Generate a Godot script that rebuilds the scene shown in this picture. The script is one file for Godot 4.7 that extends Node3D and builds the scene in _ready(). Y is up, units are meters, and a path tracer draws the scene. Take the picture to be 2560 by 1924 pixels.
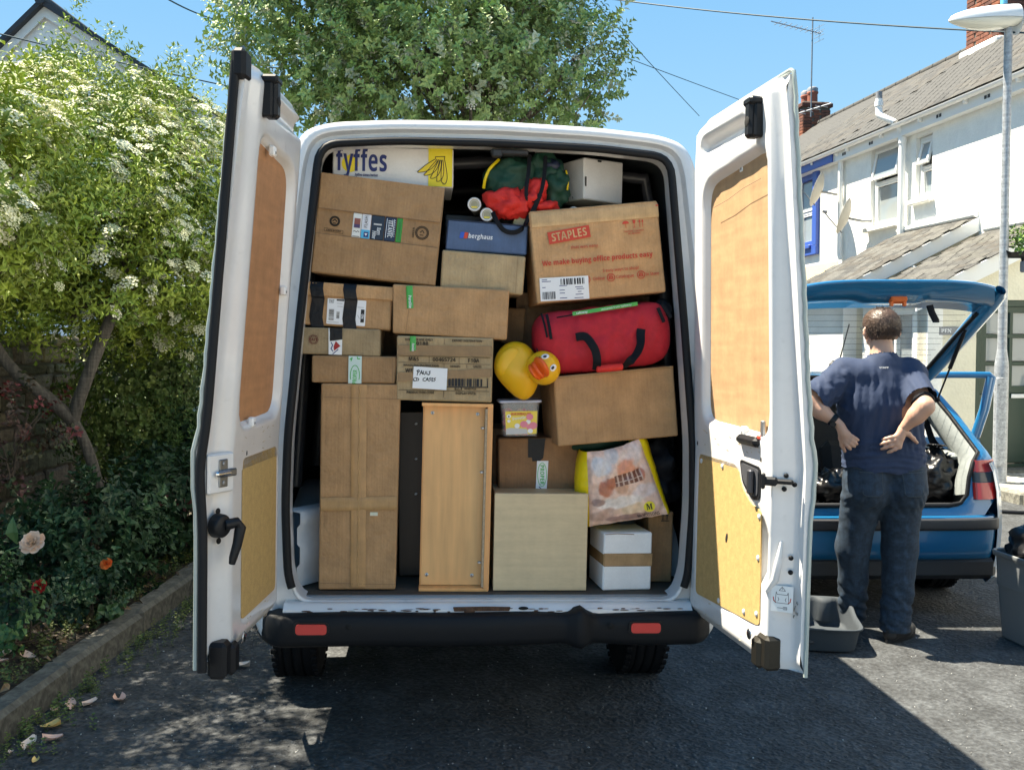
extends Node3D

# ---------------------------------------------------------------- small tools
var used_names := {}
var rng := RandomNumberGenerator.new()
var M := {}          # materials by name

class Shape:
	var v := PackedVector3Array()
	var n := PackedVector3Array()
	var c := PackedColorArray()
	var uv := PackedVector2Array()
	var ix := PackedInt32Array()
	var col := Color.WHITE
	var xf := Transform3D()

	func put(p: Vector3, nn: Vector3, t := Vector2.ZERO) -> int:
		v.push_back(xf * p)
		n.push_back((xf.basis * nn).normalized())
		c.push_back(col)
		uv.push_back(t)
		return v.size() - 1

	func face(a: int, b: int, d: int):
		ix.push_back(a)
		ix.push_back(d)
		ix.push_back(b)

	func tri(a: Vector3, b: Vector3, d: Vector3):
		var nn := (b - a).cross(d - a).normalized()
		face(put(a, nn), put(b, nn), put(d, nn))

	func quad(a: Vector3, b: Vector3, d: Vector3, e: Vector3):
		var nn := (d - a).cross(e - b).normalized()
		var i0 := put(a, nn, Vector2(0, 1))
		var i1 := put(b, nn, Vector2(1, 1))
		var i2 := put(d, nn, Vector2(1, 0))
		var i3 := put(e, nn, Vector2(0, 0))
		face(i0, i1, i2)
		face(i0, i2, i3)

	func out_poly(ps: Array, center: Vector3):
		var nn: Vector3 = (ps[1] - ps[0]).cross(ps[2] - ps[0])
		if nn.dot(ps[0] - center) < 0:
			ps.reverse()
		if ps.size() == 4:
			quad(ps[0], ps[1], ps[2], ps[3])
		else:
			tri(ps[0], ps[1], ps[2])

	# box with chamfered edges; warp = eight corner offsets, for things that are not quite square
	func box(center: Vector3, size: Vector3, bevel := 0.0, b := Basis.IDENTITY, warp: Array = []):
		var h := size * 0.5
		var bv := minf(bevel, minf(h.x, minf(h.y, h.z)) * 0.9)
		var P := func(sx: int, sy: int, sz: int, ax: int) -> Vector3:
			var p := Vector3(sx * (h.x - (0.0 if ax == 0 else bv)), sy * (h.y - (0.0 if ax == 1 else bv)), sz * (h.z - (0.0 if ax == 2 else bv)))
			if warp.size() == 8:
				var t := Vector3(p.x / size.x + 0.5, p.y / size.y + 0.5, p.z / size.z + 0.5)
				var off := Vector3.ZERO
				for k in 8:
					off += warp[k] * ((t.x if k & 1 else 1 - t.x) * (t.y if k & 2 else 1 - t.y) * (t.z if k & 4 else 1 - t.z))
				p += off
			return center + b * p
		for s in [-1, 1]:
			out_poly([P.call(s, -1, -1, 0), P.call(s, 1, -1, 0), P.call(s, 1, 1, 0), P.call(s, -1, 1, 0)], center)
			out_poly([P.call(-1, s, -1, 1), P.call(1, s, -1, 1), P.call(1, s, 1, 1), P.call(-1, s, 1, 1)], center)
			out_poly([P.call(-1, -1, s, 2), P.call(1, -1, s, 2), P.call(1, 1, s, 2), P.call(-1, 1, s, 2)], center)
		if bv <= 0.0:
			return
		for s in [-1, 1]:
			for t in [-1, 1]:
				out_poly([P.call(s, t, 1, 0), P.call(s, t, -1, 0), P.call(s, t, -1, 1), P.call(s, t, 1, 1)], center)
				out_poly([P.call(s, 1, t, 0), P.call(s, -1, t, 0), P.call(s, -1, t, 2), P.call(s, 1, t, 2)], center)
				out_poly([P.call(1, s, t, 1), P.call(-1, s, t, 1), P.call(-1, s, t, 2), P.call(1, s, t, 2)], center)
				for q in [-1, 1]:
					out_poly([P.call(s, t, q, 0), P.call(s, t, q, 1), P.call(s, t, q, 2)], center)

	# smooth sheet through rows of points; cu / cv close it along the row / across the rows
	func grid(rows: Array, cu := false, cv := false, flip := false):
		var R := rows.size()
		var C: int = rows[0].size()
		var nn := PackedVector3Array()
		nn.resize(R * C)
		for r in (R if cv else R - 1):
			var r2 := (r + 1) % R
			for k in (C if cu else C - 1):
				var k2 := (k + 1) % C
				var a: Vector3 = rows[r][k]
				var b: Vector3 = rows[r][k2]
				var d: Vector3 = rows[r2][k2]
				var e: Vector3 = rows[r2][k]
				var f := (d - a).cross(e - b)
				if flip:
					f = -f
				nn[r * C + k] += f
				nn[r * C + k2] += f
				nn[r2 * C + k2] += f
				nn[r2 * C + k] += f
		var at := v.size()
		for r in R:
			for k in C:
				put(rows[r][k], nn[r * C + k].normalized() if nn[r * C + k].length_squared() > 1e-20 else Vector3.UP, Vector2(float(k) / maxf(1, C - 1), float(r) / maxf(1, R - 1)))
		for r in (R if cv else R - 1):
			var r2 := (r + 1) % R
			for k in (C if cu else C - 1):
				var k2 := (k + 1) % C
				var a := at + r * C + k
				var b := at + r * C + k2
				var d := at + r2 * C + k2
				var e := at + r2 * C + k
				if flip:
					face(a, d, b)
					face(a, e, d)
				else:
					face(a, b, d)
					face(a, d, e)

	func tube(pts: Array, rad, sides := 8, caps := true, squash := 1.0, upv := Vector3.UP):
		var rows := []
		var N := pts.size()
		var up := upv
		for i in N:
			var t: Vector3 = (pts[mini(i + 1, N - 1)] - pts[maxi(i - 1, 0)]).normalized()
			if absf(t.dot(up)) > 0.98:
				up = Vector3.RIGHT if absf(t.x) < 0.9 else Vector3.FORWARD
			var s := t.cross(up).normalized()
			var w := s.cross(t).normalized()
			up = w
			var r: float = rad[i] if rad is Array else rad
			var row := PackedVector3Array()
			for k in sides:
				var a := TAU * k / sides
				row.push_back(pts[i] + s * cos(a) * r + w * sin(a) * r * squash)
			rows.push_back(row)
		grid(rows, true, false)
		if caps:
			for e in [0, N - 1]:
				var row: PackedVector3Array = rows[e]
				var dir: Vector3 = (pts[0] - pts[1]) if e == 0 else (pts[N - 1] - pts[N - 2])
				for k in range(1, sides - 1):
					out_poly([row[0], row[k], row[k + 1]], row[0] - dir)

	# profile of (radius, height) turned round the y axis
	func lathe(prof: Array, sides := 20, at := Transform3D()):
		var rows := []
		for p in prof:
			var row := PackedVector3Array()
			for k in sides:
				var a := TAU * k / sides
				row.push_back(at * Vector3(cos(a) * p[0], p[1], -sin(a) * p[0]))
			rows.push_back(row)
		grid(rows, true, false)

	func ball(center: Vector3, r: Vector3, b := Basis.IDENTITY, rings := 8, sides := 12):
		var prof := []
		for i in rings + 1:
			var a := PI * i / rings - PI / 2
			prof.push_back([cos(a), sin(a)])
		lathe(prof, sides, Transform3D(b * Basis.from_scale(r), center))

	# flat outline (x, y) given thickness along z, from z = 0 to z = depth
	func prism(poly: PackedVector2Array, depth: float, at := Transform3D()):
		var p2 := poly
		if Geometry2D.is_polygon_clockwise(p2):
			p2 = p2.duplicate()
			p2.reverse()
		var t := Geometry2D.triangulate_polygon(p2)
		for z in [0.0, depth]:
			for k in range(0, t.size(), 3):
				var a: Vector3 = at * Vector3(p2[t[k]].x, p2[t[k]].y, z)
				var b: Vector3 = at * Vector3(p2[t[k + 1]].x, p2[t[k + 1]].y, z)
				var d: Vector3 = at * Vector3(p2[t[k + 2]].x, p2[t[k + 2]].y, z)
				out_poly([a, b, d], a - (at.basis.z * (1.0 if (z > 0) == (depth > 0) else -1.0) * signf(depth)) * 1.0)
		for k in p2.size():
			var q := p2[(k + 1) % p2.size()]
			var p := p2[k]
			if depth > 0:
				quad(at * Vector3(p.x, p.y, 0), at * Vector3(q.x, q.y, 0), at * Vector3(q.x, q.y, depth), at * Vector3(p.x, p.y, depth))
			else:
				quad(at * Vector3(p.x, p.y, depth), at * Vector3(q.x, q.y, depth), at * Vector3(q.x, q.y, 0), at * Vector3(p.x, p.y, 0))

	func mesh() -> ArrayMesh:
		var a := []
		a.resize(Mesh.ARRAY_MAX)
		a[Mesh.ARRAY_VERTEX] = v
		a[Mesh.ARRAY_NORMAL] = n
		a[Mesh.ARRAY_COLOR] = c
		a[Mesh.ARRAY_TEX_UV] = uv
		a[Mesh.ARRAY_INDEX] = ix
		var m := ArrayMesh.new()
		m.add_surface_from_arrays(Mesh.PRIMITIVE_TRIANGLES, a)
		return m


func numbered(called: String) -> String:
	var k: int = used_names.get(called, 0)
	used_names[called] = k + 1
	return called if k == 0 else "%s_%03d" % [called, k]

func thing(called: String, label: String, category: String, at := Transform3D(), group := "") -> Node3D:
	var o := Node3D.new()
	o.name = numbered(called)
	add_child(o)
	o.transform = at
	tag(o, label, category, group)
	return o

func tag(o: Node, label: String, category: String, group := "") -> Node:
	o.set_meta("label", label)
	o.set_meta("category", category)
	if group:
		o.set_meta("group", group)
	return o

var part_names := {}
func obj(called: String, shape, m: Material, parent: Node = null, label := "") -> MeshInstance3D:
	var o := MeshInstance3D.new()
	o.mesh = shape.mesh() if shape is Shape else shape
	o.material_override = m
	if parent == null:
		o.name = numbered(called)
		add_child(o)
	else:
		var key := "%d/%s" % [parent.get_instance_id(), called]
		var k: int = part_names.get(key, 0)
		part_names[key] = k + 1
		o.name = called if k == 0 else "%s_%03d" % [called, k]
		parent.add_child(o, true)
	if label:
		o.set_meta("label", label)
	return o

func struct(called: String, shape, m: Material) -> MeshInstance3D:
	var o := obj(called, shape, m)
	o.set_meta("kind", "structure")
	return o

func many(called: String, mesh: Mesh, m: Material, xfs: Array, cols: Array, parent: Node = null) -> MultiMeshInstance3D:
	var mm := MultiMesh.new()
	mm.transform_format = MultiMesh.TRANSFORM_3D
	mm.use_colors = cols.size() > 0
	mm.mesh = mesh
	mm.instance_count = xfs.size()
	for i in xfs.size():
		mm.set_instance_transform(i, xfs[i])
		if cols.size():
			mm.set_instance_color(i, cols[i])
	var o := MultiMeshInstance3D.new()
	o.multimesh = mm
	o.material_override = m
	o.set_meta("kind", "stuff")
	if parent == null:
		o.name = numbered(called)
		add_child(o)
	else:
		o.name = called
		parent.add_child(o, true)
	return o

func rr(a: float, b: float) -> float:
	return rng.randf_range(a, b)

func rv(s: float) -> Vector3:
	return Vector3(rr(-s, s), rr(-s, s), rr(-s, s))

func warp8(s: float) -> Array:
	var a := []
	for i in 8:
		a.push_back(rv(s))
	return a

func xf(at: Vector3, roll := 0.0, yaw := 0.0, pitch := 0.0) -> Transform3D:
	return Transform3D(Basis(Vector3.UP, yaw) * Basis(Vector3.BACK, roll) * Basis(Vector3.RIGHT, pitch), at)

# a rounded rectangle outline (or any polygon with its corners cut round)
func round_poly(pts: Array, r: float, steps := 4) -> PackedVector2Array:
	var o := PackedVector2Array()
	var N := pts.size()
	for i in N:
		var p: Vector2 = pts[i]
		var a: Vector2 = pts[(i + N - 1) % N]
		var b: Vector2 = pts[(i + 1) % N]
		var rad := minf(r, minf(p.distance_to(a), p.distance_to(b)) * 0.48)
		var s := p + (a - p).normalized() * rad
		var e := p + (b - p).normalized() * rad
		for k in steps + 1:
			var t := float(k) / steps
			o.push_back(s.lerp(p, t).lerp(p.lerp(e, t), t))
	return o

func rect2(x0: float, y0: float, x1: float, y1: float) -> Array:
	return [Vector2(x0, y0), Vector2(x1, y0), Vector2(x1, y1), Vector2(x0, y1)]

# ---------------------------------------------------------------- textures and materials
func layer(sd: int, freq: float, w: int, h: int, size: int, kind := FastNoiseLite.TYPE_SIMPLEX_SMOOTH, oct := 3) -> PackedByteArray:
	var f := FastNoiseLite.new()
	f.seed = sd
	f.frequency = freq
	f.noise_type = kind
	f.fractal_octaves = oct
	var im := f.get_seamless_image(w, h)
	im.convert(Image.FORMAT_L8)
	if w != size or h != size:
		im.resize(size, size, Image.INTERPOLATE_CUBIC)
	return im.get_data()

func compose(size: int, layers: Array, base: float, as_normal := 0.0) -> ImageTexture:
	var d := PackedByteArray()
	d.resize(size * size)
	for i in size * size:
		var x := base
		for l in layers:
			var t: float = l[0][i] / 255.0 - 0.5
			if l.size() > 2:      # only what is above the threshold: specks
				t = maxf(0.0, t - l[2])
			x += l[1] * t
		d[i] = clampi(int(x * 255), 0, 255)
	var im := Image.create_from_data(size, size, false, Image.FORMAT_L8, d)
	if as_normal > 0:
		im.convert(Image.FORMAT_RGBA8)
		im.bump_map_to_normal_map(as_normal)
	return ImageTexture.create_from_image(im)

# colour given as linear base colour; the texture's mean is divided out
func mt(called: String, lin: Color, rough := 0.7, metal := 0.0, tex: Texture2D = null, mean := 0.8, scale := Vector3.ONE, nrm: Texture2D = null, nscale := 1.0) -> StandardMaterial3D:
	var m := StandardMaterial3D.new()
	var k := pow(mean, 2.2) if tex else 1.0
	m.albedo_color = Color(minf(lin.r / k, 1), minf(lin.g / k, 1), minf(lin.b / k, 1)).linear_to_srgb()
	m.roughness = rough
	m.metallic = metal
	if tex or nrm:
		m.uv1_triplanar = true
		m.uv1_scale = scale
	if tex:
		m.albedo_texture = tex
	if nrm:
		m.normal_enabled = true
		m.normal_texture = nrm
		m.normal_scale = nscale
	m.resource_name = called
	M[called] = m
	return m

func vary(m: StandardMaterial3D, tint: Color) -> StandardMaterial3D:
	var k: StandardMaterial3D = m.duplicate()
	k.albedo_color = Color(m.albedo_color.r * tint.r, m.albedo_color.g * tint.g, m.albedo_color.b * tint.b, m.albedo_color.a)
	return k

func leaf_mat(called: String, back: Color) -> StandardMaterial3D:
	var m := mt(called, Color.WHITE, 0.62)
	m.vertex_color_use_as_albedo = true
	m.backlight_enabled = true
	m.backlight = back
	m.cull_mode = BaseMaterial3D.CULL_DISABLED
	return m

func make_materials():
	var S := 256
	var cell := FastNoiseLite.TYPE_CELLULAR
	var val := FastNoiseLite.TYPE_VALUE
	var blot := layer(1, 0.008, S, S, S, FastNoiseLite.TYPE_SIMPLEX_SMOOTH, 4)
	var blot2 := layer(2, 0.02, S, S, S, FastNoiseLite.TYPE_SIMPLEX_SMOOTH, 4)
	var fine := layer(3, 0.25, S, S, S, val, 2)
	var fine2 := layer(4, 0.12, S, S, S, val, 3)
	var stripes := layer(5, 0.35, S, 4, S, val, 1)          # upright lines: corrugation shows through
	var grain := layer(6, 0.06, S, 16, S, FastNoiseLite.TYPE_SIMPLEX_SMOOTH, 4)
	var grain2 := layer(7, 0.2, S, 24, S, val, 3)
	var across := layer(8, 0.05, 16, S, S, FastNoiseLite.TYPE_SIMPLEX_SMOOTH, 4)
	var cells := layer(9, 0.09, S, S, S, cell, 1)
	var cells2 := layer(10, 0.05, S, S, S, cell, 2)
	var t_card := compose(S, [[stripes, 0.035], [blot, 0.10], [fine, 0.05], [grain2, 0.03]], 0.8)
	var t_wood := compose(S, [[grain, 0.09], [grain2, 0.05], [blot, 0.04]], 0.93)
	var t_birch := compose(S, [[grain, 0.03], [blot2, 0.05], [across, 0.04], [fine, 0.03]], 0.93)
	var t_ply := compose(S, [[grain, 0.05], [blot2, 0.08], [across, 0.07], [fine, 0.05]], 0.8)
	var t_hard := compose(S, [[fine, 0.10], [fine2, 0.11], [blot, 0.06]], 0.8)
	var t_board := compose(S, [[fine, 0.22], [fine2, 0.25], [blot, 0.06]], 0.8)
	var t_paint := compose(S, [[blot, 0.03], [fine2, 0.02], [blot2, -0.35, 0.27]], 0.82)
	var t_tar := compose(S, [[fine, 0.40], [cells, 0.22], [blot, 0.26], [fine2, 1.3, 0.25]], 0.70)
	var t_stone := compose(S, [[blot2, 0.35], [fine2, 0.25], [blot, 0.2]], 0.75)
	var t_plaster := compose(S, [[blot, 0.04], [fine, 0.03]], 0.93)
	var t_slate := compose(S, [[blot2, 0.25], [fine2, 0.2], [cells2, 0.5, 0.3]], 0.72)
	var t_soil := compose(S, [[fine2, 0.5], [blot2, 0.4], [cells, 0.3]], 0.6)
	var t_cloth := compose(S, [[fine, 0.12], [blot2, 0.1]], 0.8)
	var t_denim := compose(S, [[fine, 0.2], [stripes, 0.12], [blot2, 0.3], [blot, 0.3]], 0.7)
	var t_galv := compose(S, [[cells2, 0.25], [blot2, 0.18]], 0.8)
	var t_bark := compose(S, [[grain, 0.5], [across, 0.2], [fine2, 0.2]], 0.7)
	var n_card := compose(S, [[blot2, 0.8], [blot, 0.6], [stripes, 0.10], [fine, 0.06]], 0.5, 5.0)
	var n_tar := compose(S, [[fine, 0.7], [cells, 0.5]], 0.5, 4.0)
	var n_fine := compose(S, [[fine2, 0.6], [fine, 0.3]], 0.5, 2.0)
	var n_plas := compose(S, [[cells, 0.8], [fine2, 0.4]], 0.5, 3.0)
	var n_blot := compose(S, [[blot2, 1.0]], 0.5, 3.0)

	mt("card", Color(0.41, 0.24, 0.112), 0.85, 0, t_card, 0.8, Vector3.ONE * 3.0)
	mt("card_pale", Color(0.50, 0.365, 0.20), 0.85, 0, t_card, 0.8, Vector3.ONE * 3.0)
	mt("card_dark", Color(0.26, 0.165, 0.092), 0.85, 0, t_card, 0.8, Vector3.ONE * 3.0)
	mt("card_red", Color(0.43, 0.225, 0.10), 0.85, 0, t_card, 0.8, Vector3.ONE * 3.0)
	mt("card_edge", Color(0.20, 0.13, 0.075), 0.95)
	mt("card_white", Color(0.80, 0.80, 0.79), 0.6, 0, t_plaster, 0.93, Vector3.ONE * 3.0)
	mt("card_cream", Color(0.66, 0.62, 0.48), 0.6, 0, t_card, 0.8, Vector3.ONE * 3.0)
	mt("card_blue", Color(0.058, 0.10, 0.20), 0.45, 0, t_card, 0.8, Vector3.ONE * 3.0)
	mt("tape_brown", Color(0.33, 0.20, 0.09), 0.25, 0, t_card, 0.8, Vector3.ONE * 5.0)
	mt("tape_gold", Color(0.40, 0.232, 0.088), 0.4, 0, t_card, 0.8, Vector3.ONE * 5.0)
	mt("tape_black", Color(0.012, 0.013, 0.016), 0.35, 0, null, 1, Vector3.ONE * 6.0, n_blot, 0.7)
	mt("tape_green", Color(0.05, 0.36, 0.06), 0.3)
	mt("paper", Color(0.78, 0.79, 0.80), 0.5)
	mt("paper_grey", Color(0.52, 0.52, 0.52), 0.6)
	mt("ink", Color(0.015, 0.015, 0.018), 0.7)
	mt("ink_blue", Color(0.015, 0.03, 0.16), 0.6)
	mt("ink_brown", Color(0.028, 0.018, 0.010), 0.8)
	mt("ink_red", Color(0.55, 0.06, 0.03), 0.7)
	mt("ink_green", Color(0.05, 0.42, 0.07), 0.6)
	mt("ink_white", Color(0.75, 0.77, 0.8), 0.6)
	mt("ink_yellow", Color(0.80, 0.66, 0.02), 0.5)
	mt("ink_pink", Color(0.72, 0.22, 0.30), 0.5)
	mt("wood_beech", Color(0.72, 0.40, 0.155), 0.45, 0, t_wood, 0.93, Vector3.ONE * 1.6)
	mt("wood_birch", Color(0.62, 0.485, 0.29), 0.5, 0, t_birch, 0.93, Vector3(1.2, 3.0, 1.2))
	mt("wood_dark", Color(0.018, 0.012, 0.009), 0.5, 0, t_wood, 0.8, Vector3.ONE * 1.6)
	mt("chipboard", Color(0.42, 0.33, 0.22), 0.9, 0, t_board, 0.8, Vector3.ONE * 14)
	mt("plywood", Color(0.45, 0.28, 0.142), 0.65, 0, t_ply, 0.8, Vector3.ONE * 1.7)
	mt("hardboard", Color(0.46, 0.31, 0.115), 0.7, 0, t_hard, 0.8, Vector3.ONE * 9.0)
	mt("floor_ply", Color(0.07, 0.055, 0.04), 0.85, 0, t_ply, 0.8, Vector3.ONE * 3)
	mt("white_paint", Color(0.78, 0.79, 0.80), 0.28, 0, t_paint, 0.82, Vector3.ONE * 2.2)
	M.white_paint.clearcoat_enabled = true
	M.white_paint.clearcoat = 0.6
	M.white_paint.clearcoat_roughness = 0.12
	mt("white_shop", Color(0.55, 0.57, 0.59), 0.4, 0, t_paint, 0.82, Vector3.ONE * 3)
	mt("grime", Color(0.16, 0.16, 0.14), 0.8, 0, t_stone, 0.75, Vector3.ONE * 6)
	mt("rubber", Color(0.010, 0.011, 0.013), 0.55)
	mt("tyre", Color(0.006, 0.006, 0.007), 0.8, 0, null, 1, Vector3.ONE * 12, n_fine, 0.5)
	mt("bumper_black", Color(0.009, 0.010, 0.012), 0.55, 0, null, 1, Vector3.ONE * 20, n_fine, 0.25)
	mt("black_plastic", Color(0.011, 0.012, 0.014), 0.4)
	mt("dark_hole", Color(0.004, 0.004, 0.004), 0.9)
	mt("chrome", Color(0.6, 0.62, 0.64), 0.25, 1.0)
	mt("zinc", Color(0.45, 0.47, 0.5), 0.4, 1.0)
	mt("steel_grey", Color(0.25, 0.26, 0.27), 0.5, 0.8)
	mt("rust", Color(0.085, 0.042, 0.022), 0.9, 0, t_stone, 0.75, Vector3.ONE * 10)
	mt("red_lens", Color(0.55, 0.012, 0.008), 0.15)
	M.red_lens.clearcoat_enabled = true
	mt("red_cloth", Color(0.42, 0.008, 0.022), 0.75, 0, t_cloth, 0.8, Vector3.ONE * 6)
	mt("red_cloth_bright", Color(0.62, 0.022, 0.016), 0.7, 0, t_cloth, 0.8, Vector3.ONE * 6)
	mt("green_cloth", Color(0.004, 0.044, 0.024), 0.65, 0, t_cloth, 0.8, Vector3.ONE * 6)
	mt("black_cloth", Color(0.007, 0.008, 0.011), 0.7, 0, t_cloth, 0.8, Vector3.ONE * 6)
	mt("yellow_plastic", Color(0.80, 0.44, 0.008), 0.35)
	M.yellow_plastic.subsurf_scatter_enabled = true
	M.yellow_plastic.subsurf_scatter_strength = 0.15
	mt("orange_plastic", Color(0.76, 0.115, 0.008), 0.4)
	mt("bag_yellow", Color(0.80, 0.60, 0.005), 0.35)
	mt("eye_white", Color(0.8, 0.8, 0.8), 0.3)
	mt("tar", Color(0.044, 0.0475, 0.050), 0.85, 0, t_tar, 0.72, Vector3.ONE * 1.4, n_tar, 0.8)
	M.tar.uv1_world_triplanar = true
	mt("kerb_stone", Color(0.125, 0.12, 0.098), 0.9, 0, t_stone, 0.75, Vector3.ONE * 3, n_fine, 0.6)
	mt("paving", Color(0.36, 0.35, 0.31), 0.9, 0, t_stone, 0.75, Vector3.ONE * 2, n_fine, 0.5)
	mt("concrete", Color(0.44, 0.40, 0.34), 0.9, 0, t_stone, 0.75, Vector3.ONE * 1.5, n_fine, 0.4)
	mt("soil", Color(0.045, 0.034, 0.022), 0.95, 0, t_soil, 0.6, Vector3.ONE * 2.5, n_fine, 1.0)
	mt("wall_stone", Color(0.15, 0.14, 0.11), 0.95, 0, t_stone, 0.75, Vector3.ONE * 3, n_fine, 1.0)
	mt("mortar", Color(0.10, 0.09, 0.075), 0.95)
	mt("render_white", Color(0.84, 0.835, 0.79), 0.9, 0, t_plaster, 0.93, Vector3.ONE * 1.2, n_plas, 0.35)
	mt("render_cream", Color(0.66, 0.63, 0.50), 0.9, 0, t_plaster, 0.9, Vector3.ONE * 1.2, n_plas, 0.3)
	mt("trim_white", Color(0.76, 0.77, 0.76), 0.45)
	mt("trim_blue", Color(0.035, 0.085, 0.36), 0.4)
	mt("slate", Color(0.050, 0.049, 0.045), 0.85, 0, t_slate, 0.72, Vector3.ONE * 2.2, n_fine, 0.5)
	mt("slate_pale", Color(0.078, 0.076, 0.068), 0.85, 0, t_slate, 0.72, Vector3.ONE * 2.6, n_fine, 0.5)
	mt("slate_brown", Color(0.050, 0.045, 0.037), 0.85, 0, t_slate, 0.72, Vector3.ONE * 2.0, n_fine, 0.5)
	mt("slate_dark", Color(0.04, 0.045, 0.055), 0.8)
	mt("brick", Color(0.17, 0.062, 0.037), 0.9, 0, t_stone, 0.75, Vector3.ONE * 5)
	mt("brick_dark", Color(0.10, 0.040, 0.028), 0.9, 0, t_stone, 0.75, Vector3.ONE * 5)
	mt("terracotta", Color(0.26, 0.085, 0.05), 0.85)
	mt("lead", Color(0.20, 0.21, 0.23), 0.6)
	mt("galv", Color(0.36, 0.38, 0.40), 0.5, 0.35, t_galv, 0.8, Vector3.ONE * 3)
	mt("lamp_shell", Color(0.72, 0.73, 0.72), 0.35)
	mt("lamp_lens", Color(0.52, 0.53, 0.48), 0.2)
	mt("door_green", Color(0.010, 0.035, 0.022), 0.35)
	mt("dish_grey", Color(0.40, 0.38, 0.33), 0.6)
	mt("car_blue", Color(0.011, 0.135, 0.30), 0.3, 0.15)
	M.car_blue.clearcoat_enabled = true
	M.car_blue.clearcoat_roughness = 0.06
	mt("car_trim", Color(0.022, 0.023, 0.026), 0.6)
	mt("car_lining", Color(0.24, 0.265, 0.26), 0.75, 0, t_cloth, 0.8, Vector3.ONE * 6)
	mt("seat_cloth", Color(0.02, 0.021, 0.023), 0.8, 0, t_cloth, 0.8, Vector3.ONE * 6)
	mt("lens_smoke", Color(0.05, 0.05, 0.055), 0.15)
	mt("bin_bag", Color(0.006, 0.006, 0.007), 0.3, 0, null, 1, Vector3.ONE * 7, n_blot, 1.0)
	mt("bin_grey", Color(0.165, 0.178, 0.185), 0.5)
	mt("tray_grey", Color(0.05, 0.058, 0.066), 0.6)
	M.tray_grey.metallic_specular = 0.25
	mt("skin", Color(0.45, 0.265, 0.185), 0.5)
	M.skin.subsurf_scatter_enabled = true
	M.skin.subsurf_scatter_strength = 0.12
	mt("hair", Color(0.060, 0.034, 0.020), 0.5)
	mt("jersey", Color(0.015, 0.029, 0.070), 0.85, 0, t_birch, 0.93, Vector3.ONE * 9)
	mt("denim", Color(0.014, 0.029, 0.050), 0.85, 0, t_denim, 0.7, Vector3.ONE * 7)
	mt("seam", Color(0.05, 0.06, 0.065), 0.85)
	mt("shoe", Color(0.013, 0.013, 0.014), 0.6)
	mt("bark", Color(0.12, 0.10, 0.08), 0.95, 0, t_bark, 0.7, Vector3.ONE * 3, n_fine, 1.0)
	mt("bark_pale", Color(0.24, 0.22, 0.19), 0.9, 0, t_bark, 0.7, Vector3.ONE * 4, n_fine, 0.8)
	mt("twig", Color(0.07, 0.05, 0.035), 0.9)
	mt("cable", Color(0.01, 0.04, 0.06), 0.6)
	mt("gable_paint", Color(0.80, 0.80, 0.82), 0.9, 0, t_plaster, 0.9, Vector3.ONE, n_plas, 0.2)
	for k in ["black_cloth", "bumper_black", "rubber", "black_plastic", "tyre", "tape_black"]:
		M[k].metallic_specular = 0.3
	for k in ["card", "card_pale", "card_dark", "card_red"]:
		M[k].normal_enabled = true
		M[k].normal_texture = n_card
		M[k].normal_scale = 0.8
	leaf_mat("leaf", Color(0.15, 0.23, 0.02))
	leaf_mat("blossom", Color(0.15, 0.15, 0.10))
	leaf_mat("petal", Color(0.1, 0.06, 0.04))
	var g := mt("glass", Color(0.5, 0.5, 0.5), 0.04)
	g.albedo_color = Color(0.85, 0.9, 0.9, 0.10)
	g.transparency = BaseMaterial3D.TRANSPARENCY_ALPHA
	var g2 := mt("tub_plastic", Color(0.5, 0.5, 0.5), 0.15)
	g2.albedo_color = Color(0.9, 0.92, 0.95, 0.14)
	g2.transparency = BaseMaterial3D.TRANSPARENCY_ALPHA
	var wg := mt("window_glass", Color(0.23, 0.26, 0.27), 0.05)
	wg.metallic_specular = 0.9
	mt("net_curtain", Color(0.55, 0.58, 0.55), 0.9, 0, compose(S, [[stripes, 0.5], [grain, 0.3]], 0.75), 0.75, Vector3.ONE * 2)

# ---------------------------------------------------------------- lettering
var fonts := {}
func font(kind: String) -> SystemFont:
	if not fonts.has(kind):
		var f := SystemFont.new()
		f.font_names = PackedStringArray([kind.get_slice(",", 0)])
		f.font_weight = 700 if kind.contains(",b") else 400
		f.font_italic = kind.contains(",i")
		fonts[kind] = f
	return fonts[kind]

# words standing 0.6 mm proud of a surface; at = their middle, size = height of the capitals, wide = wanted width (0 = as it comes)
func words(txt: String, at: Transform3D, size: float, m: Material, parent: Node, kind := "Droid Sans", wide := 0.0, slant := 0.0) -> MeshInstance3D:
	var t := TextMesh.new()
	t.text = txt
	t.font = font(kind)
	t.font_size = 48
	t.pixel_size = size / 34.5
	t.depth = 0.0012
	t.curve_step = 2.5
	t.horizontal_alignment = HORIZONTAL_ALIGNMENT_CENTER
	t.vertical_alignment = VERTICAL_ALIGNMENT_CENTER
	var o := obj("lettering", t, m, parent)
	var s := 1.0
	if wide > 0.0:
		var w: float = t.get_aabb().size.x
		if w > 0.0:
			s = wide / w
	o.transform = at * Transform3D(Basis(Vector3(s, 0, 0), Vector3(slant, 1, 0), Vector3(0, 0, 1)), Vector3.ZERO)
	return o

# a thin flat patch (print, tape, paper) of outline poly lying at z = 0
func patch(called: String, pts: Array, m: Material, parent: Node, z: float, thick := 0.0008, r := 0.0, label := "") -> MeshInstance3D:
	var s := Shape.new()
	s.prism(round_poly(pts, r) if r > 0 else PackedVector2Array(pts), thick, Transform3D(Basis.IDENTITY, Vector3(0, 0, z)))
	return obj(called, s, m, parent, label)

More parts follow.
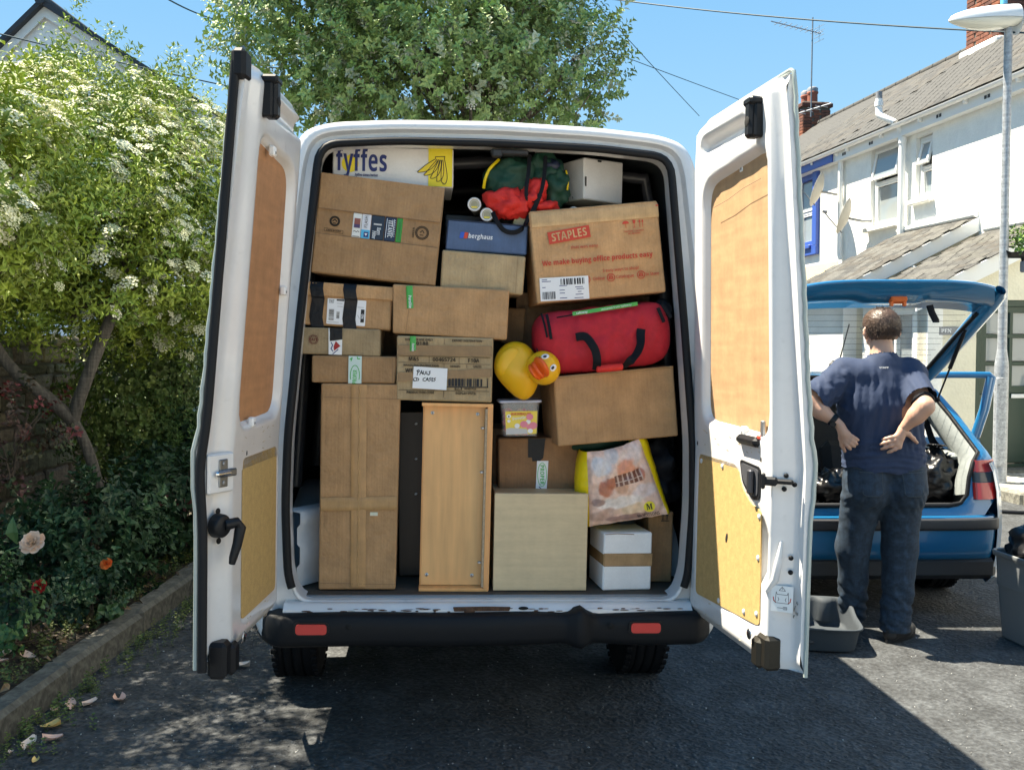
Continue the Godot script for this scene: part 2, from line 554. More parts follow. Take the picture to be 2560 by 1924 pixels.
# ink lines of a given width along polylines in the plane z
func strokes(called: String, lines: Array, width: float, m: Material, parent: Node, z: float) -> MeshInstance3D:
	var s := Shape.new()
	for l in lines:
		for k in range(l.size() - 1):
			var a: Vector2 = l[k]
			var b: Vector2 = l[k + 1]
			var d := (b - a).normalized() * width * 0.5
			var q := Vector2(-d.y, d.x)
			var p := [a - d * 0.6 - q, b + d * 0.6 - q, b + d * 0.6 + q, a - d * 0.6 + q]
			s.quad(Vector3(p[0].x, p[0].y, z), Vector3(p[1].x, p[1].y, z), Vector3(p[2].x, p[2].y, z), Vector3(p[3].x, p[3].y, z))
	return obj(called, s, m, parent)

func bars(x0: float, x1: float, y0: float, y1: float, m: Material, parent: Node, z: float, upright := true, sd := 1):
	var g := RandomNumberGenerator.new()
	g.seed = sd
	var s := Shape.new()
	var at := x0 if upright else y0
	var end := x1 if upright else y1
	var u := absf(end - at) / 46.0
	while at < end - u * 3:
		var w := u * g.randi_range(1, 3)
		if upright:
			s.quad(Vector3(at, y0, z), Vector3(at + w, y0, z), Vector3(at + w, y1, z), Vector3(at, y1, z))
		else:
			s.quad(Vector3(x0, at, z), Vector3(x1, at, z), Vector3(x1, at + w, z), Vector3(x0, at + w, z))
		at += w + u * g.randi_range(1, 2)
	obj("barcode", s, m, parent)

func _ready():
	rng.seed = 11
	# camera
	var cam := Camera3D.new()
	cam.name = "camera"
	cam.fov = 44.13
	cam.near = 0.05
	cam.far = 400.0
	add_child(cam)
	cam.position = Vector3(0, 1.62, 0)
	cam.rotation_degrees = Vector3(-2.263, 0, 0)
	cam.current = true
	# sky
	var sm := ProceduralSkyMaterial.new()
	sm.sky_top_color = Color(0.18, 0.36, 0.51)
	sm.sky_horizon_color = Color(0.43, 0.52, 0.55)
	sm.sky_curve = 0.22
	sm.ground_bottom_color = Color(0.20, 0.20, 0.19)
	sm.ground_horizon_color = Color(0.30, 0.33, 0.33)
	sm.sun_angle_max = 8.0
	var sky := Sky.new()
	sky.sky_material = sm
	var env := Environment.new()
	env.background_mode = Environment.BG_SKY
	env.sky = sky
	env.background_energy_multiplier = 1.0
	env.tonemap_mode = Environment.TONE_MAPPER_LINEAR
	env.tonemap_exposure = 4.2
	env.sdfgi_enabled = true
	env.ssao_enabled = true
	env.ssil_enabled = true
	var we := WorldEnvironment.new()
	we.name = "world"
	we.environment = env
	add_child(we)
	# sun: high, from the left and a little ahead
	var sun := DirectionalLight3D.new()
	sun.name = "sun"
	sun.light_energy = 1.55
	sun.light_color = Color(1.0, 0.955, 0.87)
	sun.light_angular_distance = 0.5
	sun.shadow_enabled = true
	add_child(sun)
	sun.look_at_from_position(Vector3.ZERO, Vector3(0.46, -1.0, 0.19), Vector3.FORWARD)

	make_materials()
	build_ground()
	build_houses()
	build_garden()
	build_tree()
	build_van()
	build_cargo()
	build_car()
	build_street_things()
	build_person()
	build_petals()
	build_far_hedge()

# ---------------------------------------------------------------- ground
func build_ground():
	var s := Shape.new()
	s.quad(Vector3(-150, 0, 60), Vector3(150, 0, 60), Vector3(150, 0, -200), Vector3(-150, 0, -200))
	struct("road", s, M.tar)
	# pale concrete yard that the street opens on, behind the viewer
	s = Shape.new()
	s.box(Vector3(-2.0, -0.046, 16.2), Vector3(14.0, 0.1, 33.0), 0.01)
	struct("concrete_yard", s, M.concrete)
	# planted bed on the left, heaped a little
	var f := FastNoiseLite.new()
	f.seed = 5
	f.frequency = 0.9
	s = Shape.new()
	var rows := []
	for i in 61:
		var row := PackedVector3Array()
		for k in 41:
			var x := -2.22 - 7.0 * k / 40.0
			var z := 3.0 - 19.0 * i / 60.0
			row.push_back(Vector3(x - 0.02 * z * 0.0, 0.085 + 0.05 * f.get_noise_2d(x * 2, z * 2) + minf(0.16, 0.06 * (-2.22 - x)) + (0.02 * f.get_noise_2d(x * 9, z * 9)), z))
		rows.push_back(row)
	s.grid(rows, false, false, true)
	struct("planting_bed", s, M.soil)
	# kerb: one stone after another
	var kerb := Node3D.new()
	kerb.name = "kerb"
	add_child(kerb)
	kerb.set_meta("kind", "structure")
	for i in 16:
		s = Shape.new()
		var z := 2.0 - 0.915 * i
		var x := -2.145 - 0.012 * (-z - 3.8)
		s.box(Vector3(x, 0.035, z - 0.455), Vector3(0.135, 0.19, 0.905), 0.022, Basis(Vector3.UP, rr(-0.006, 0.006)), warp8(0.008))
		obj("kerb_stone", s, vary(M.kerb_stone, Color.WHITE * rr(0.85, 1.1)), kerb)
	# verge where the street bends away behind the van
	s = Shape.new()
	rows = []
	for i in 21:
		var row := PackedVector3Array()
		for k in 21:
			var x := -8.0 + 11.0 * k / 20.0
			var z := -16.2 - 16.0 * i / 20.0
			row.push_back(Vector3(x, 0.03 + 0.15 * minf(1.0, i / 3.0) + 0.06 * f.get_noise_2d(x, z), z))
		rows.push_back(row)
	s.grid(rows, false, false, true)
	struct("verge", s, M.soil)
	# forecourt on the right with paving slabs
	var R := row_frame()
	s = Shape.new()
	s.box(Vector3(-5.0, 0.04, 0.9), Vector3(30.0, 0.10, 1.8))
	var fc := struct("forecourt", s, M.mortar)
	fc.transform = R
	for i in 13:
		for k in 4:
			if i > 4 and k < 3:
				continue
			s = Shape.new()
			s.box(Vector3(3.2 - 0.62 * i + (0.2 if k % 2 else 0.0), 0.098 + rr(-0.004, 0.004), 0.28 + 0.455 * k), Vector3(0.608, 0.05, 0.445), 0.006, Basis.IDENTITY, warp8(0.005))
			obj("paving_slab", s, vary(M.paving, Color.WHITE * rr(0.85, 1.1)), fc)
	for i in 22:
		s = Shape.new()
		s.box(Vector3(8.2 - 0.92 * i, 0.03, 1.87), Vector3(0.91, 0.19, 0.125), 0.02, Basis.IDENTITY, warp8(0.006))
		obj("kerb_stone", s, vary(M.kerb_stone, Color.WHITE * rr(0.95, 1.25)), fc)

func row_frame() -> Transform3D:
	return Transform3D(Basis(Vector3(0.157, 0, 0.9876), Vector3.UP, Vector3(-0.9876, 0, 0.157)), Vector3(6.8, 0, -12.2))

# ---------------------------------------------------------------- the van
func van_frame() -> Transform3D:
	return Transform3D(Basis(Vector3.UP, deg_to_rad(4.8)) * Basis(Vector3.BACK, -0.02), Vector3(-0.095, 0, -3.69))

func ring_from(pts: Array, n: int, c: Vector2) -> PackedVector2Array:
	# where rays from c at n even angles leave the outline
	var o := PackedVector2Array()
	for k in n:
		var a := TAU * k / n
		var d := Vector2(cos(a), sin(a)) * 10.0
		var best = null
		for i in pts.size():
			var q = Geometry2D.segment_intersects_segment(c, c + d, pts[i], pts[(i + 1) % pts.size()])
			if q != null and (best == null or c.distance_to(q) > c.distance_to(best)):
				best = q
		o.push_back(best if best != null else c)
	return o

func mirrored(half: Array) -> Array:
	var o := half.duplicate()
	for k in range(half.size() - 1, -1, -1):
		if half[k].x > 0.001:
			o.push_back(Vector2(-half[k].x, half[k].y))
	return o

func lean(y: float) -> float:
	return -0.12 * maxf(0.0, (y - 1.25) / 1.25)

func build_van():
	var V := van_frame()
	var van := thing("white_van", "white high-roofed panel van packed with boxes, both rear doors standing open", "van", V)
	var N := 300
	var cc := Vector2(0, 1.5)
	var outer := ring_from(Array(round_poly(mirrored([Vector2(0, 0.44), Vector2(0.89, 0.44), Vector2(0.955, 0.62), Vector2(0.975, 0.95), Vector2(0.955, 1.3), Vector2(0.90, 1.75), Vector2(0.845, 2.12), Vector2(0.808, 2.39), Vector2(0.765, 2.465), Vector2(0.66, 2.50), Vector2(0.40, 2.52), Vector2(0, 2.53)]), 0.06, 5)), N, cc)
	var opening := ring_from(Array(round_poly(mirrored([Vector2(0, 0.620), Vector2(0.745, 0.620), Vector2(0.782, 0.72), Vector2(0.795, 1.0), Vector2(0.788, 1.27), Vector2(0.752, 1.75), Vector2(0.722, 2.10), Vector2(0.697, 2.40), Vector2(0.40, 2.424), Vector2(0, 2.43)]), 0.075, 7)), N, cc)
	var blend := func(t: float) -> PackedVector2Array:
		var o := PackedVector2Array()
		for k in N:
			o.push_back(outer[k].lerp(opening[k], t))
		return o
	var at := func(r: PackedVector2Array, z: float, sx := 1.0, sy := 1.0) -> PackedVector3Array:
		var o := PackedVector3Array()
		for p in r:
			var q := Vector2(p.x * sx, 0.44 + (p.y - 0.44) * sy)
			o.push_back(Vector3(q.x, q.y, z + lean(q.y) * clampf(1.0 + z / 0.9, 0.0, 1.0)))
		return o
	var s := Shape.new()
	# outside: from the nose to the rounded rear edge, over the edge into the door channel
	s.grid([at.call(outer, -5.45, 0.72, 0.34), at.call(outer, -5.35, 0.92, 0.42), at.call(outer, -4.6, 0.97, 0.52), at.call(outer, -4.1, 0.98, 0.86), at.call(outer, -3.6, 1.0, 1.0), at.call(outer, -2.0), at.call(outer, -0.25), at.call(outer, -0.07), at.call(blend.call(0.06), -0.025), at.call(blend.call(0.18), -0.004), at.call(blend.call(0.36), 0.0), at.call(blend.call(0.47), -0.006)], true, false, true)
	s.grid([at.call(blend.call(0.47), -0.006), at.call(blend.call(0.52), -0.03), at.call(blend.call(0.56), -0.042)], true, false, true)
	s.grid([at.call(blend.call(0.56), -0.042), at.call(blend.call(0.75), -0.046), at.call(blend.call(0.92), -0.040)], true, false, true)
	# the inner lip and the jamb going in
	s.grid([at.call(blend.call(0.92), -0.040), at.call(blend.call(0.95), -0.020), at.call(blend.call(1.0), -0.020), at.call(blend.call(1.02), -0.03), at.call(blend.call(1.02), -0.13)], true, false, true)
	obj("body", s, M.white_paint, van)
	# inside of the load space
	s = Shape.new()
	s.grid([at.call(blend.call(1.02), -0.13), at.call(blend.call(0.55), -0.15), at.call(blend.call(0.45), -0.6), at.call(blend.call(0.45), -3.3), at.call(blend.call(1.2), -3.32), at.call(ring_from([cc + Vector2(-0.01, -0.01), cc + Vector2(0.01, -0.01), cc + Vector2(0.01, 0.01), cc + Vector2(-0.01, 0.01)], N, cc), -3.32)], true, false, true)
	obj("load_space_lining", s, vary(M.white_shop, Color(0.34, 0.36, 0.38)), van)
	s = Shape.new()
	for k in 4:      # ribs of the roof and the side walls, inside
		s.tube([Vector3(-0.83, 1.0, -0.5 - 0.75 * k), Vector3(-0.78, 1.9, -0.5 - 0.75 * k), Vector3(-0.68, 2.38, -0.5 - 0.75 * k), Vector3(0, 2.43, -0.5 - 0.75 * k), Vector3(0.68, 2.38, -0.5 - 0.75 * k), Vector3(0.78, 1.9, -0.5 - 0.75 * k), Vector3(0.83, 1.0, -0.5 - 0.75 * k)], 0.03, 6)
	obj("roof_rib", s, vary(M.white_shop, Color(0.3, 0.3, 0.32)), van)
	s = Shape.new()
	s.box(Vector3(0, 0.622, -1.69), Vector3(1.66, 0.02, 3.22), 0.004)
	obj("load_floor", s, M.floor_ply, van)
	s = Shape.new()
	s.box(Vector3(0, 0.626, -0.072), Vector3(1.46, 0.011, 0.016), 0.003)
	obj("floor_edge_trim", s, M.steel_grey, van)
	# wheel arches in the load space
	for sx in [-1, 1]:
		s = Shape.new()
		var rows := []
		for i in 13:
			var a := PI * i / 12.0
			rows.push_back(PackedVector3Array([Vector3(sx * 0.86, 0.63 + 0.32 * sin(a), -1.0 + 0.62 * cos(a)), Vector3(sx * 0.62, 0.63 + 0.32 * sin(a), -1.0 + 0.60 * cos(a)), Vector3(sx * 0.60, 0.63 + 0.30 * sin(a), -1.0 + 0.58 * cos(a)), Vector3(sx * 0.60, 0.63, -1.0 + 0.1 * cos(a))]))
		s.grid(rows, false, false, sx > 0)
		obj("wheel_arch", s, M.white_shop, van)
	# pressed inner panel low on the left, with its two creases
	s = Shape.new()
	var prof := [[0.64, 0.0], [0.72, 0.0], [0.735, 0.012], [0.80, 0.012], [0.815, 0.0], [0.88, 0.0], [0.895, 0.012], [0.94, 0.012], [0.95, -0.03], [0.955, -0.05]]
	var rows2 := []
	for z in [-0.16, -0.34, -0.46]:
		var row := PackedVector3Array()
		for p in prof:
			row.push_back(Vector3(-0.775 + p[1] - (z + 0.16) * 0.75, p[0], z))
		rows2.push_back(row)
	s.grid(rows2, false, false, false)
	obj("side_panel", s, M.white_shop, van)
	# rubber seal on the lip
	s = Shape.new()
	var path := []
	for k in N:
		var p: Vector2 = blend.call(0.97)[k]
		path.push_back(Vector3(p.x, p.y, -0.006 + lean(p.y)))
	path.push_back(path[0])
	path.push_back(path[1])
	var low := path.filter(func(p): return p.y > 0.66)
	var right_side := low.filter(func(p): return true)
	# start the seal at the bottom right and run over the top to the bottom left
	right_side.sort_custom(func(p, q): return atan2(p.x, 1.5 - p.y) < atan2(q.x, 1.5 - q.y) if false else fposmod(atan2(p.y - 1.5, p.x) + PI / 2, TAU) < fposmod(atan2(q.y - 1.5, q.x) + PI / 2, TAU))
	var clean := [right_side[0]]
	for p in right_side:
		if p.distance_to(clean[clean.size() - 1]) > 0.004:
			clean.push_back(p)
	s.tube(clean, 0.0165, 8, true, 1.0, Vector3.BACK)
	obj("door_seal", s, M.rubber, van)
	# grime in the channel over the opening
	s = Shape.new()
	for k in 26:
		var a := PI * 0.28 + PI * 0.44 * k / 25.0 + rr(-0.02, 0.02)
		var i := int(N * a / TAU)
		var p: Vector2 = outer[i].lerp(opening[i], rr(0.60, 0.86))
		var d := (outer[(i + 2) % N] - outer[i]).normalized()
		var l := rr(0.01, 0.045)
		var w := rr(0.001, 0.003)
		var q := Vector3(p.x, p.y, -0.043 + lean(p.y))
		var e := Vector3(d.x, d.y, 0) * l
		var h := Vector3(0, w, 0)
		s.quad(q - e - h, q + e - h, q + e + h, q - e + h)
	obj("dirt_streak", s, M.grime, van)
	# the catch in the middle of the roof edge
	s = Shape.new()
	s.box(Vector3(0.05, 2.404, -0.16), Vector3(0.15, 0.02, 0.05), 0.005)
	s.box(Vector3(0.0, 2.398, -0.15), Vector3(0.04, 0.03, 0.04), 0.005)
	obj("roof_catch", s, M.car_trim, van)
	# sill
	s = Shape.new()
	var srows := []
	for p in [[0.620, -0.10], [0.620, -0.03], [0.616, -0.012], [0.604, -0.004], [0.600, 0.006], [0.596, 0.010], [0.545, 0.012]]:
		var row := PackedVector3Array()
		for k in 31:
			var x := -0.80 + 1.6 * k / 30.0
			row.push_back(Vector3(x, p[0] + 0.0025 * sin(x * 21.0) * (1.0 if p[1] > 0 else 0.0), p[1] + 0.022))
		srows.push_back(row)
	s.grid(srows, false, false, true)
	obj("sill", s, M.white_paint, van)
	patchv("rust_patch", [Vector2(-0.145, 0.594), Vector2(0.07, 0.596), Vector2(0.075, 0.612), Vector2(-0.02, 0.614), Vector2(-0.15, 0.612)], M.rust, van, 0.0345, 0.004)
	s = Shape.new()
	s.ball(Vector3(-0.085, 0.596, 0.036), Vector3(0.022, 0.012, 0.006))
	obj("rust_lug", s, M.rust, van)
	s = Shape.new()
	s.ball(Vector3(0.125, 0.606, 0.034), Vector3(0.02, 0.007, 0.004))
	obj("sill_hole", s, M.dark_hole, van)
	s = Shape.new()
	for k in 60:
		s.ball(Vector3(rr(-0.76, 0.76), rr(0.592, 0.606), 0.0335), Vector3(rr(0.004, 0.022), rr(0.0008, 0.003), 0.0012), Basis.IDENTITY, 4, 6)
	obj("sill_wear", s, M.rust, van).set_meta("kind", "stuff")
	# bumper: one moulding, dented on the right
	s = Shape.new()
	var brows := []
	for k in 81:
		var x := -1.0 + 2.0 * k / 80.0
		var ax := absf(x)
		var end := maxf(0.0, (ax - 0.80) / 0.2)
		var back := -0.36 * end * end - 0.05 * end
		var dent := exp(-pow((x - 0.345) / 0.035, 2.0))
		var dip := exp(-pow((x - 0.37) / 0.16, 2.0)) - dent
		var row := PackedVector3Array()
		for p in [[0.590, -0.03], [0.593, 0.05], [0.588, 0.075], [0.577, 0.088], [0.545, 0.093], [0.50, 0.090], [0.478, 0.080], [0.466, 0.06], [0.462, -0.03]]:
			var y: float = p[0] + (0.022 * dent - 0.008 * dip) * (1.0 if p[0] > 0.55 else -0.5) + 0.002 * sin(x * 9.0)
			row.push_back(Vector3(x * (1.0 - 0.02 * end), y, p[1] + back + 0.014 * dent - 0.022 * dip))
		brows.push_back(row)
	s.grid(brows, false, false, true)
	obj("rear_bumper", s, M.bumper_black, van)
	for x in [-0.684, 0.598]:
		s = Shape.new()
		s.prism(round_poly(rect2(-0.067, -0.026, 0.067, 0.026), 0.02), 0.004, Transform3D(Basis.IDENTITY, Vector3(x, 0.545, 0.092)))
		var b := obj("reflector", s, M.black_plastic, van)
		s = Shape.new()
		s.prism(round_poly(rect2(-0.058, -0.0195, 0.058, 0.0195), 0.014), 0.008, Transform3D(Basis.IDENTITY, Vector3(x, 0.545, 0.094)))
		obj("lens", s, M.red_lens, b)
	for x in [-0.545, 0.46]:
		s = Shape.new()
		s.lathe([[0.0, 0.0], [0.010, 0.0], [0.012, -0.004]], 12, Transform3D(Basis(Vector3.RIGHT, PI / 2), Vector3(x, 0.552, 0.0945)))
		obj("bumper_screw", s, M.dark_hole, van)
	# dark underside, axle and spare wheel carrier
	s = Shape.new()
	s.box(Vector3(0, 0.475, -2.3), Vector3(1.72, 0.05, 4.4), 0.01)
	s.box(Vector3(0, 0.36, -1.05), Vector3(1.5, 0.10, 0.10), 0.03)
	s.box(Vector3(-0.45, 0.43, -1.0), Vector3(0.07, 0.05, 1.6), 0.01)
	s.box(Vector3(0.45, 0.43, -1.0), Vector3(0.07, 0.05, 1.6), 0.01)
	obj("underframe", s, M.black_plastic, van)
	for p in [Vector3(-0.86, 0.345, -1.02), Vector3(0.80, 0.345, -1.02), Vector3(-0.85, 0.345, -4.3), Vector3(0.85, 0.345, -4.3)]:
		wheel(van, p, 0.345, 0.21, 1)
	van_door(van, -1)
	van_door(van, 1)

func patchv(called: String, pts: Array, m: Material, parent: Node, z: float, r := 0.0) -> MeshInstance3D:
	return patch(called, pts, m, parent, z, 0.001, r)

func wheel(parent: Node, at: Vector3, r: float, w: float, seg: int, rim_m: Material = null):
	var s := Shape.new()
	var T := Transform3D(Basis(Vector3.BACK, PI / 2), at)
	s.lathe([[r * 0.6, -w * 0.46], [r * 0.82, -w * 0.5], [r * 0.95, -w * 0.46], [r, -w * 0.40], [r, -w * 0.2], [r * 0.975, -w * 0.19], [r * 0.975, -w * 0.15], [r, -w * 0.14], [r, w * 0.02], [r * 0.975, w * 0.03], [r * 0.975, w * 0.07], [r, w * 0.08], [r, w * 0.22], [r * 0.975, w * 0.23], [r * 0.975, w * 0.27], [r, w * 0.28], [r, w * 0.40], [r * 0.95, w * 0.46], [r * 0.82, w * 0.5], [r * 0.6, w * 0.46]], 40, T)
	for k in 44:      # tread blocks at the shoulders
		var a := TAU * k / 44.0
		for e in [-1, 1]:
			s.box(at + Vector3(e * w * 0.43, sin(a) * r * 0.99, cos(a) * r * 0.99), Vector3(w * 0.13, 0.026, 0.016), 0.003, Basis(Vector3.RIGHT, -a))
	var o := obj("wheel", s, M.tyre, parent)
	s = Shape.new()
	s.lathe([[0.0, -w * 0.2], [r * 0.3, -w * 0.22], [r * 0.55, -w * 0.15], [r * 0.61, -w * 0.44], [r * 0.63, -w * 0.44]], 24, T)
	s.lathe([[0.0, w * 0.2], [r * 0.3, w * 0.22], [r * 0.55, w * 0.15], [r * 0.61, w * 0.44], [r * 0.63, w * 0.44]], 24, T)
	obj("rim", s, rim_m if rim_m else M.steel_grey, o)

func smooth(a: float, b: float, x: float) -> float:
	var t := clampf((x - a) / (b - a), 0, 1)
	return t * t * (3 - 2 * t)

# signed distance to a polygon, inside negative
func poly_sd(p: Vector2, poly: PackedVector2Array) -> float:
	var d := 1e9
	for i in poly.size():
		var q := Geometry2D.get_closest_point_to_segment(p, poly[i], poly[(i + 1) % poly.size()])
		d = minf(d, p.distance_to(q))
	return -d if Geometry2D.is_point_in_polygon(p, poly) else d

# A door in its own axes: x from the hinge to the free edge, y up from the ground, z = the inner side.
# side -1: left door, whose inner side faces right; there x is mirrored so that both share one builder.
func van_door(van: Node3D, side: int):
	var hinge := Vector3(-0.80, 0, 0.0) if side < 0 else Vector3(0.80, 0, 0.0)
	var free := Vector3(-0.880, 0, 0.766) if side < 0 else Vector3(0.872, 0, 0.733)
	var u := (free - hinge).normalized()
	var nrm := Vector3(u.z, 0, -u.x) if side < 0 else Vector3(-u.z, 0, u.x)
	# keep the frame right-handed: the left door runs from its free edge to the hinge
	var T := Transform3D(Basis(u, Vector3.UP, nrm), hinge) if side > 0 else Transform3D(Basis(-u, Vector3.UP, nrm), hinge)
	var sg := 1.0 if side > 0 else -1.0
	var d := Node3D.new()
	d.name = "rear_door" if side < 0 else "rear_door_001"
	van.add_child(d, true)
	d.transform = T
	d.set_meta("label", "left rear door, plywood over its window, in shade" if side < 0 else "right rear door, plywood over its window, sunlit")
	var X := func(x: float) -> float: return x * sg
	var top := 2.495 if side > 0 else 2.46
	var bot := 0.582 if side > 0 else 0.632
	var win := round_poly([Vector2(0.085, 1.35), Vector2(0.655, 1.335), Vector2(0.655, 2.30), Vector2(0.115, 2.255)] if side > 0 else [Vector2(0.125, 1.36), Vector2(0.61, 1.345), Vector2(0.625, 2.28), Vector2(0.175, 2.245)], 0.09, 5)
	var low := round_poly([Vector2(0.045, 0.665), Vector2(0.628, 0.70), Vector2(0.615, 1.095), Vector2(0.53, 1.105), Vector2(0.455, 1.15), Vector2(0.405, 1.225), Vector2(0.045, 1.225)], 0.03, 3) if side > 0 else round_poly(rect2(0.125, 0.705, 0.545, 1.245), 0.028, 3)
	var slot := round_poly(rect2(0.10, 2.365, 0.50, 2.425), 0.028, 3)
	var bay := round_poly([Vector2(0.60, 0.83), Vector2(0.66, 0.90), Vector2(0.66, 1.02), Vector2(0.615, 1.07), Vector2(0.585, 1.04)], 0.02, 3)
	# inner surface: height above the door plane
	var edge_u := 0.685 if side > 0 else 0.645
	var free_u := 0.748 if side > 0 else 0.772
	var H := func(x: float, y: float) -> float:
		var w := (0.05 if side > 0 else 0.09) * maxf(0.0, (y - 1.25) / 1.25)
		var p := Vector2(x, y)
		if y > 1.2 and x < 0.68:
			w -= 0.040 * smooth(0.012, -0.022, poly_sd(p, win))
			if y > 2.3:
				w -= 0.030 * smooth(0.008, -0.018, poly_sd(p, slot))
		elif x < 0.70:
			w -= 0.006 * smooth(0.004, -0.004, poly_sd(p, low))
			if side > 0 and x > 0.55:
				w -= 0.05 * smooth(0.01, -0.015, poly_sd(p, bay))
		var deep := (1.0 if side > 0 else 0.58) * lerpf(0.085, 0.028, clampf((y - 1.25) / 1.25, 0, 1))
		w -= deep * smooth(edge_u - 0.008, free_u - 0.035, x) * (0.92 + 0.08 * smooth(free_u - 0.04, free_u, x))
		w -= 0.02 * smooth(0.03, -0.005, x - hinge_x(y, side))
		w -= 0.016 * smooth(top - 0.035, top - 0.005, y) + 0.016 * smooth(bot + 0.03, bot, y)
		return w
	var us := []
	for k in 31:
		us.push_back(k / 30.0)
	var ks := [0.0, 0.012, 0.03]
	for k in 70:
		ks.push_back(0.03 + 0.97 * (k + 1) / 70.0)
	var ys := []
	for k in 151:
		ys.push_back(k / 150.0)
	var rows := []
	var rim := []
	for ty in ys:
		var row := PackedVector3Array()
		for tx in ks:
			var y0: float = lerpf(bot, top, ty)
			var hx := hinge_x(y0, side)
			var fx := free_u - 0.01 * smooth(2.3, 2.48, y0)
			var x: float = lerpf(hx, fx, tx)
			var cut := 0.055 * pow(1.0 - smooth(0, 0.16, x - hx), 2.0) * smooth(2.2, 2.485, y0)
			var y: float = y0 - cut + (0.006 * smooth(0, 0.7, x) * ty)
			row.push_back(Vector3(X.call(x), y, H.call(x, y)))
		rows.push_back(row)
	var s := Shape.new()
	s.grid(rows, false, false, side < 0)
	# outer skin and edges
	var skin := []
	for i in range(0, 151, 5):
		var row := PackedVector3Array()
		for k in [0, 12, 24, 36, 48, 60, 72]:
			var p: Vector3 = rows[i][k]
			row.push_back(Vector3(p.x, p.y, (-0.098 if side > 0 else -0.062) + (0.105 if side > 0 else 0.108) * maxf(0.0, (p.y - 1.25) / 1.25) - 0.012 * exp(-pow((p.y - 1.22) / 0.12, 2)) - 0.01 + 0.05 * pow(1.0 - smooth(0.0, 0.12, absf(p.x)), 2.0)))
		skin.push_back(row)
	s.grid(skin, false, false, side > 0)
	var rim_rows := []
	for which in 2:
		var row := PackedVector3Array()
		for i in range(0, 151, 5):
			row.push_back(rows[i][72] if which == 0 else skin[i / 5][6])
		rim_rows.push_back(row)
	s.grid(rim_rows, false, false, side < 0)
	rim_rows = []
	for which in 2:
		var row := PackedVector3Array()
		for i in range(0, 151, 5):
			row.push_back(rows[i][0] if which == 0 else skin[i / 5][0])
		rim_rows.push_back(row)
	s.grid(rim_rows, false, false, side > 0)
	for e in [0, 150]:
		rim_rows = []
		for which in 2:
			var row := PackedVector3Array()
			for k in 7:
				row.push_back(rows[e][k * 12] if which == 0 else skin[e / 5][k])
			rim_rows.push_back(row)
		s.grid(rim_rows, false, false, (e == 0) == (side > 0))
	obj("door_shell", s, M.white_paint, d)
	# flange of outer skin standing past the free edge and the top
	s = Shape.new()
	var fl := []
	for i in range(0, 151, 3):
		var p: Vector3 = skin[i / 5][6]
		fl.push_back(Vector3(X.call(free_u + 0.004), lerpf(bot - 0.01, top + 0.01, i / 150.0), p.z + 0.004))
	for k in range(6, -1, -1):
		var p: Vector3 = skin[30][k]
		fl.push_back(Vector3(p.x, p.y + 0.012, p.z + 0.006))
	s.tube(fl, 0.008, 6)
	obj("door_flange", s, vary(M.white_paint, Color(0.75, 0.8, 0.78)), d)
	# panels
	var inset := func(poly: PackedVector2Array, by: float) -> PackedVector2Array:
		var o := PackedVector2Array()
		for p in Geometry2D.offset_polygon(poly, -by)[0]:
			o.push_back(Vector2(X.call(p.x), p.y))
		return o
	s = Shape.new()
	var wz := (0.05 if side > 0 else 0.09) * (1.35 - 1.25) / 1.25
	var tilt := atan2(0.04 if side > 0 else 0.072, 1.0)
	var pl: PackedVector2Array = inset.call(win, -0.012)
	var plat := PackedVector2Array()
	for p in pl:
		plat.push_back(Vector2(p.x, (p.y - 1.35)))
	s.prism(plat, 0.006, Transform3D(Basis(Vector3.RIGHT, tilt), Vector3(0, 1.35, wz - 0.034)))
	obj("plywood_panel", s, M.plywood if side > 0 else vary(M.plywood, Color(0.98, 0.88, 0.82)), d)
	s = Shape.new()
	s.prism(inset.call(low, 0.004), 0.005, Transform3D(Basis.IDENTITY, Vector3(0, 0, -0.005)))
	obj("hardboard_panel", s, M.hardboard, d)
	if side > 0:
		strokes("edge_line", [[Vector2(0.20, 2.155), Vector2(0.33, 2.165), Vector2(0.46, 2.185), Vector2(0.60, 2.195)]], 0.003, M.card_edge, d, 0.031)
	for p in ([Vector2(0.075, 1.195), Vector2(0.28, 1.20), Vector2(0.60, 1.07), Vector2(0.60, 0.93), Vector2(0.60, 0.74), Vector2(0.50, 0.72), Vector2(0.28, 0.70)] if side > 0 else []):
		s = Shape.new()
		s.ball(Vector3(X.call(p.x), p.y, 0.001), Vector3(0.010, 0.010, 0.005), Basis.IDENTITY, 6, 10)
		obj("panel_stud", s, M.white_shop, d)
	if side > 0:
		s = Shape.new()
		s.ball(Vector3(0.335, 0.945, 0.0005), Vector3(0.009, 0.019, 0.0015), Basis(Vector3.BACK, -0.3))
		obj("torn_hole", s, M.dark_hole, d)
	# latches at the top and bottom free corners
	for k in 2:
		s = Shape.new()
		var yy := 2.39 if k == 0 else 0.632
		var uu := (0.60 if side > 0 else 0.60)
		var ww: float = H.call(0.55, yy)
		if k == 0:
			s.box(Vector3(X.call(uu), yy, ww + 0.018), Vector3(0.046, 0.13, 0.046), 0.010)
			s.box(Vector3(X.call(uu), yy + 0.054, ww + 0.016), Vector3(0.066, 0.028, 0.056), 0.008)
			s.box(Vector3(X.call(uu + 0.022), yy - 0.01, ww + 0.002), Vector3(0.024, 0.11, 0.05), 0.006)
		else:
			s.box(Vector3(X.call(0.66 if side > 0 else 0.70), yy, -0.02), Vector3(0.080 if side > 0 else 0.064, 0.115, 0.06), 0.012)
			s.box(Vector3(X.call(0.635 if side > 0 else 0.655), yy - 0.01, 0.008), Vector3(0.06, 0.10, 0.03), 0.012)
		obj("door_latch", s, M.black_plastic if (side < 0 or k == 0) else vary(M.steel_grey, Color(0.42, 0.40, 0.36)), d)
		s = Shape.new()
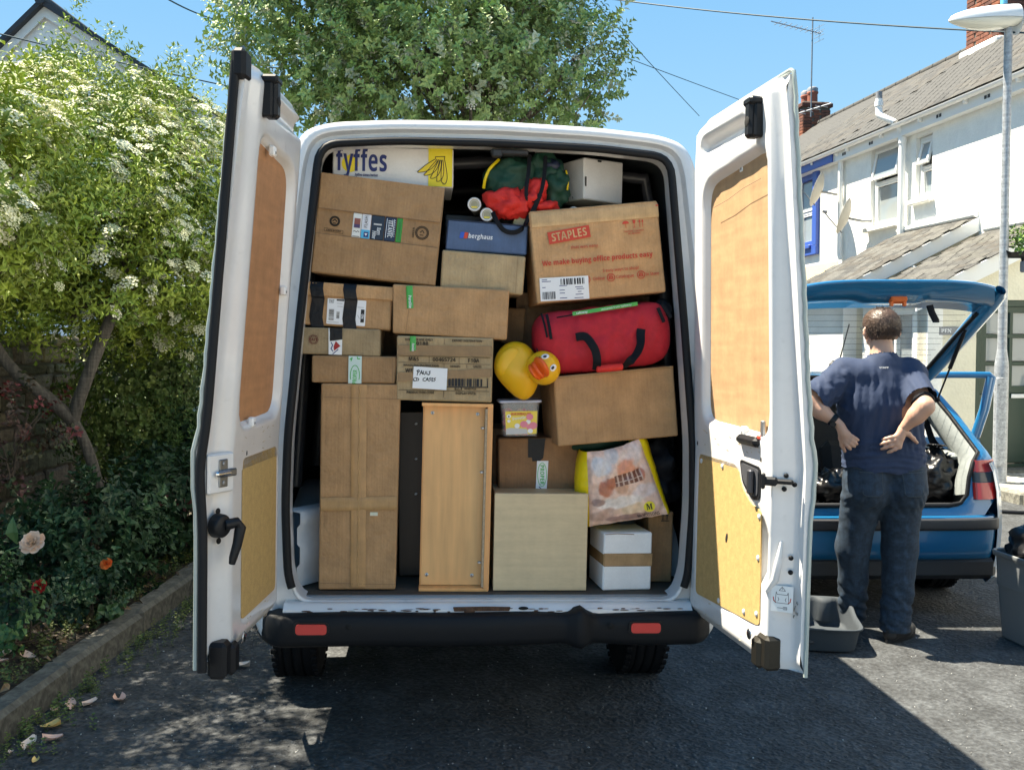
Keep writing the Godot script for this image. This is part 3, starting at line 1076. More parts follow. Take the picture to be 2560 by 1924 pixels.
		s.ball(Vector3(X.call(uu), yy - 0.012, ww + 0.040) if k == 0 else Vector3(X.call(0.615), yy + 0.045, 0.032), Vector3(0.018, 0.018, 0.004))
		obj("latch_slot", s, M.dark_hole if k == 0 else M.chrome, d)
	# clips that hold the plywood
	for p in ([Vector2(0.40, 2.268), Vector2(0.118, 1.83), Vector2(0.45, 1.345)] if side > 0 else [Vector2(0.47, 2.25), Vector2(0.165, 1.81), Vector2(0.46, 1.355)]):
		s = Shape.new()
		s.box(Vector3(X.call(p.x), p.y, H.call(0.62, p.y) - 0.004), Vector3(0.03, 0.032, 0.02), 0.004)
		obj("panel_clip", s, M.card_white, d)
		s = Shape.new()
		s.ball(Vector3(X.call(p.x), p.y - 0.004, H.call(0.62, p.y) + 0.006), Vector3(0.005, 0.005, 0.003))
		obj("screw", s, M.steel_grey, d)
	# small drain holes along the waist
	for p in ([Vector2(0.60, 1.262), Vector2(0.03, 1.26)] if side > 0 else [Vector2(0.51, 1.29), Vector2(0.44, 1.30), Vector2(0.50, 1.255), Vector2(0.20, 1.29)]):
		s = Shape.new()
		s.ball(Vector3(X.call(p.x), p.y, 0.0), Vector3(0.006, 0.009, 0.002))
		obj("drain_hole", s, M.dark_hole, d)
	s = Shape.new()      # pressed crease round the waist
	s.box(Vector3(X.call(0.36), 1.288, 0.0005), Vector3(0.50, 0.0025, 0.002))
	obj("waist_seam", s, M.white_shop, d)
	s = Shape.new()      # scuffs and dirt low on the door and round the waist
	for k in 34:
		var p := Vector2(rr(0.08, 0.60), rr(0.60, 0.70) if k < 20 else rr(1.25, 1.33))
		s.ball(Vector3(X.call(p.x), p.y, H.call(p.x, p.y) + 0.0005), Vector3(rr(0.003, 0.016), rr(0.0008, 0.0025), 0.0006), Basis(Vector3.BACK, rr(-0.3, 0.3)), 4, 6)
	obj("scuff", s, vary(M.grime, Color(1.7, 1.6, 1.5)), d).set_meta("kind", "stuff")
	if side < 0:
		door_left_fittings(d, H, X, edge_u, free_u, top, bot)
	else:
		door_right_fittings(d, H, X)

func hinge_x(y: float, side: int) -> float:
	# the hinge edge follows the body side, which leans in towards the top
	var t := maxf(0.0, (y - 1.25) / 1.25)
	return (0.075 if side < 0 else -0.035) + (0.035 if side < 0 else 0.045) * t + 0.02 * smooth(2.3, 2.5, y)

func door_left_fittings(d: Node3D, H: Callable, X: Callable, edge_u: float, free_u: float, top: float, bot: float):
	# thick rubber seal down the free edge
	var s := Shape.new()
	var path := []
	for k in 61:
		var y := lerpf(bot - 0.015, top - 0.01, k / 60.0)
		path.push_back(Vector3(X.call(free_u + 0.010), y, -0.046 + 0.09 * maxf(0.0, (y - 1.25) / 1.25) - 0.010 * exp(-pow((y - 1.22) / 0.12, 2))))
	s.tube(path, 0.0115, 8, true, 1.3, Vector3.BACK)
	obj("edge_seal", s, M.rubber, d)
	s = Shape.new()
	s.box(Vector3(X.call(free_u - 0.015), top - 0.015, 0.050), Vector3(0.075, 0.09, 0.045), 0.012)
	obj("corner_cap", s, M.rubber, d)
	# the edge face is turned to the viewer: fittings on it use its own plane
	var wm := -0.022
	var um := (edge_u + free_u) / 2 - 0.005
	var E := Transform3D(Basis(Vector3(0, 0, -1), Vector3.UP, Vector3(-1, 0, 0)), Vector3(X.call(um), 0, wm))
	var ang := atan2(0.055, free_u - 0.035 - edge_u + 0.03)
	E.basis = Basis(Vector3.UP, -ang) 
	E.origin += E.basis.z * 0.004
	s = Shape.new()
	s.box(Vector3(-0.004, 1.215, 0.001), Vector3(0.112, 0.125, 0.014), 0.012)
	obj("lock_housing", s, M.white_paint, d).transform = E
	s = Shape.new()
	s.box(Vector3(0.0, 1.215, 0.010), Vector3(0.038, 0.086, 0.006), 0.004)
	s.box(Vector3(0.018, 1.215, 0.013), Vector3(0.075, 0.024, 0.010), 0.004)
	obj("lock_plate", s, vary(M.zinc, Color(0.65, 0.66, 0.66)), d).transform = E
	s = Shape.new()
	s.box(Vector3(-0.008, 1.216, 0.018), Vector3(0.068, 0.018, 0.016), 0.007)
	obj("lock_bolt", s, M.chrome, d).transform = E
	for y in [1.245, 1.186]:
		s = Shape.new()
		s.ball(Vector3(-0.001, y, 0.014), Vector3(0.007, 0.007, 0.003))
		obj("screw", s, M.steel_grey, d).transform = E
	for p in [Vector2(-0.012, 1.098), Vector2(-0.008, 1.005)]:
		s = Shape.new()
		s.ball(Vector3(p.x, p.y, 0.001), Vector3(0.010, 0.010, 0.004))
		obj("hole", s, M.dark_hole, d).transform = E
	s = Shape.new()
	s.lathe([[0.0, 0.034], [0.030, 0.033], [0.036, 0.026], [0.038, 0.0]], 24, Transform3D(Basis(Vector3.RIGHT, PI / 2), Vector3(-0.018, 1.055, 0.0)))
	obj("handle_boss", s, M.black_plastic, d).transform = E
	s = Shape.new()
	s.tube([Vector3(-0.015, 1.058, 0.03), Vector3(0.022, 1.062, 0.045), Vector3(0.034, 1.045, 0.05), Vector3(0.020, 0.995, 0.05), Vector3(0.008, 0.955, 0.045), Vector3(0.006, 0.935, 0.042)], [0.017, 0.017, 0.018, 0.015, 0.013, 0.010], 10)
	obj("handle_lever", s, M.black_plastic, d).transform = E

func door_right_fittings(d: Node3D, H: Callable, X: Callable):
	var s := Shape.new()
	var out := round_poly([Vector2(0.435, 1.245), Vector2(0.605, 1.235), Vector2(0.605, 1.125), Vector2(0.545, 1.118), Vector2(0.465, 1.165)], 0.022, 4)
	s.prism(out, 0.008, Transform3D(Basis.IDENTITY, Vector3(0, 0, -0.004)))
	obj("inner_handle", s, M.black_plastic, d)
	s = Shape.new()
	s.prism(round_poly([Vector2(0.450, 1.235), Vector2(0.592, 1.226), Vector2(0.592, 1.137), Vector2(0.550, 1.132), Vector2(0.478, 1.172)], 0.018, 4), 0.003, Transform3D(Basis.IDENTITY, Vector3(0, 0, 0.004)))
	obj("handle_pocket", s, vary(M.car_trim, Color(1.6, 1.6, 1.6)), d)
	s = Shape.new()
	s.box(Vector3(0.56, 1.182, 0.018), Vector3(0.026, 0.085, 0.02), 0.006)
	obj("handle_lever", s, vary(M.steel_grey, Color(0.55, 0.55, 0.58)), d)
	# bracket under the plywood
	s = Shape.new()
	s.box(Vector3(0.515, 1.318, 0.008), Vector3(0.155, 0.034, 0.034), 0.012)
	obj("window_catch", s, M.black_plastic, d)
	s = Shape.new()
	s.box(Vector3(0.585, 1.362, -0.01), Vector3(0.02, 0.06, 0.012), 0.003)
	obj("catch_arm", s, M.steel_grey, d)
	s = Shape.new()
	s.box(Vector3(0.583, 1.335, 0.004), Vector3(0.02, 0.012, 0.008), 0.002)
	obj("red_tab", s, M.ink_red, d)
	# edge face
	var ang := atan2(0.085, 0.06)
	var E := Transform3D(Basis(Vector3.UP, ang), Vector3(0.700, 0, -0.037))
	E.origin += E.basis.z * 0.005
	s = Shape.new()
	s.box(Vector3(-0.045, 1.202, 0.012), Vector3(0.05, 0.028, 0.03), 0.006)
	s.box(Vector3(0.0, 1.203, 0.010), Vector3(0.06, 0.016, 0.02), 0.005)
	s.box(Vector3(-0.064, 1.202, 0.020), Vector3(0.012, 0.052, 0.02), 0.004)
	obj("striker", s, M.black_plastic, d).transform = E
	for p in [Vector2(0.005, 1.222), Vector2(0.032, 1.195), Vector2(0.0, 1.178), Vector2(0.028, 0.955), Vector2(0.028, 0.908)]:
		s = Shape.new()
		s.lathe([[0.0, 0.004], [0.007, 0.004], [0.0085, 0.0]], 12, Transform3D(Basis(Vector3.RIGHT, PI / 2), Vector3(p.x, p.y, 0.0)))
		obj("plug", s, M.rubber, d).transform = E
	# pressed blister low on the edge
	s = Shape.new()
	s.tube([Vector3(-0.046, 0.835, -0.012), Vector3(-0.020, 0.88, 0.0), Vector3(-0.010, 0.94, 0.004), Vector3(-0.004, 1.005, -0.004)], [0.012, 0.016, 0.015, 0.006], 10, true, 0.8)
	obj("pressed_rib", s, M.white_paint, d).transform = E
	# warning label: a triangle over a small diagram of the open doors
	var L := E * Transform3D(Basis.IDENTITY, Vector3(0.004, 0.818, 0.0))
	var z := 0.0012
	patch("label_paper", rect2(-0.035, -0.043, 0.035, 0.043), vary(M.paper, Color(0.97, 0.97, 0.96)), d, 0.0, 0.001).transform = L
	var tri := [Vector2(-0.010, 0.027), Vector2(0.010, 0.027), Vector2(0.0, 0.040), Vector2(-0.010, 0.027)]
	strokes("label_print", [tri, [Vector2(0, 0.031), Vector2(0, 0.036)], [Vector2(-0.022, -0.014), Vector2(-0.019, 0.022), Vector2(-0.016, 0.014), Vector2(0.016, 0.014), Vector2(0.019, 0.022), Vector2(0.022, -0.014), Vector2(-0.022, -0.014)], [Vector2(-0.013, 0.004), Vector2(-0.010, -0.002), Vector2(-0.013, -0.008)], [Vector2(0.013, 0.004), Vector2(0.010, -0.002), Vector2(0.013, -0.008)], [Vector2(-0.014, -0.030), Vector2(0.014, -0.030)], [Vector2(0.004, -0.026), Vector2(0.016, -0.026), Vector2(0.016, -0.034), Vector2(0.004, -0.034)]], 0.0016, M.ink, d, z).transform = L
	strokes("label_mark", [[Vector2(-0.028, 0.004), Vector2(-0.026, -0.008), Vector2(-0.020, -0.012)], [Vector2(0.028, 0.004), Vector2(0.026, -0.008), Vector2(0.020, -0.012)]], 0.003, M.ink_red, d, z).transform = L
	s = Shape.new()
	for k in 9:
		s.ball(Vector3(0.048 + rr(-0.008, 0.006), 0.81 - 0.006 * k + rr(-0.004, 0.004), 0.0), Vector3(0.002, rr(0.002, 0.006), 0.0012), Basis.IDENTITY, 4, 6)
	obj("paint_scratch", s, M.grime, d).transform = E

# ---------------------------------------------------------------- what is packed in the van
# a cardboard box: its thing stands at the middle of the front face, x right, y up, z towards the door
func carton(called: String, label: String, c: Vector3, w: float, h: float, d: float, roll: float, yaw: float, m: Material, tint := 1.0, warp := 0.004) -> Node3D:
	var t := thing(called, label, "box", van_frame() * xf(c, roll, yaw))
	var s := Shape.new()
	var wp := warp8(warp)
	for k in [4, 5, 6, 7]:      # the front never stands proud of its print
		wp[k].z = -absf(wp[k].z) * 0.4
	s.box(Vector3(0, 0, -d / 2), Vector3(w, h, d), 0.005, Basis.IDENTITY, wp)
	obj("box_sides", s, vary(m, Color.WHITE * tint), t)
	return t

func flap(t: Node3D, called: String, pts: Array, m: Material, thick := 0.004):
	var s := Shape.new()
	s.prism(PackedVector2Array(pts), thick, Transform3D(Basis.IDENTITY, Vector3(0, 0, 0.0015)))
	obj(called, s, m, t)

# a strip of tape that is never quite flat: from a to b, with ripples
func tape(t: Node3D, called: String, a: Vector2, b: Vector2, w: float, m: Material, z := 0.002, ripple := 0.0012, ragged := 0.0):
	var s := Shape.new()
	var rows := []
	var N := 14
	var d := (b - a).normalized()
	var q := Vector2(-d.y, d.x)
	for i in N + 1:
		var p := a.lerp(b, float(i) / N)
		var row := PackedVector3Array()
		for k in 7:
			var e := (k / 6.0 - 0.5) * w
			var g := p + q * e + d * (rr(-ragged, ragged) if i == N or i == 0 else 0.0)
			row.push_back(Vector3(g.x, g.y, z + rr(0, ripple) + (0.0008 if k > 0 and k < 6 else -0.0015)))
		rows.push_back(row)
	s.grid(rows)
	return obj(called, s, m, t)

func ring_line(c: Vector2, r: Vector2, n := 18, a0 := 0.0, a1 := TAU) -> Array:
	var o := []
	for k in n + 1:
		var a := lerpf(a0, a1, float(k) / n)
		o.push_back(c + Vector2(cos(a) * r.x, sin(a) * r.y))
	return o

func T2(x: float, y: float, z := 0.002, roll := 0.0) -> Transform3D:
	return Transform3D(Basis(Vector3.BACK, roll), Vector3(x, y, z))

func build_cargo():
	var V := van_frame()
	var t: Node3D
	var s: Shape
	# banana box under the roof
	t = carton("banana_box", "white banana box with blue lettering and a yellow panel, under the van roof", Vector3(-0.42, 2.352, -0.25), 0.49, 0.16, 0.33, 0.004, 0.0, M.card_white, 0.95)
	patch("yellow_panel", rect2(0.145, -0.078, 0.243, 0.078), M.ink_yellow, t, 0.0014)
	s = Shape.new()
	s.prism(PackedVector2Array([Vector2(-0.012, 0.035), Vector2(0.012, 0.035), Vector2(0.0, 0.0)]), 0.001, T2(-0.165, 0.006, 0.0016))
	s.lathe([[0.034, 0.0], [0.034, 0.001], [0.0, 0.001]], 20, Transform3D(Basis(Vector3.RIGHT, PI / 2), Vector3(-0.172, 0.004, 0.0012)))
	obj("yellow_mark", s, M.ink_yellow, t)
	words("fyffes", T2(-0.125, 0.017, 0.0035), 0.088, M.ink_blue, t, "Droid Sans,b", 0.205)
	words("fyffes times better", T2(-0.105, -0.040), 0.0105, M.ink_blue, t, "Droid Sans,bi", 0.092)
	# the printed bunch of bananas: fingers fanned from one stalk
	s = Shape.new()
	var lines := []
	for k in 5:
		var a0 := Vector2(0.178 + 0.007 * k, 0.030)
		var end := Vector2(0.102 + 0.026 * k, -0.022 - 0.011 * k)
		var mid := Vector2(0.150 + 0.016 * k, -0.004 - 0.016 * k)
		var up := []
		var dn := []
		for i in 11:
			var f := i / 10.0
			var p := a0.lerp(mid, f).lerp(mid.lerp(end, f), f)
			var n := (mid - a0).lerp(end - mid, f).normalized()
			var q := Vector2(-n.y, n.x) * (0.0105 * sin(PI * minf(f * 0.9 + 0.1, 1.0)) + 0.002)
			up.push_back(p + q)
			dn.push_back(p - q)
		var z := 0.0026 + 0.0002 * k
		for i in 10:
			s.quad(Vector3(up[i].x, up[i].y, z), Vector3(dn[i].x, dn[i].y, z), Vector3(dn[i + 1].x, dn[i + 1].y, z), Vector3(up[i + 1].x, up[i + 1].y, z))
		lines.push_back(up)
		lines.push_back(dn)
		lines.push_back([up[10], dn[10]])
	lines.push_back([Vector2(0.174, 0.034), Vector2(0.174, 0.042), Vector2(0.212, 0.044), Vector2(0.210, 0.032)])
	obj("banana_print", s, vary(M.ink_yellow, Color(0.98, 0.95, 1)), t)
	strokes("banana_outline", lines, 0.0028, M.ink, t, 0.0038)

	# big box with DVD spines showing between its flaps
	t = carton("brown_carton", "large tilted brown carton with film spines showing in the gap between its flaps", Vector3(-0.468, 2.083, -0.17), 0.497, 0.396, 0.32, -0.087, 0.0, M.card, 0.92)
	flap(t, "flap", [Vector2(-0.244, 0.058), Vector2(0.241, 0.056), Vector2(0.246, 0.195), Vector2(-0.246, 0.196)], vary(M.card, Color.WHITE * 0.95))
	flap(t, "flap", [Vector2(-0.246, -0.195), Vector2(0.246, -0.195), Vector2(0.241, -0.046), Vector2(-0.244, -0.042)], vary(M.card, Color.WHITE * 0.95))
	strokes("flap_edge", [[Vector2(-0.245, 0.0575), Vector2(0.241, 0.0555)], [Vector2(-0.244, -0.0425), Vector2(0.241, -0.0465)], [Vector2(0.2415, 0.057), Vector2(0.2455, 0.19)]], 0.0022, M.card_edge, t, 0.0058)
	strokes("printed_ring", [ring_line(Vector2(-0.176, 0.012), Vector2(0.019, 0.019)), ring_line(Vector2(-0.176, 0.012), Vector2(0.015, 0.015)), [Vector2(-0.184, 0.012), Vector2(-0.176, 0.02), Vector2(-0.168, 0.012)], [Vector2(-0.181, 0.004), Vector2(-0.172, 0.004)]], 0.0042, M.ink_brown, t, 0.0022)
	strokes("printed_ring", [ring_line(Vector2(0.173, 0.006), Vector2(0.026, 0.026)), ring_line(Vector2(0.173, 0.006), Vector2(0.021, 0.021)), [Vector2(0.166, 0.008), Vector2(0.174, 0.016), Vector2(0.181, 0.006)], [Vector2(0.165, -0.003), Vector2(0.178, -0.003)]], 0.004, vary(M.ink_brown, Color(1.6, 1.6, 1.6)), t, 0.0022)
	strokes("print_box", [[Vector2(-0.214, -0.030), Vector2(-0.140, -0.034), Vector2(-0.140, -0.022), Vector2(-0.214, -0.018), Vector2(-0.214, -0.030)]], 0.0012, M.ink_brown, t, 0.0024)
	words("CARDBOARD", T2(-0.177, -0.026, 0.0022), 0.006, M.ink_brown, t, "Droid Sans,b", 0.058)
	words("GREEN", T2(0.138, 0.004, 0.0022, PI / 2), 0.007, vary(M.ink_brown, Color(1.6, 1.6, 1.6)), t, "Droid Sans,b", 0.04)
	var DV := t.transform
	var spines := [[-0.100, 0.034, Color(0.72, 0.72, 0.68), "white film case spine with a small picture, leftmost in the carton gap"], [-0.0635, 0.036, Color(0.66, 0.66, 0.70), "white and pale blue film case spine, second in the carton gap"], [-0.0175, 0.053, Color(0.010, 0.016, 0.035), "dark film case spine with white script, in the carton gap"], [0.033, 0.045, Color(0.008, 0.016, 0.05), "navy film case spine with tall white capitals, in the carton gap"], [0.069, 0.023, Color(0.035, 0.26, 0.03), "plain green film case spine, at the end of the carton gap"]]
	for k in 5:
		var sp: Array = spines[k]
		var b := thing("film_case", sp[3], "dvd case", DV * Transform3D(Basis.IDENTITY, Vector3(sp[0] + 0.012, 0.006, 0.0)), "film cases inside the large carton")
		s = Shape.new()
		s.box(Vector3(0, 0, -0.001), Vector3(sp[1], 0.097, 0.0075), 0.002)
		obj("case", s, mt("case_%d" % k, sp[2], 0.25), b)
		if k == 0:
			patch("picture", rect2(-0.011, -0.010, 0.013, 0.028), mt("poster_brown", Color(0.25, 0.07, 0.05), 0.4), b, 0.0032)
			patch("picture", rect2(-0.011, -0.010, 0.013, 0.004), mt("poster_violet", Color(0.06, 0.035, 0.12), 0.4), b, 0.0042)
			strokes("squiggle", [[Vector2(-0.012, -0.026), Vector2(-0.006, -0.022), Vector2(0.0, -0.027), Vector2(0.006, -0.022), Vector2(0.012, -0.026)], [Vector2(-0.013, -0.044), Vector2(0.013, -0.044)]], 0.0022, M.ink_brown, b, 0.0036)
		elif k == 1:
			words("FLASH", T2(-0.001, 0.018, 0.0034, PI / 2), 0.012, M.ink_brown, b, "Droid Sans,i", 0.046)
			patch("blue_foot", rect2(-0.017, -0.048, 0.017, -0.014), mt("case_sky", Color(0.08, 0.42, 0.66), 0.3), b, 0.0030)
			patch("badge", rect2(-0.006, -0.043, 0.012, -0.022), M.ink_blue, b, 0.0040)
			patch("badge_mark", [Vector2(-0.003, -0.028), Vector2(0.003, -0.039), Vector2(0.009, -0.028)], M.ink_white, b, 0.0048)
		elif k == 2:
			patch("glow_band", rect2(-0.016, 0.010, 0.016, 0.016), M.paper_grey, b, 0.0032)
			words("Harry", T2(0.006, -0.014, 0.0034, -PI / 2), 0.015, M.ink_white, b, "Droid Serif,b", 0.03)
			words("Potter", T2(-0.011, -0.030, 0.0034, -PI / 2), 0.015, M.ink_white, b, "Droid Serif,b", 0.032)
		elif k == 3:
			words("TITANIC", T2(0.0, 0.002, 0.0034, -PI / 2), 0.018, M.ink_white, b, "Droid Serif,b", 0.070)
			strokes("white_line", [[Vector2(-0.016, -0.036), Vector2(-0.015, 0.040)], [Vector2(0.014, 0.040), Vector2(0.012, -0.028)]], 0.002, M.ink_white, b, 0.0036)
			for i in 8:
				patch("tiny_print", rect2(0.0165, 0.034 - 0.009 * i, 0.0185, 0.038 - 0.009 * i), M.ink_white, b, 0.0032)
		else:
			for i in 12:
				patch("tiny_print", rect2(-0.004, 0.03 - 0.006 * i, 0.004, 0.032 - 0.006 * i), vary(M.ink_green, Color(0.5, 0.5, 0.5)), b, 0.0032)

	# blue shoe box with the plain box under it
	t = carton("shoe_box", "blue shoe box with a white name and a red and blue mark", Vector3(-0.03, 2.068, -0.20), 0.333, 0.120, 0.30, -0.052, 0.0, M.card_blue)
	words("berghaus", T2(-0.028, 0.0, 0.0022), 0.018, M.ink_white, t, "Droid Sans,bi", 0.098, 0.1)
	patch("mark", [Vector2(-0.114, -0.012), Vector2(-0.098, -0.012), Vector2(-0.094, 0.013), Vector2(-0.110, 0.013)], mt("mark_blue", Color(0.02, 0.09, 0.5), 0.5), t, 0.0022, 0.001, 0.003)
	patch("mark", [Vector2(-0.097, -0.012), Vector2(-0.082, -0.012), Vector2(-0.078, 0.013), Vector2(-0.093, 0.013)], M.ink_red, t, 0.0022, 0.001, 0.003)
	s = Shape.new()
	s.box(Vector3(0, 0.0595, -0.15), Vector3(0.336, 0.004, 0.303), 0.0015)
	obj("lid_edge", s, vary(M.card_blue, Color.WHITE * 0.6), t)
	t = carton("beige_box", "plain beige box under the blue shoe box", Vector3(-0.044, 1.926, -0.18), 0.337, 0.158, 0.30, -0.05, 0.0, M.card_pale, 0.94)
	strokes("board_seam", [[Vector2(0.135, -0.077), Vector2(0.135, 0.077)]], 0.0012, M.card_edge, t, 0.0046)

	# white box turned so that two of its sides show
	t = carton("white_carton", "white carton turned corner-on at the top, beside the rucksack", Vector3(0.47, 2.337, -0.33), 0.21, 0.175, 0.20, 0.02, 0.50, M.card_white, 0.93)
	s = Shape.new()
	s.box(Vector3(-0.1035, 0, -0.1), Vector3(0.003, 0.170, 0.19), 0.001)
	obj("cream_end", s, M.card_cream, t)
	strokes("hand_hole", [[Vector2(-0.103, 0.005), Vector2(-0.103, -0.03)]], 0.008, M.dark_hole, t, 0.005)
	patch("catch_slot", rect2(-0.04, 0.074, -0.02, 0.082), M.dark_hole, t, 0.0045)
	words("01", Transform3D(Basis(Vector3.UP, -PI / 2), Vector3(-0.1055, -0.07, -0.08)), 0.009, M.ink, t, "Droid Sans,b")

	# office supplies box
	t = carton("office_supplies_box", "large tilted brown box with red shop lettering and a white address label", Vector3(0.422, 2.016, -0.16), 0.530, 0.376, 0.34, 0.115, 0.0, M.card, 1.12)
	s = Shape.new()
	s.prism(PackedVector2Array([Vector2(-0.0865, -0.0245), Vector2(0.0865, -0.0245), Vector2(0.0865, 0.0245), Vector2(-0.0865, 0.0245)]), 0.0008, T2(-0.114, 0.081, 0.0042, 0.095))
	obj("red_panel", s, M.ink_red, t)
	words("STAPLES", T2(-0.114, 0.081, 0.0055, 0.095), 0.032, vary(M.card_pale, Color(1.05, 1.0, 0.95)), t, "Droid Sans,b", 0.145)
	words("that was easy.", T2(-0.053, 0.029, 0.0045), 0.0125, M.ink_red, t, "Droid Sans", 0.116)
	words("We make buying office products easy", T2(-0.006, -0.026, 0.0045), 0.0205, M.ink_red, t, "Droid Sans,b", 0.457)
	words("3 easy ways to shop!", T2(0.085, -0.076, 0.0045), 0.0125, M.ink_red, t, "Droid Sans", 0.150)
	words("Online", T2(-0.0085, -0.106, 0.0045), 0.013, M.ink_red, t, "Droid Sans", 0.049)
	words("Catalogue", T2(0.100, -0.106, 0.0045), 0.013, M.ink_red, t, "Droid Sans", 0.074)
	words("In Store", T2(0.214, -0.106, 0.0045), 0.013, M.ink_red, t, "Droid Sans", 0.056)
	for k in 3:
		var cx: float = [-0.060, 0.042, 0.167][k]
		strokes("round_icon", [ring_line(Vector2(cx, -0.106), Vector2(0.0155, 0.0155)), [Vector2(cx - 0.008, -0.112), Vector2(cx + 0.008, -0.112), Vector2(cx + 0.006, -0.102), Vector2(cx - 0.006, -0.102), Vector2(cx - 0.008, -0.112)], [Vector2(cx - 0.007, -0.097), Vector2(cx + 0.007, -0.097)], [Vector2(cx - 0.008, -0.108), Vector2(cx + 0.008, -0.106)]], 0.0028, M.ink_red, t, 0.0045)
	# keep dry, fragile, this way up
	s = Shape.new()
	s.prism(PackedVector2Array(ring_line(Vector2(0.122, 0.105), Vector2(0.014, 0.012), 12, 0.0, PI)), 0.0006, T2(0, 0, 0.0042))
	s.prism(PackedVector2Array([Vector2(0.150, 0.118), Vector2(0.164, 0.118), Vector2(0.161, 0.106), Vector2(0.157, 0.102), Vector2(0.153, 0.106)]), 0.0006, T2(0, 0, 0.0042))
	for x in [0.180, 0.192]:
		s.prism(PackedVector2Array([Vector2(x - 0.005, 0.108), Vector2(x + 0.005, 0.108), Vector2(x, 0.119)]), 0.0006, T2(0, 0, 0.0042))
	obj("handling_icons", s, M.ink_red, t)
	strokes("icon_stem", [[Vector2(0.122, 0.105), Vector2(0.122, 0.089)], [Vector2(0.157, 0.104), Vector2(0.157, 0.089)], [Vector2(0.152, 0.088), Vector2(0.162, 0.088)], [Vector2(0.180, 0.108), Vector2(0.180, 0.086)], [Vector2(0.192, 0.108), Vector2(0.192, 0.086)]], 0.002, M.ink_red, t, 0.0045)
	words("CAUTION: CONTENTS", T2(0.154, 0.074, 0.0045), 0.0065, M.ink_red, t, "Droid Sans", 0.082)
	words("NO RETURN", T2(0.154, 0.064, 0.0045), 0.0065, M.ink_red, t, "Droid Sans", 0.05)
	patch("red_corner", rect2(0.252, 0.166, 0.263, 0.172), M.ink_red, t, 0.0046)
	tape(t, "clear_tape_edge", Vector2(-0.262, 0.150), Vector2(0.262, 0.150), 0.055, vary(M.tape_brown, Color(1.25, 1.28, 1.3)), 0.0035, 0.0006)
	var lab := T2(-0.153, -0.134, 0.0, -0.035)
	for o in [patch("address_label", rect2(-0.100, -0.047, 0.100, 0.047), M.paper, t, 0.0045), strokes("label_lines", [[Vector2(-0.09, 0.039), Vector2(-0.07, 0.039)], [Vector2(-0.09, 0.032), Vector2(-0.055, 0.032)], [Vector2(-0.09, 0.008), Vector2(-0.078, 0.008)], [Vector2(-0.02, 0.012), Vector2(0.01, 0.012)], [Vector2(-0.02, -0.006), Vector2(0.0, -0.006)], [Vector2(-0.02, -0.018), Vector2(0.0, -0.018)], [Vector2(0.045, 0.004), Vector2(0.075, 0.004)], [Vector2(0.05, -0.004), Vector2(0.08, -0.004)], [Vector2(0.045, -0.026), Vector2(0.075, -0.026)], [Vector2(-0.02, -0.038), Vector2(0.008, -0.038)], [Vector2(0.04, -0.040), Vector2(0.075, -0.040)], [Vector2(0.055, -0.015), Vector2(0.068, -0.015)]], 0.0028, M.ink_blue, t, 0.006)]:
		o.transform = lab
	for b in [[-0.015, 0.092, 0.015, 0.040, 3], [-0.092, -0.035, -0.040, -0.010, 4]]:
		bars(b[0], b[1], b[2], b[3], M.ink, t, 0.006, true, b[4])
		t.get_child(t.get_child_count() - 1).transform = lab

	build_holdall()

	# plain box under the holdall, corner and top showing
	t = carton("brown_carton", "plain wide brown carton tilted under the red holdall", Vector3(0.510, 1.389, -0.15), 0.505, 0.288, 0.34, 0.105, 0.06, M.card, 1.02)
	tape(t, "tape", Vector2(-0.25, 0.141), Vector2(0.25, 0.141), 0.008, M.tape_brown, 0.0035, 0.0004)

	build_duck()
	build_tub()

	# box under the sweets tub
	t = carton("brown_carton", "reddish brown carton with black tape, under the marshmallow tub", Vector3(0.206, 1.127, -0.28), 0.335, 0.232, 0.30, 0.008, 0.0, M.card_red, 0.80)
	flap(t, "tape_end", [Vector2(-0.043, 0.114), Vector2(0.030, 0.114), Vector2(0.022, 0.032), Vector2(0.008, 0.020), Vector2(-0.024, 0.018), Vector2(-0.026, 0.034), Vector2(-0.042, 0.034)], M.tape_black, 0.002)
	patch("label", [Vector2(-0.009, -0.114), Vector2(0.038, -0.114), Vector2(0.044, 0.020), Vector2(-0.004, 0.020)], M.paper, t, 0.003)
	words("PROPER", T2(0.018, -0.038, 0.0044, -PI / 2 + 0.02), 0.017, M.ink_green, t, "Droid Sans,b", 0.082)
	strokes("green_oval", [ring_line(Vector2(0.018, -0.038), Vector2(0.019, 0.050), 20)], 0.0025, vary(M.ink_green, Color(1.5, 1.1, 1.3)), t, 0.0042)
	strokes("pen_mark", [[Vector2(0.006, -0.09), Vector2(0.014, -0.098), Vector2(0.016, -0.108), Vector2(0.028, -0.100)]], 0.004, M.ink_blue, t, 0.0042)

	# pale birch cabinet
	t = thing("birch_cabinet", "small pale birch-faced cabinet standing on the van floor, under the black-taped carton", "cabinet", V * xf(Vector3(0.206, 0.834, -0.12)))
	s = Shape.new()
	s.box(Vector3(0, 0, -0.009), Vector3(0.382, 0.396, 0.018), 0.0018)
	obj("front_panel", s, M.wood_birch, t)
	s = Shape.new()
	s.box(Vector3(0.0, 0.188, -0.16), Vector3(0.376, 0.016, 0.28), 0.001)
	obj("top_panel", s, vary(M.wood_birch, Color(0.92, 0.88, 0.85)), t)
	for x in [-0.181, 0.181]:
		s = Shape.new()
		s.box(Vector3(x, -0.009, -0.16), Vector3(0.016, 0.376, 0.28), 0.001)
		obj("side_panel", s, vary(M.wood_birch, Color(0.92, 0.88, 0.85)), t)

	# tall box
	t = carton("tall_carton", "tall narrow brown carton with yellowed tape down its middle, standing on the floor", Vector3(-0.528, 1.050, -0.13), 0.303, 0.832, 0.35, -0.004, 0.0, M.card, 1.0, 0.007)
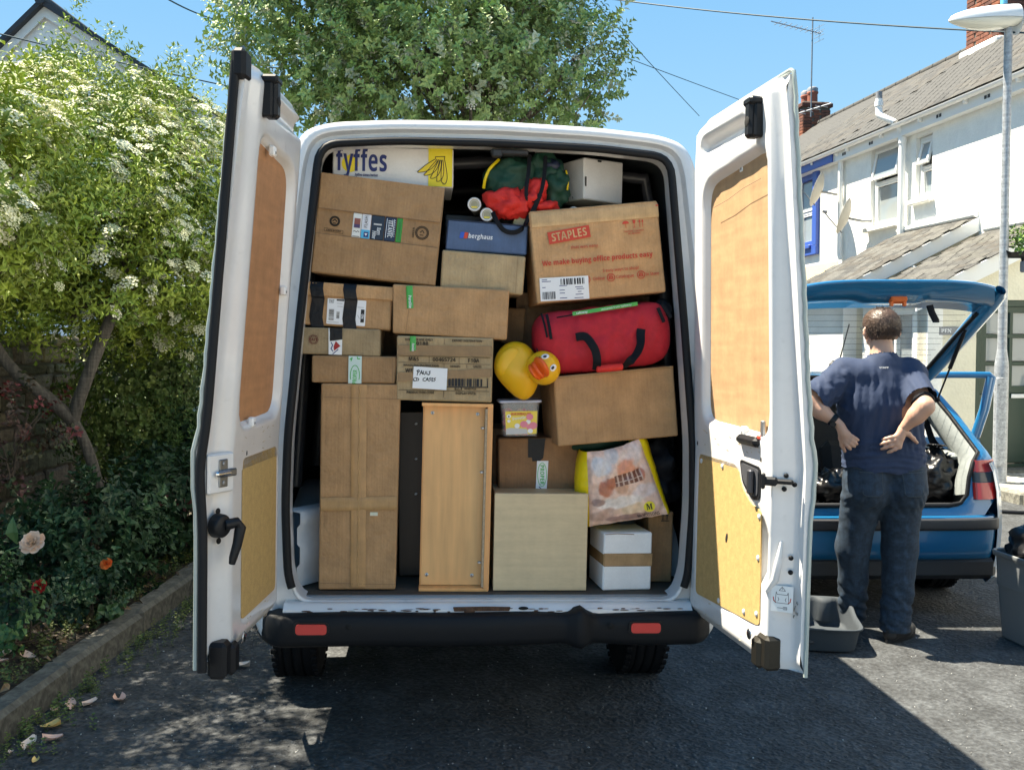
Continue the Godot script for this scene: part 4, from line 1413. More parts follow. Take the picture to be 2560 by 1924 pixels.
	tape(t, "upright_tape", Vector2(-0.008, 0.412), Vector2(0.002, -0.40), 0.060, vary(M.tape_gold, Color(1.02, 1.0, 1.0)), 0.0035, 0.0008)
	tape(t, "tape_round_box", Vector2(-0.150, -0.068), Vector2(0.150, -0.060), 0.052, M.tape_gold, 0.0055, 0.001)
	s = Shape.new()
	var cr := []
	for k in 60:
		cr.push_back(Vector3(-0.006 + 0.0025 * sin(k * 1.3) + 0.006 * k / 60.0 + rr(-0.0015, 0.0015), 0.405 - 0.80 * k / 59.0, 0.0055 + rr(0, 0.0015)))
	s.tube(cr, 0.0022, 5)
	obj("tape_crease", s, vary(M.tape_gold, Color(1.1, 1.12, 1.15)), t)
	patch("paper_scrap", rect2(0.045, -0.112, 0.075, -0.098), M.card_cream, t, 0.0045)
	strokes("board_crease", [[Vector2(-0.148, -0.385), Vector2(0.148, -0.389)], [Vector2(-0.148, 0.36), Vector2(0.148, 0.357)]], 0.0015, M.card_edge, t, 0.0048)

	build_drawer()

	# dark board behind, between the tall carton and the drawer front
	t = thing("dark_board", "dark stained board standing between the tall carton and the beech drawer", "board", V * xf(Vector3(-0.318, 0.99, -0.36), 0.02))
	s = Shape.new()
	s.box(Vector3(0, 0, -0.01), Vector3(0.12, 0.70, 0.02), 0.002)
	obj("board", s, M.wood_dark, t)
	for y in [0.30, 0.15, 0.0]:
		s = Shape.new()
		s.ball(Vector3(0.015 - 0.01 * (0.3 - y), y, 0.001), Vector3(0.007, 0.005, 0.003), Basis(Vector3.BACK, 0.5))
		obj("screw", s, M.zinc, t)

	build_food_box()

	# box with a green tape strip
	t = carton("brown_carton", "long brown carton with a strip of green tape, on top of the printed food box", Vector3(-0.175, 1.757, -0.14), 0.460, 0.196, 0.32, -0.030, 0.0, M.card, 1.04, 0.006)
	tape(t, "green_tape", Vector2(-0.170, 0.097), Vector2(-0.162, 0.008), 0.026, M.tape_green, 0.004, 0.0004)
	words("Purolite", T2(-0.164, 0.034, 0.0075, -PI / 2 + 0.08), 0.0115, M.ink_white, t, "Droid Sans,bi", 0.05)
	strokes("side_crease", [[Vector2(-0.168, 0.0), Vector2(-0.176, -0.096)]], 0.0014, M.card_edge, t, 0.0062)

	# shoe box with black tape and courier label
	t = carton("shoe_box", "brown lidded shoe box with two black tapes and a courier label", Vector3(-0.589, 1.762, -0.16), 0.350, 0.150, 0.28, -0.045, 0.0, M.card, 1.02)
	s = Shape.new()
	s.box(Vector3(0.0, 0.071, -0.14), Vector3(0.362, 0.056, 0.296), 0.004, Basis.IDENTITY, warp8(0.003))
	obj("lid", s, vary(M.card, Color.WHITE * 1.08), t)
	for x in [-0.118, 0.012]:
		var s2 := Shape.new()
		var rows := []
		for p in [[0.100, -0.02], [0.100, 0.009], [0.075, 0.011], [0.046, 0.012], [0.038, 0.010], [0.034, 0.004], [0.0, 0.004], [-0.04, 0.0035], [-0.078, 0.004]]:
			var row := PackedVector3Array()
			for k in 8:
				row.push_back(Vector3(x + (k / 7.0 - 0.5) * 0.052 + 0.006 * (p[0] * -8.0) * 0.5 + rr(-0.0008, 0.0008) + (0.004 * sin(p[0] * 60.0)), p[0], p[1] + rr(0.0, 0.0016)))
			rows.push_back(row)
		s2.grid(rows, false, false, true)
		obj("black_tape", s2, M.tape_black, t)
	patch("courier_label", rect2(-0.078, -0.064, 0.075, 0.038), M.paper, t, 0.0018, 0.0008, 0.004)
	words("TNT", T2(-0.062, 0.026, 0.0032), 0.014, M.ink, t, "Droid Sans", 0.021)
	bars(-0.070, -0.050, -0.048, -0.002, M.ink, t, 0.0032, false, 7)
	bars(-0.040, -0.028, -0.040, -0.012, M.ink, t, 0.0032, false, 8)
	patch("label_block", rect2(0.056, -0.050, 0.070, 0.002), M.ink, t, 0.0028)
	words("ON", T2(0.063, -0.026, 0.0044, -PI / 2), 0.010, M.ink_white, t, "Droid Sans,b", 0.018)
	patch("label_block", rect2(-0.042, 0.030, -0.012, 0.036), M.ink, t, 0.0028)
	strokes("label_lines", [[Vector2(-0.04, 0.020), Vector2(-0.02, 0.020)], [Vector2(-0.038, 0.008), Vector2(-0.018, 0.008)], [Vector2(0.042, 0.010), Vector2(0.066, 0.010)], [Vector2(-0.074, -0.056), Vector2(-0.03, -0.056)], [Vector2(0.044, -0.022), Vector2(0.052, -0.036)]], 0.003, M.paper_grey, t, 0.0032)

	# flat boxes below it
	t = carton("brown_carton", "flat brown carton with a round stamp and a white sticker, under the taped shoe box", Vector3(-0.624, 1.632, -0.15), 0.342, 0.108, 0.28, -0.016, 0.0, M.card_pale, 0.82)
	strokes("round_stamp", [ring_line(Vector2(-0.094, 0.004), Vector2(0.019, 0.019), 7), ring_line(Vector2(-0.094, 0.004), Vector2(0.015, 0.015), 6)], 0.0018, vary(M.ink_red, Color(0.5, 0.35, 0.35)), t, 0.0045)
	words("EAZY", T2(-0.094, 0.004, 0.0045), 0.010, vary(M.ink_red, Color(0.5, 0.35, 0.35)), t, "Droid Sans,b", 0.030)
	patch("sticker", [Vector2(-0.033, -0.053), Vector2(0.019, -0.053), Vector2(0.019, 0.010), Vector2(-0.026, 0.008), Vector2(-0.033, 0.052), Vector2(-0.036, 0.052)], M.paper, t, 0.0035)
	patch("black_tape", [Vector2(-0.030, 0.053), Vector2(0.018, 0.053), Vector2(0.019, 0.008), Vector2(-0.030, 0.000)], M.tape_black, t, 0.0055)
	patch("red_diamond", [Vector2(-0.012, -0.038), Vector2(0.013, -0.018), Vector2(-0.006, 0.001), Vector2(-0.014, -0.020)], vary(M.ink_red, Color(0.8, 0.6, 0.8)), t, 0.005)
	strokes("sticker_print", [[Vector2(-0.024, -0.005), Vector2(-0.018, -0.016), Vector2(-0.024, -0.030), Vector2(-0.016, -0.04)], [Vector2(-0.016, -0.050), Vector2(0.004, -0.032)]], 0.0035, M.ink_blue, t, 0.0055)
	t = carton("brown_carton", "flat brown carton with a white and green printed tape, on the tall carton", Vector3(-0.556, 1.522, -0.14), 0.336, 0.108, 0.30, -0.006, 0.0, M.card, 0.90)
	patch("printed_tape", rect2(-0.022, -0.056, 0.030, 0.053), vary(M.paper, Color(0.85, 0.93, 0.9)), t, 0.0040)
	words("PROPER", T2(0.004, -0.03, 0.0052, PI / 2 - 0.05), 0.016, M.ink_green, t, "Droid Sans,b", 0.055)
	strokes("green_oval", [ring_line(Vector2(0.004, -0.024), Vector2(0.018, 0.040), 18, -0.4, PI + 0.4)], 0.003, M.ink_green, t, 0.0052)
	strokes("green_print", [[Vector2(0.012, 0.050), Vector2(0.014, 0.042), Vector2(0.022, 0.042)], [Vector2(-0.016, 0.04), Vector2(-0.008, 0.046), Vector2(-0.012, 0.034)]], 0.004, M.ink_green, t, 0.0052)
	strokes("flap_edge", [[Vector2(0.150, 0.052), Vector2(0.154, -0.052)]], 0.0016, M.card_edge, t, 0.0046)

	build_shopping_bag()

	# small white box with brown tape round it
	t = carton("white_carton", "small white carton with one band of brown tape, on the floor under the shopping bag", Vector3(0.570, 0.752, -0.13), 0.206, 0.236, 0.22, -0.014, 0.10, M.card_white, 1.0)
	s = Shape.new()
	s.box(Vector3(0, 0.008, -0.108), Vector3(0.2125, 0.054, 0.226), 0.005)
	obj("brown_tape", s, M.tape_brown, t)
	strokes("flap_seam", [[Vector2(-0.102, 0.114), Vector2(-0.05, 0.117), Vector2(0.02, 0.114)]], 0.003, M.card_edge, t, 0.0042)

	# boxes half hidden behind
	t = carton("brown_carton", "narrow brown carton with two arrows, behind the small white carton", Vector3(0.735, 0.786, -0.26), 0.105, 0.305, 0.25, 0.0, 0.0, M.card, 0.85)
	strokes("this_way_up", [[Vector2(0.008, 0.118), Vector2(0.008, 0.140)], [Vector2(0.003, 0.134), Vector2(0.008, 0.141), Vector2(0.013, 0.134)], [Vector2(0.026, 0.118), Vector2(0.026, 0.140)], [Vector2(0.021, 0.134), Vector2(0.026, 0.141), Vector2(0.031, 0.134)], [Vector2(0.0, 0.113), Vector2(0.034, 0.113)]], 0.003, M.ink, t, 0.0045)
	carton("brown_carton", "plain carton deep in the gap above the rubber duck", Vector3(0.105, 1.72, -0.46), 0.10, 0.15, 0.2, 0.0, 0.0, M.card, 0.8)
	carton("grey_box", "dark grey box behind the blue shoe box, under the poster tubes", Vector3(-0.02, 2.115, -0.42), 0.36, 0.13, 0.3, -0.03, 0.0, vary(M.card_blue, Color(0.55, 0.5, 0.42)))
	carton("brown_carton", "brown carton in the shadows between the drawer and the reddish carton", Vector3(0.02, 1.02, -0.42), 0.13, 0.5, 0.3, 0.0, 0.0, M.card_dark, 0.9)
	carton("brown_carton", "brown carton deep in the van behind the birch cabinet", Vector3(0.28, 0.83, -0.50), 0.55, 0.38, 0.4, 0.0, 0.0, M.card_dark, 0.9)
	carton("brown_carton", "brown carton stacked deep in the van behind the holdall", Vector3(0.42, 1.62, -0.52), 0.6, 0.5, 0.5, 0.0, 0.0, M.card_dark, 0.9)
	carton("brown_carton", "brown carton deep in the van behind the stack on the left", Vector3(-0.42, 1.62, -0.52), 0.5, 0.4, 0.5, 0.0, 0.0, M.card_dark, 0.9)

	# poster tubes lying lengthways
	for k in 4:
		var c: Vector3 = [Vector3(-0.084, 2.206, -0.24), Vector3(-0.033, 2.163, -0.22), Vector3(0.105, 2.135, -0.23), Vector3(0.337, 2.196, -0.30)][k]
		var r: float = [0.027, 0.026, 0.026, 0.022][k]
		t = thing("poster_tube", ["cardboard tube with a white cap, upper one left of the rucksack", "cardboard tube with a white cap, lower one left of the rucksack", "cardboard tube with a dull cap, under the rucksack strap", "cardboard tube with a white cap, above the red-lettered box"][k], "tube", V * xf(c, 0.0, -0.10 if k < 2 else 0.0, 0.06), "poster tubes under and beside the rucksack")
		s = Shape.new()
		s.tube([Vector3(0, 0, -0.004), Vector3(0, 0, -0.55)], r, 22)
		obj("tube", s, vary(M.card_cream, Color(0.8, 0.78, 0.72)), t)
		s = Shape.new()
		s.lathe([[r + 0.0015, -0.016], [r + 0.0015, 0.0], [r - 0.001, 0.003], [r - 0.004, 0.002], [r - 0.006, -0.004], [0.0, -0.005]], 22, Transform3D(Basis(Vector3.RIGHT, PI / 2), Vector3.ZERO))
		obj("cap", s, M.card_white if k != 2 else vary(M.card_cream, Color(0.8, 0.8, 0.7)), t)
		if k < 2:
			strokes("cap_print", [ring_line(Vector2(0, 0), Vector2(r * 0.6, r * 0.6), 14)], 0.002, M.paper_grey, t, -0.0035)
			patch("cap_label", rect2(-0.012, -0.014, 0.012, -0.008), M.ink_yellow, t, -0.0042)

	build_rucksack()

	# dark coat stuffed in the right corner
	t = thing("dark_coat", "crumpled black coat stuffed in the corner beside the shopping bag", "coat", V * xf(Vector3(0.72, 1.08, -0.36)))
	s = Shape.new()
	blob(s, Vector3(0, 0, 0), Vector3(0.09, 0.17, 0.14), 0.07, 11.0, 21)
	obj("coat", s, M.black_cloth, t)
	t = thing("dark_green_cloth", "dark green cloth pushed in above the shopping bag", "cloth", V * xf(Vector3(0.46, 1.22, -0.34), 0.12))
	s = Shape.new()
	blob(s, Vector3(0, 0, 0), Vector3(0.15, 0.035, 0.10), 0.02, 12.0, 22)
	obj("cloth", s, M.green_cloth, t)

# a lumpy closed shape
func blob(s: Shape, c: Vector3, r: Vector3, amp: float, freq: float, sd: int, rings := 22, sides := 32, power := 2.0, b := Basis.IDENTITY):
	var f := FastNoiseLite.new()
	f.seed = sd
	f.frequency = 1.0
	f.fractal_octaves = 3
	var rows := []
	for i in rings + 1:
		var row := PackedVector3Array()
		var a := PI * i / rings - PI / 2
		for k in sides:
			var e := TAU * k / sides
			var d := Vector3(cos(a) * cos(e), sin(a), -cos(a) * sin(e))
			var n := pow(pow(absf(d.x), power) + pow(absf(d.y), power) + pow(absf(d.z), power), 1.0 / power)
			var p := d / n * r
			p += d * amp * f.get_noise_3dv(p * freq)
			row.push_back(c + b * p)
		rows.push_back(row)
	s.grid(rows, true, false)

# a flat strap that follows points, width w across the direction `side`
func strap(s: Shape, pts: Array, w, side, thick := 0.003):
	var rows := []
	for j in 2:
		for i in pts.size():
			pass
	var a := []
	var N := pts.size()
	for i in N:
		var t: Vector3 = (pts[mini(i + 1, N - 1)] - pts[maxi(i - 1, 0)]).normalized()
		var sd: Vector3 = side[i] if side is Array else side
		var q := (sd - t * sd.dot(t)).normalized()
		var nn := t.cross(q).normalized() * thick * 0.5
		var ww: float = (w[i] if w is Array else w) * 0.5
		a.push_back(PackedVector3Array([pts[i] - q * ww - nn, pts[i] + q * ww - nn, pts[i] + q * ww + nn, pts[i] - q * ww + nn]))
	s.grid(a, true, false)

func bez(p: Array, n: int) -> Array:
	var c := Curve3D.new()
	for i in p.size():
		var t: Vector3 = (p[mini(i + 1, p.size() - 1)] - p[maxi(i - 1, 0)]) * 0.17
		c.add_point(p[i], -t, t)
	var o := []
	var L := c.get_baked_length()
	for i in n + 1:
		o.push_back(c.sample_baked(L * i / n, true))
	return o

func build_holdall():
	var t := thing("red_holdall", "red sports holdall with black straps and a green tag, on the wide carton", "bag", van_frame() * xf(Vector3(0.450, 1.672, -0.235)))
	var B := Basis(Vector3.BACK, 0.135)
	var s := Shape.new()
	var f := FastNoiseLite.new()
	f.seed = 8
	f.frequency = 1.0
	var rows := []
	for i in 49:
		var u := i / 48.0 * 2.0 - 1.0
		var e := pow(maxf(0.0, 1.0 - pow(absf(u), 10.0)), 0.5)
		var row := PackedVector3Array()
		for k in 56:
			var a := TAU * k / 56.0
			var ca := cos(a)
			var sa := sin(a)
			var n := pow(pow(absf(ca), 3.2) + pow(absf(sa), 3.2), 1.0 / 3.2)
			var p := Vector3(u * 0.285, sa / n * 0.139 * e * (1.0 - 0.06 * absf(u)), ca / n * 0.135 * (0.25 + 0.75 * e))
			p.z += (0.016 * f.get_noise_3d(p.x * 9 + p.y * 6, p.y * 5, 1) + 0.010 * f.get_noise_3d(p.x * 28 - p.y * 12, p.y * 7, 5)) * e
			p.y += 0.007 * f.get_noise_3d(p.x * 12, p.z * 12, 9) - 0.012 * (1 - u * u) * (1.0 if sa > 0 else 0.2)
			row.push_back(B * p)
		rows.push_back(row)
	s.grid(rows, true, false)
	obj("bag", s, M.red_cloth, t)
	var Z := func(x: float, y: float) -> float:      # front of the bag at a place seen from outside
		var q := B.inverse() * Vector3(x, y, 0)
		return 0.135 * pow(maxf(0.0, 1.0 - pow(absf(clampf(q.y / 0.139, -1, 1)), 3.2)), 1.0 / 3.2) + 0.008
	var px := func(a: float, b: float, lift := 0.0) -> Vector3:
		var x := (a - 1070.0) * 0.000647
		var y := -(b - 1328.0) * 0.000647
		return Vector3(x, y, Z.call(x, y) + lift)
	for side in 2:
		s = Shape.new()
		var p: Array
		var w: Array
		if side == 0:
			p = bez([px.call(880, 1335), px.call(935, 1330, 0.012), px.call(980, 1385, 0.03), px.call(1000, 1430, 0.035), px.call(1008, 1480, 0.045), px.call(1012, 1535, 0.05)], 20)
			s = Shape.new()
			strap(s, p, 0.033, [] + range(21).map(func(i): return Vector3(0.3 - i * 0.004, 1, 0).lerp(Vector3(1, 0, 0.25), clampf((i - 3) / 9.0, 0, 1))))
		else:
			p = bez([px.call(1290, 1275), px.call(1283, 1310, 0.012), px.call(1278, 1370, 0.03), px.call(1255, 1430, 0.035), px.call(1215, 1480, 0.042), px.call(1180, 1520, 0.05)], 20)
			strap(s, p, 0.035, [] + range(21).map(func(i): return Vector3(1, 0.2, 0).lerp(Vector3(0.7, 0.5, 0.5), sin(PI * i / 20.0))))
		obj("strap", s, M.black_cloth, t)
	s = Shape.new()
	var g0: Vector3 = px.call(1010, 1530, 0.052)
	var g1: Vector3 = px.call(1178, 1512, 0.052)
	s.tube([g0, g0.lerp(g1, 0.04), g0.lerp(g1, 0.5), g0.lerp(g1, 0.96), g1], [0.010, 0.017, 0.018, 0.017, 0.010], 12, true, 0.85)
	obj("grip", s, M.red_cloth_bright, t)
	# black webbing at both ends
	for e in [[700, 1195, 725, 1350, 0.012], [668, 1190, 700, 1340, 0.008], [1395, 1140, 1432, 1230, 0.014], [1425, 1120, 1478, 1200, 0.014]]:
		s = Shape.new()
		strap(s, [px.call(e[0], e[1], 0.004), px.call((e[0] + e[2]) / 2.0, (e[1] + e[3]) / 2.0, 0.004), px.call(e[2], e[3], 0.004)], e[4], Vector3.RIGHT)
		obj("webbing", s, M.black_cloth, t)
	s = Shape.new()
	blob(s, B * Vector3(0.262, 0.06, 0.02), Vector3(0.035, 0.06, 0.08), 0.02, 10.0, 4)
	obj("end_flap", s, M.black_cloth, t)
	# green tag along the top
	s = Shape.new()
	var tp := [px.call(858, 1190, 0.012), px.call(960, 1172, 0.014), px.call(1000, 1165, 0.014), px.call(1130, 1141, 0.014), px.call(1270, 1116, 0.012)]
	strap(s, tp, 0.0155, Vector3.UP, 0.002)
	obj("green_tag", s, M.tape_green, t)
	var w1 := words("safeway", Transform3D(Basis(Vector3.BACK, 0.16), px.call(915, 1180, 0.017)), 0.0085, M.ink_white, t, "Droid Sans,b", 0.046)
	w1.name = "lettering"
	words("Purchased from Safeway", Transform3D(Basis(Vector3.BACK, 0.185), px.call(1125, 1142, 0.017)), 0.0075, M.ink_white, t, "Droid Sans", 0.135)
	# zip along the top front
	s = Shape.new()
	s.tube([px.call(760, 1215, 0.002), px.call(860, 1196, 0.002), px.call(1090, 1150, 0.002), px.call(1290, 1112, 0.002)], 0.003, 5)
	obj("zip", s, M.black_cloth, t)

func build_duck():
	var t := thing("rubber_duck", "big yellow rubber duck with an orange beak, sitting on the marshmallow tub", "toy duck", van_frame() * xf(Vector3(0.107, 1.528, -0.17)))
	var s := Shape.new()
	# body: an egg, blunt end up, its tail end down to the right
	var rows := []
	for i in 27:
		var v := i / 26.0
		var a := PI * v - PI / 2
		var row := PackedVector3Array()
		for k in 32:
			var e := TAU * k / 32.0
			var fat := 1.0 - 0.20 * smooth(0.1, -1.0, sin(a)) + 0.05 * sin(a)
			var p := Vector3(cos(a) * cos(e) * 0.092 * fat, sin(a) * 0.120, -cos(a) * sin(e) * 0.085 * fat)
			p.x += 0.022 * smooth(0.3, -1.0, sin(a)) - 0.010
			p.z -= 0.01 * sin(a)
			row.push_back(Basis(Vector3.BACK, 0.10) * p)
		rows.push_back(row)
	s.grid(rows, true, false)
	obj("body", s, M.yellow_plastic, t)
	s = Shape.new()
	blob(s, Vector3(-0.045, 0.035, 0.045), Vector3(0.045, 0.065, 0.030), 0.0, 1.0, 1, 14, 18, 2.0, Basis(Vector3.BACK, -0.5))
	obj("wing", s, M.yellow_plastic, t)
	var hc := Vector3(0.092, 0.014, 0.075)
	var R := Vector3(0.57, -0.80, 0.20).normalized()
	var U := Vector3(0.82, 0.57, 0.0)
	U = (U - R * U.dot(R)).normalized()
	var F := R.cross(U).normalized()
	var H := Transform3D(Basis(R, U, F), hc)
	s = Shape.new()
	s.xf = H
	s.ball(Vector3.ZERO, Vector3(0.070, 0.067, 0.066), Basis.IDENTITY, 18, 26)
	obj("head", s, M.yellow_plastic, t)
	s = Shape.new()      # beak: two lips, parted
	s.xf = H
	s.ball(Vector3(0, -0.010, 0.066), Vector3(0.046, 0.017, 0.050), Basis(Vector3.RIGHT, -0.25), 10, 20)
	s.ball(Vector3(0, -0.042, 0.054), Vector3(0.038, 0.013, 0.042), Basis(Vector3.RIGHT, 0.35), 10, 20)
	s.ball(Vector3(0, -0.026, 0.050), Vector3(0.040, 0.022, 0.024), Basis.IDENTITY, 8, 16)
	obj("beak", s, M.orange_plastic, t)
	for x in [-1, 1]:
		s = Shape.new()
		s.xf = H
		var d := Vector3(x * 0.026, 0.026, 0.050).normalized()
		var q := d * 0.066
		var bb := Basis.looking_at(-d, Vector3.UP)
		s.ball(q, Vector3(0.013, 0.017, 0.005), bb, 8, 14)
		obj("eye", s, M.eye_white, t)
		s = Shape.new()
		s.xf = H
		s.ball(q + d * 0.0045 + Vector3(x * -0.002, -0.003, 0), Vector3(0.0078, 0.0105, 0.003), bb, 6, 12)
		obj("pupil", s, M.ink, t)
	s = Shape.new()
	s.tube(bez([Vector3(0.066, 0.090, 0.05), Vector3(0.072, 0.065, 0.085), Vector3(0.070, 0.045, 0.128), Vector3(0.078, 0.020, 0.138)], 14), 0.0034, 6)
	s.ball(Vector3(0.070, 0.052, 0.120), Vector3(0.006, 0.008, 0.006), Basis.IDENTITY, 6, 8)
	obj("cord", s, M.black_cloth, t)

func build_tub():
	var t := thing("marshmallow_tub", "clear plastic tub with a yellow marshmallow label and pink sweets inside", "tub", van_frame() * xf(Vector3(0.121, 1.258, -0.245), 0.03))
	var ring := func(w: float, d: float, y: float) -> PackedVector3Array:
		var o := PackedVector3Array()
		for p in round_poly(rect2(-w / 2, -d / 2, w / 2, d / 2), 0.018, 4):
			o.push_back(Vector3(p.x, y, -p.y))
		return o
	var s := Shape.new()
	s.grid([ring.call(0.138, 0.110, 0.0), ring.call(0.142, 0.115, 0.004), ring.call(0.160, 0.130, 0.135), ring.call(0.162, 0.132, 0.142)], true, false)
	obj("tub", s, M.tub_plastic, t)
	s = Shape.new()
	s.grid([ring.call(0.170, 0.140, 0.138), ring.call(0.178, 0.148, 0.140), ring.call(0.178, 0.148, 0.146), ring.call(0.168, 0.138, 0.150), ring.call(0.164, 0.134, 0.145), ring.call(0.01, 0.01, 0.144)], true, false)
	obj("lid", s, vary(M.paper_grey, Color(0.95, 0.97, 1.05)), t)
	# sweets heaped inside
	var sw := Shape.new()
	var sw2 := Shape.new()
	for k in 100:
		var y := rr(0.012, 0.10)
		var lim := 0.058
		var q: Shape = sw if k % 4 else sw2
		q.ball(Vector3(rr(-lim, lim) * (0.95 + y), y, rr(-0.03, 0.046)), Vector3(0.015, 0.013, 0.015) * rr(0.8, 1.2), Basis(Vector3(1, 1, 0).normalized(), rr(0, 3)), 6, 8)
	obj("pink_sweets", sw, mt("sweet_pink", Color(0.62, 0.09, 0.12), 0.6), t)
	obj("orange_sweets", sw2, mt("sweet_orange", Color(0.62, 0.30, 0.13), 0.6), t)
	var L := Transform3D(Basis(Vector3.RIGHT, -0.085 + 0.145), Vector3(0.004, 0.058, 0.0635))
	L.basis = Basis(Vector3.RIGHT, 0.058)
	var put := func(o: Node3D): o.transform = L * o.transform
	put.call(patch("label", [Vector2(-0.064, -0.050), Vector2(0.062, -0.048), Vector2(0.066, 0.046), Vector2(-0.066, 0.046)], vary(M.ink_yellow, Color(1.0, 0.97, 2.0)), t, 0.0))
	put.call(words("MARSHMALLOW", T2(-0.002, 0.035, 0.0015), 0.0105, M.ink_red, t, "Droid Sans,b", 0.082))
	put.call(words("Sweetie", T2(-0.010, 0.018, 0.0015, 0.10), 0.012, M.ink_white, t, "Droid Serif,bi", 0.055))
	var fl := func(x: float, y: float, r: float, m: Material):
		put.call(patch("label_blot", ring_line(Vector2(x, y), Vector2(r, r * 0.9), 11).slice(0, 11), m, t, 0.0012 + rr(0, 0.0008)))
	for q in [[0.034, 0.022, 0.015], [0.010, -0.008, 0.016], [0.048, -0.014, 0.017], [0.030, -0.020, 0.011]]:
		fl.call(q[0], q[1], q[2], M.ink_pink)
	for q in [[-0.018, -0.014, 0.011], [0.028, 0.002, 0.010], [0.036, -0.036, 0.011], [-0.052, 0.026, 0.009], [-0.052, 0.006, 0.007]]:
		fl.call(q[0], q[1], q[2], M.paper)
	for q in [[-0.052, 0.025, 0.0035], [0.029, 0.004, 0.003], [0.042, -0.034, 0.003], [-0.008, -0.016, 0.0025]]:
		fl.call(q[0], q[1], q[2], M.ink)
	put.call(patch("torn_label", [Vector2(-0.064, -0.049), Vector2(0.026, -0.048), Vector2(0.022, -0.028), Vector2(-0.01, -0.024), Vector2(-0.05, -0.022), Vector2(-0.064, -0.026)], M.paper_grey, t, 0.0022))

func build_drawer():
	# a shallow beech unit seen from its open back
	var t := thing("beech_unit", "tall shallow beech furniture unit standing on end, open side outwards", "furniture", van_frame() * xf(Vector3(-0.140, 1.013, -0.12), -0.006))
	var s := Shape.new()
	s.box(Vector3(-0.012, 0, -0.048), Vector3(0.252, 0.73, 0.014), 0.001)
	obj("back_panel", s, M.wood_beech, t)
	s = Shape.new()
	s.box(Vector3(0.129, 0, -0.032), Vector3(0.022, 0.752, 0.062), 0.001)
	obj("side_board", s, vary(M.wood_beech, Color(1.0, 0.94, 0.9)), t)
	s = Shape.new()
	s.box(Vector3(0.1135, -0.002, -0.026), Vector3(0.009, 0.724, 0.046), 0.0008)
	obj("raw_edge", s, M.chipboard, t)
	for y in [-1, 1]:
		s = Shape.new()
		s.box(Vector3(-0.003, y * 0.3735, -0.030), Vector3(0.280 + (0.006 if y > 0 else 0.0), 0.013, 0.064), 0.001)
		obj("end_board", s, vary(M.wood_beech, Color(1.05, 1.0, 0.95)), t)
	s = Shape.new()
	s.box(Vector3(-0.138, 0, -0.046), Vector3(0.006, 0.735, 0.018), 0.001)
	obj("side_strip", s, vary(M.wood_beech, Color(0.9, 0.85, 0.8)), t)
	for p in [Vector2(-0.103, 0.338), Vector2(0.080, 0.336), Vector2(-0.112, -0.322), Vector2(0.072, -0.324)]:
		s = Shape.new()
		s.lathe([[0.0075, 0.0], [0.007, 0.0018], [0.0, 0.0018]], 14, Transform3D(Basis(Vector3.RIGHT, PI / 2), Vector3(p.x, p.y, -0.041)))
		var o := obj("screw", s, M.zinc, t)
		s = Shape.new()
		s.box(Vector3(p.x, p.y, -0.0388), Vector3(0.008, 0.0015, 0.001), 0, Basis(Vector3.BACK, rr(0, 3)))
		s.box(Vector3(p.x, p.y, -0.0386), Vector3(0.0015, 0.008, 0.001))
		obj("slot", s, M.dark_hole, o)
	for y in [0.28, 0.10, -0.27]:
		s = Shape.new()
		s.box(Vector3(0.1015, y, -0.036), Vector3(0.012, 0.010, 0.012), 0.002)
		s.tube([Vector3(0.094, y, -0.036), Vector3(0.118, y, -0.036)], 0.0028, 6)
		obj("cam_fitting", s, M.zinc, t)

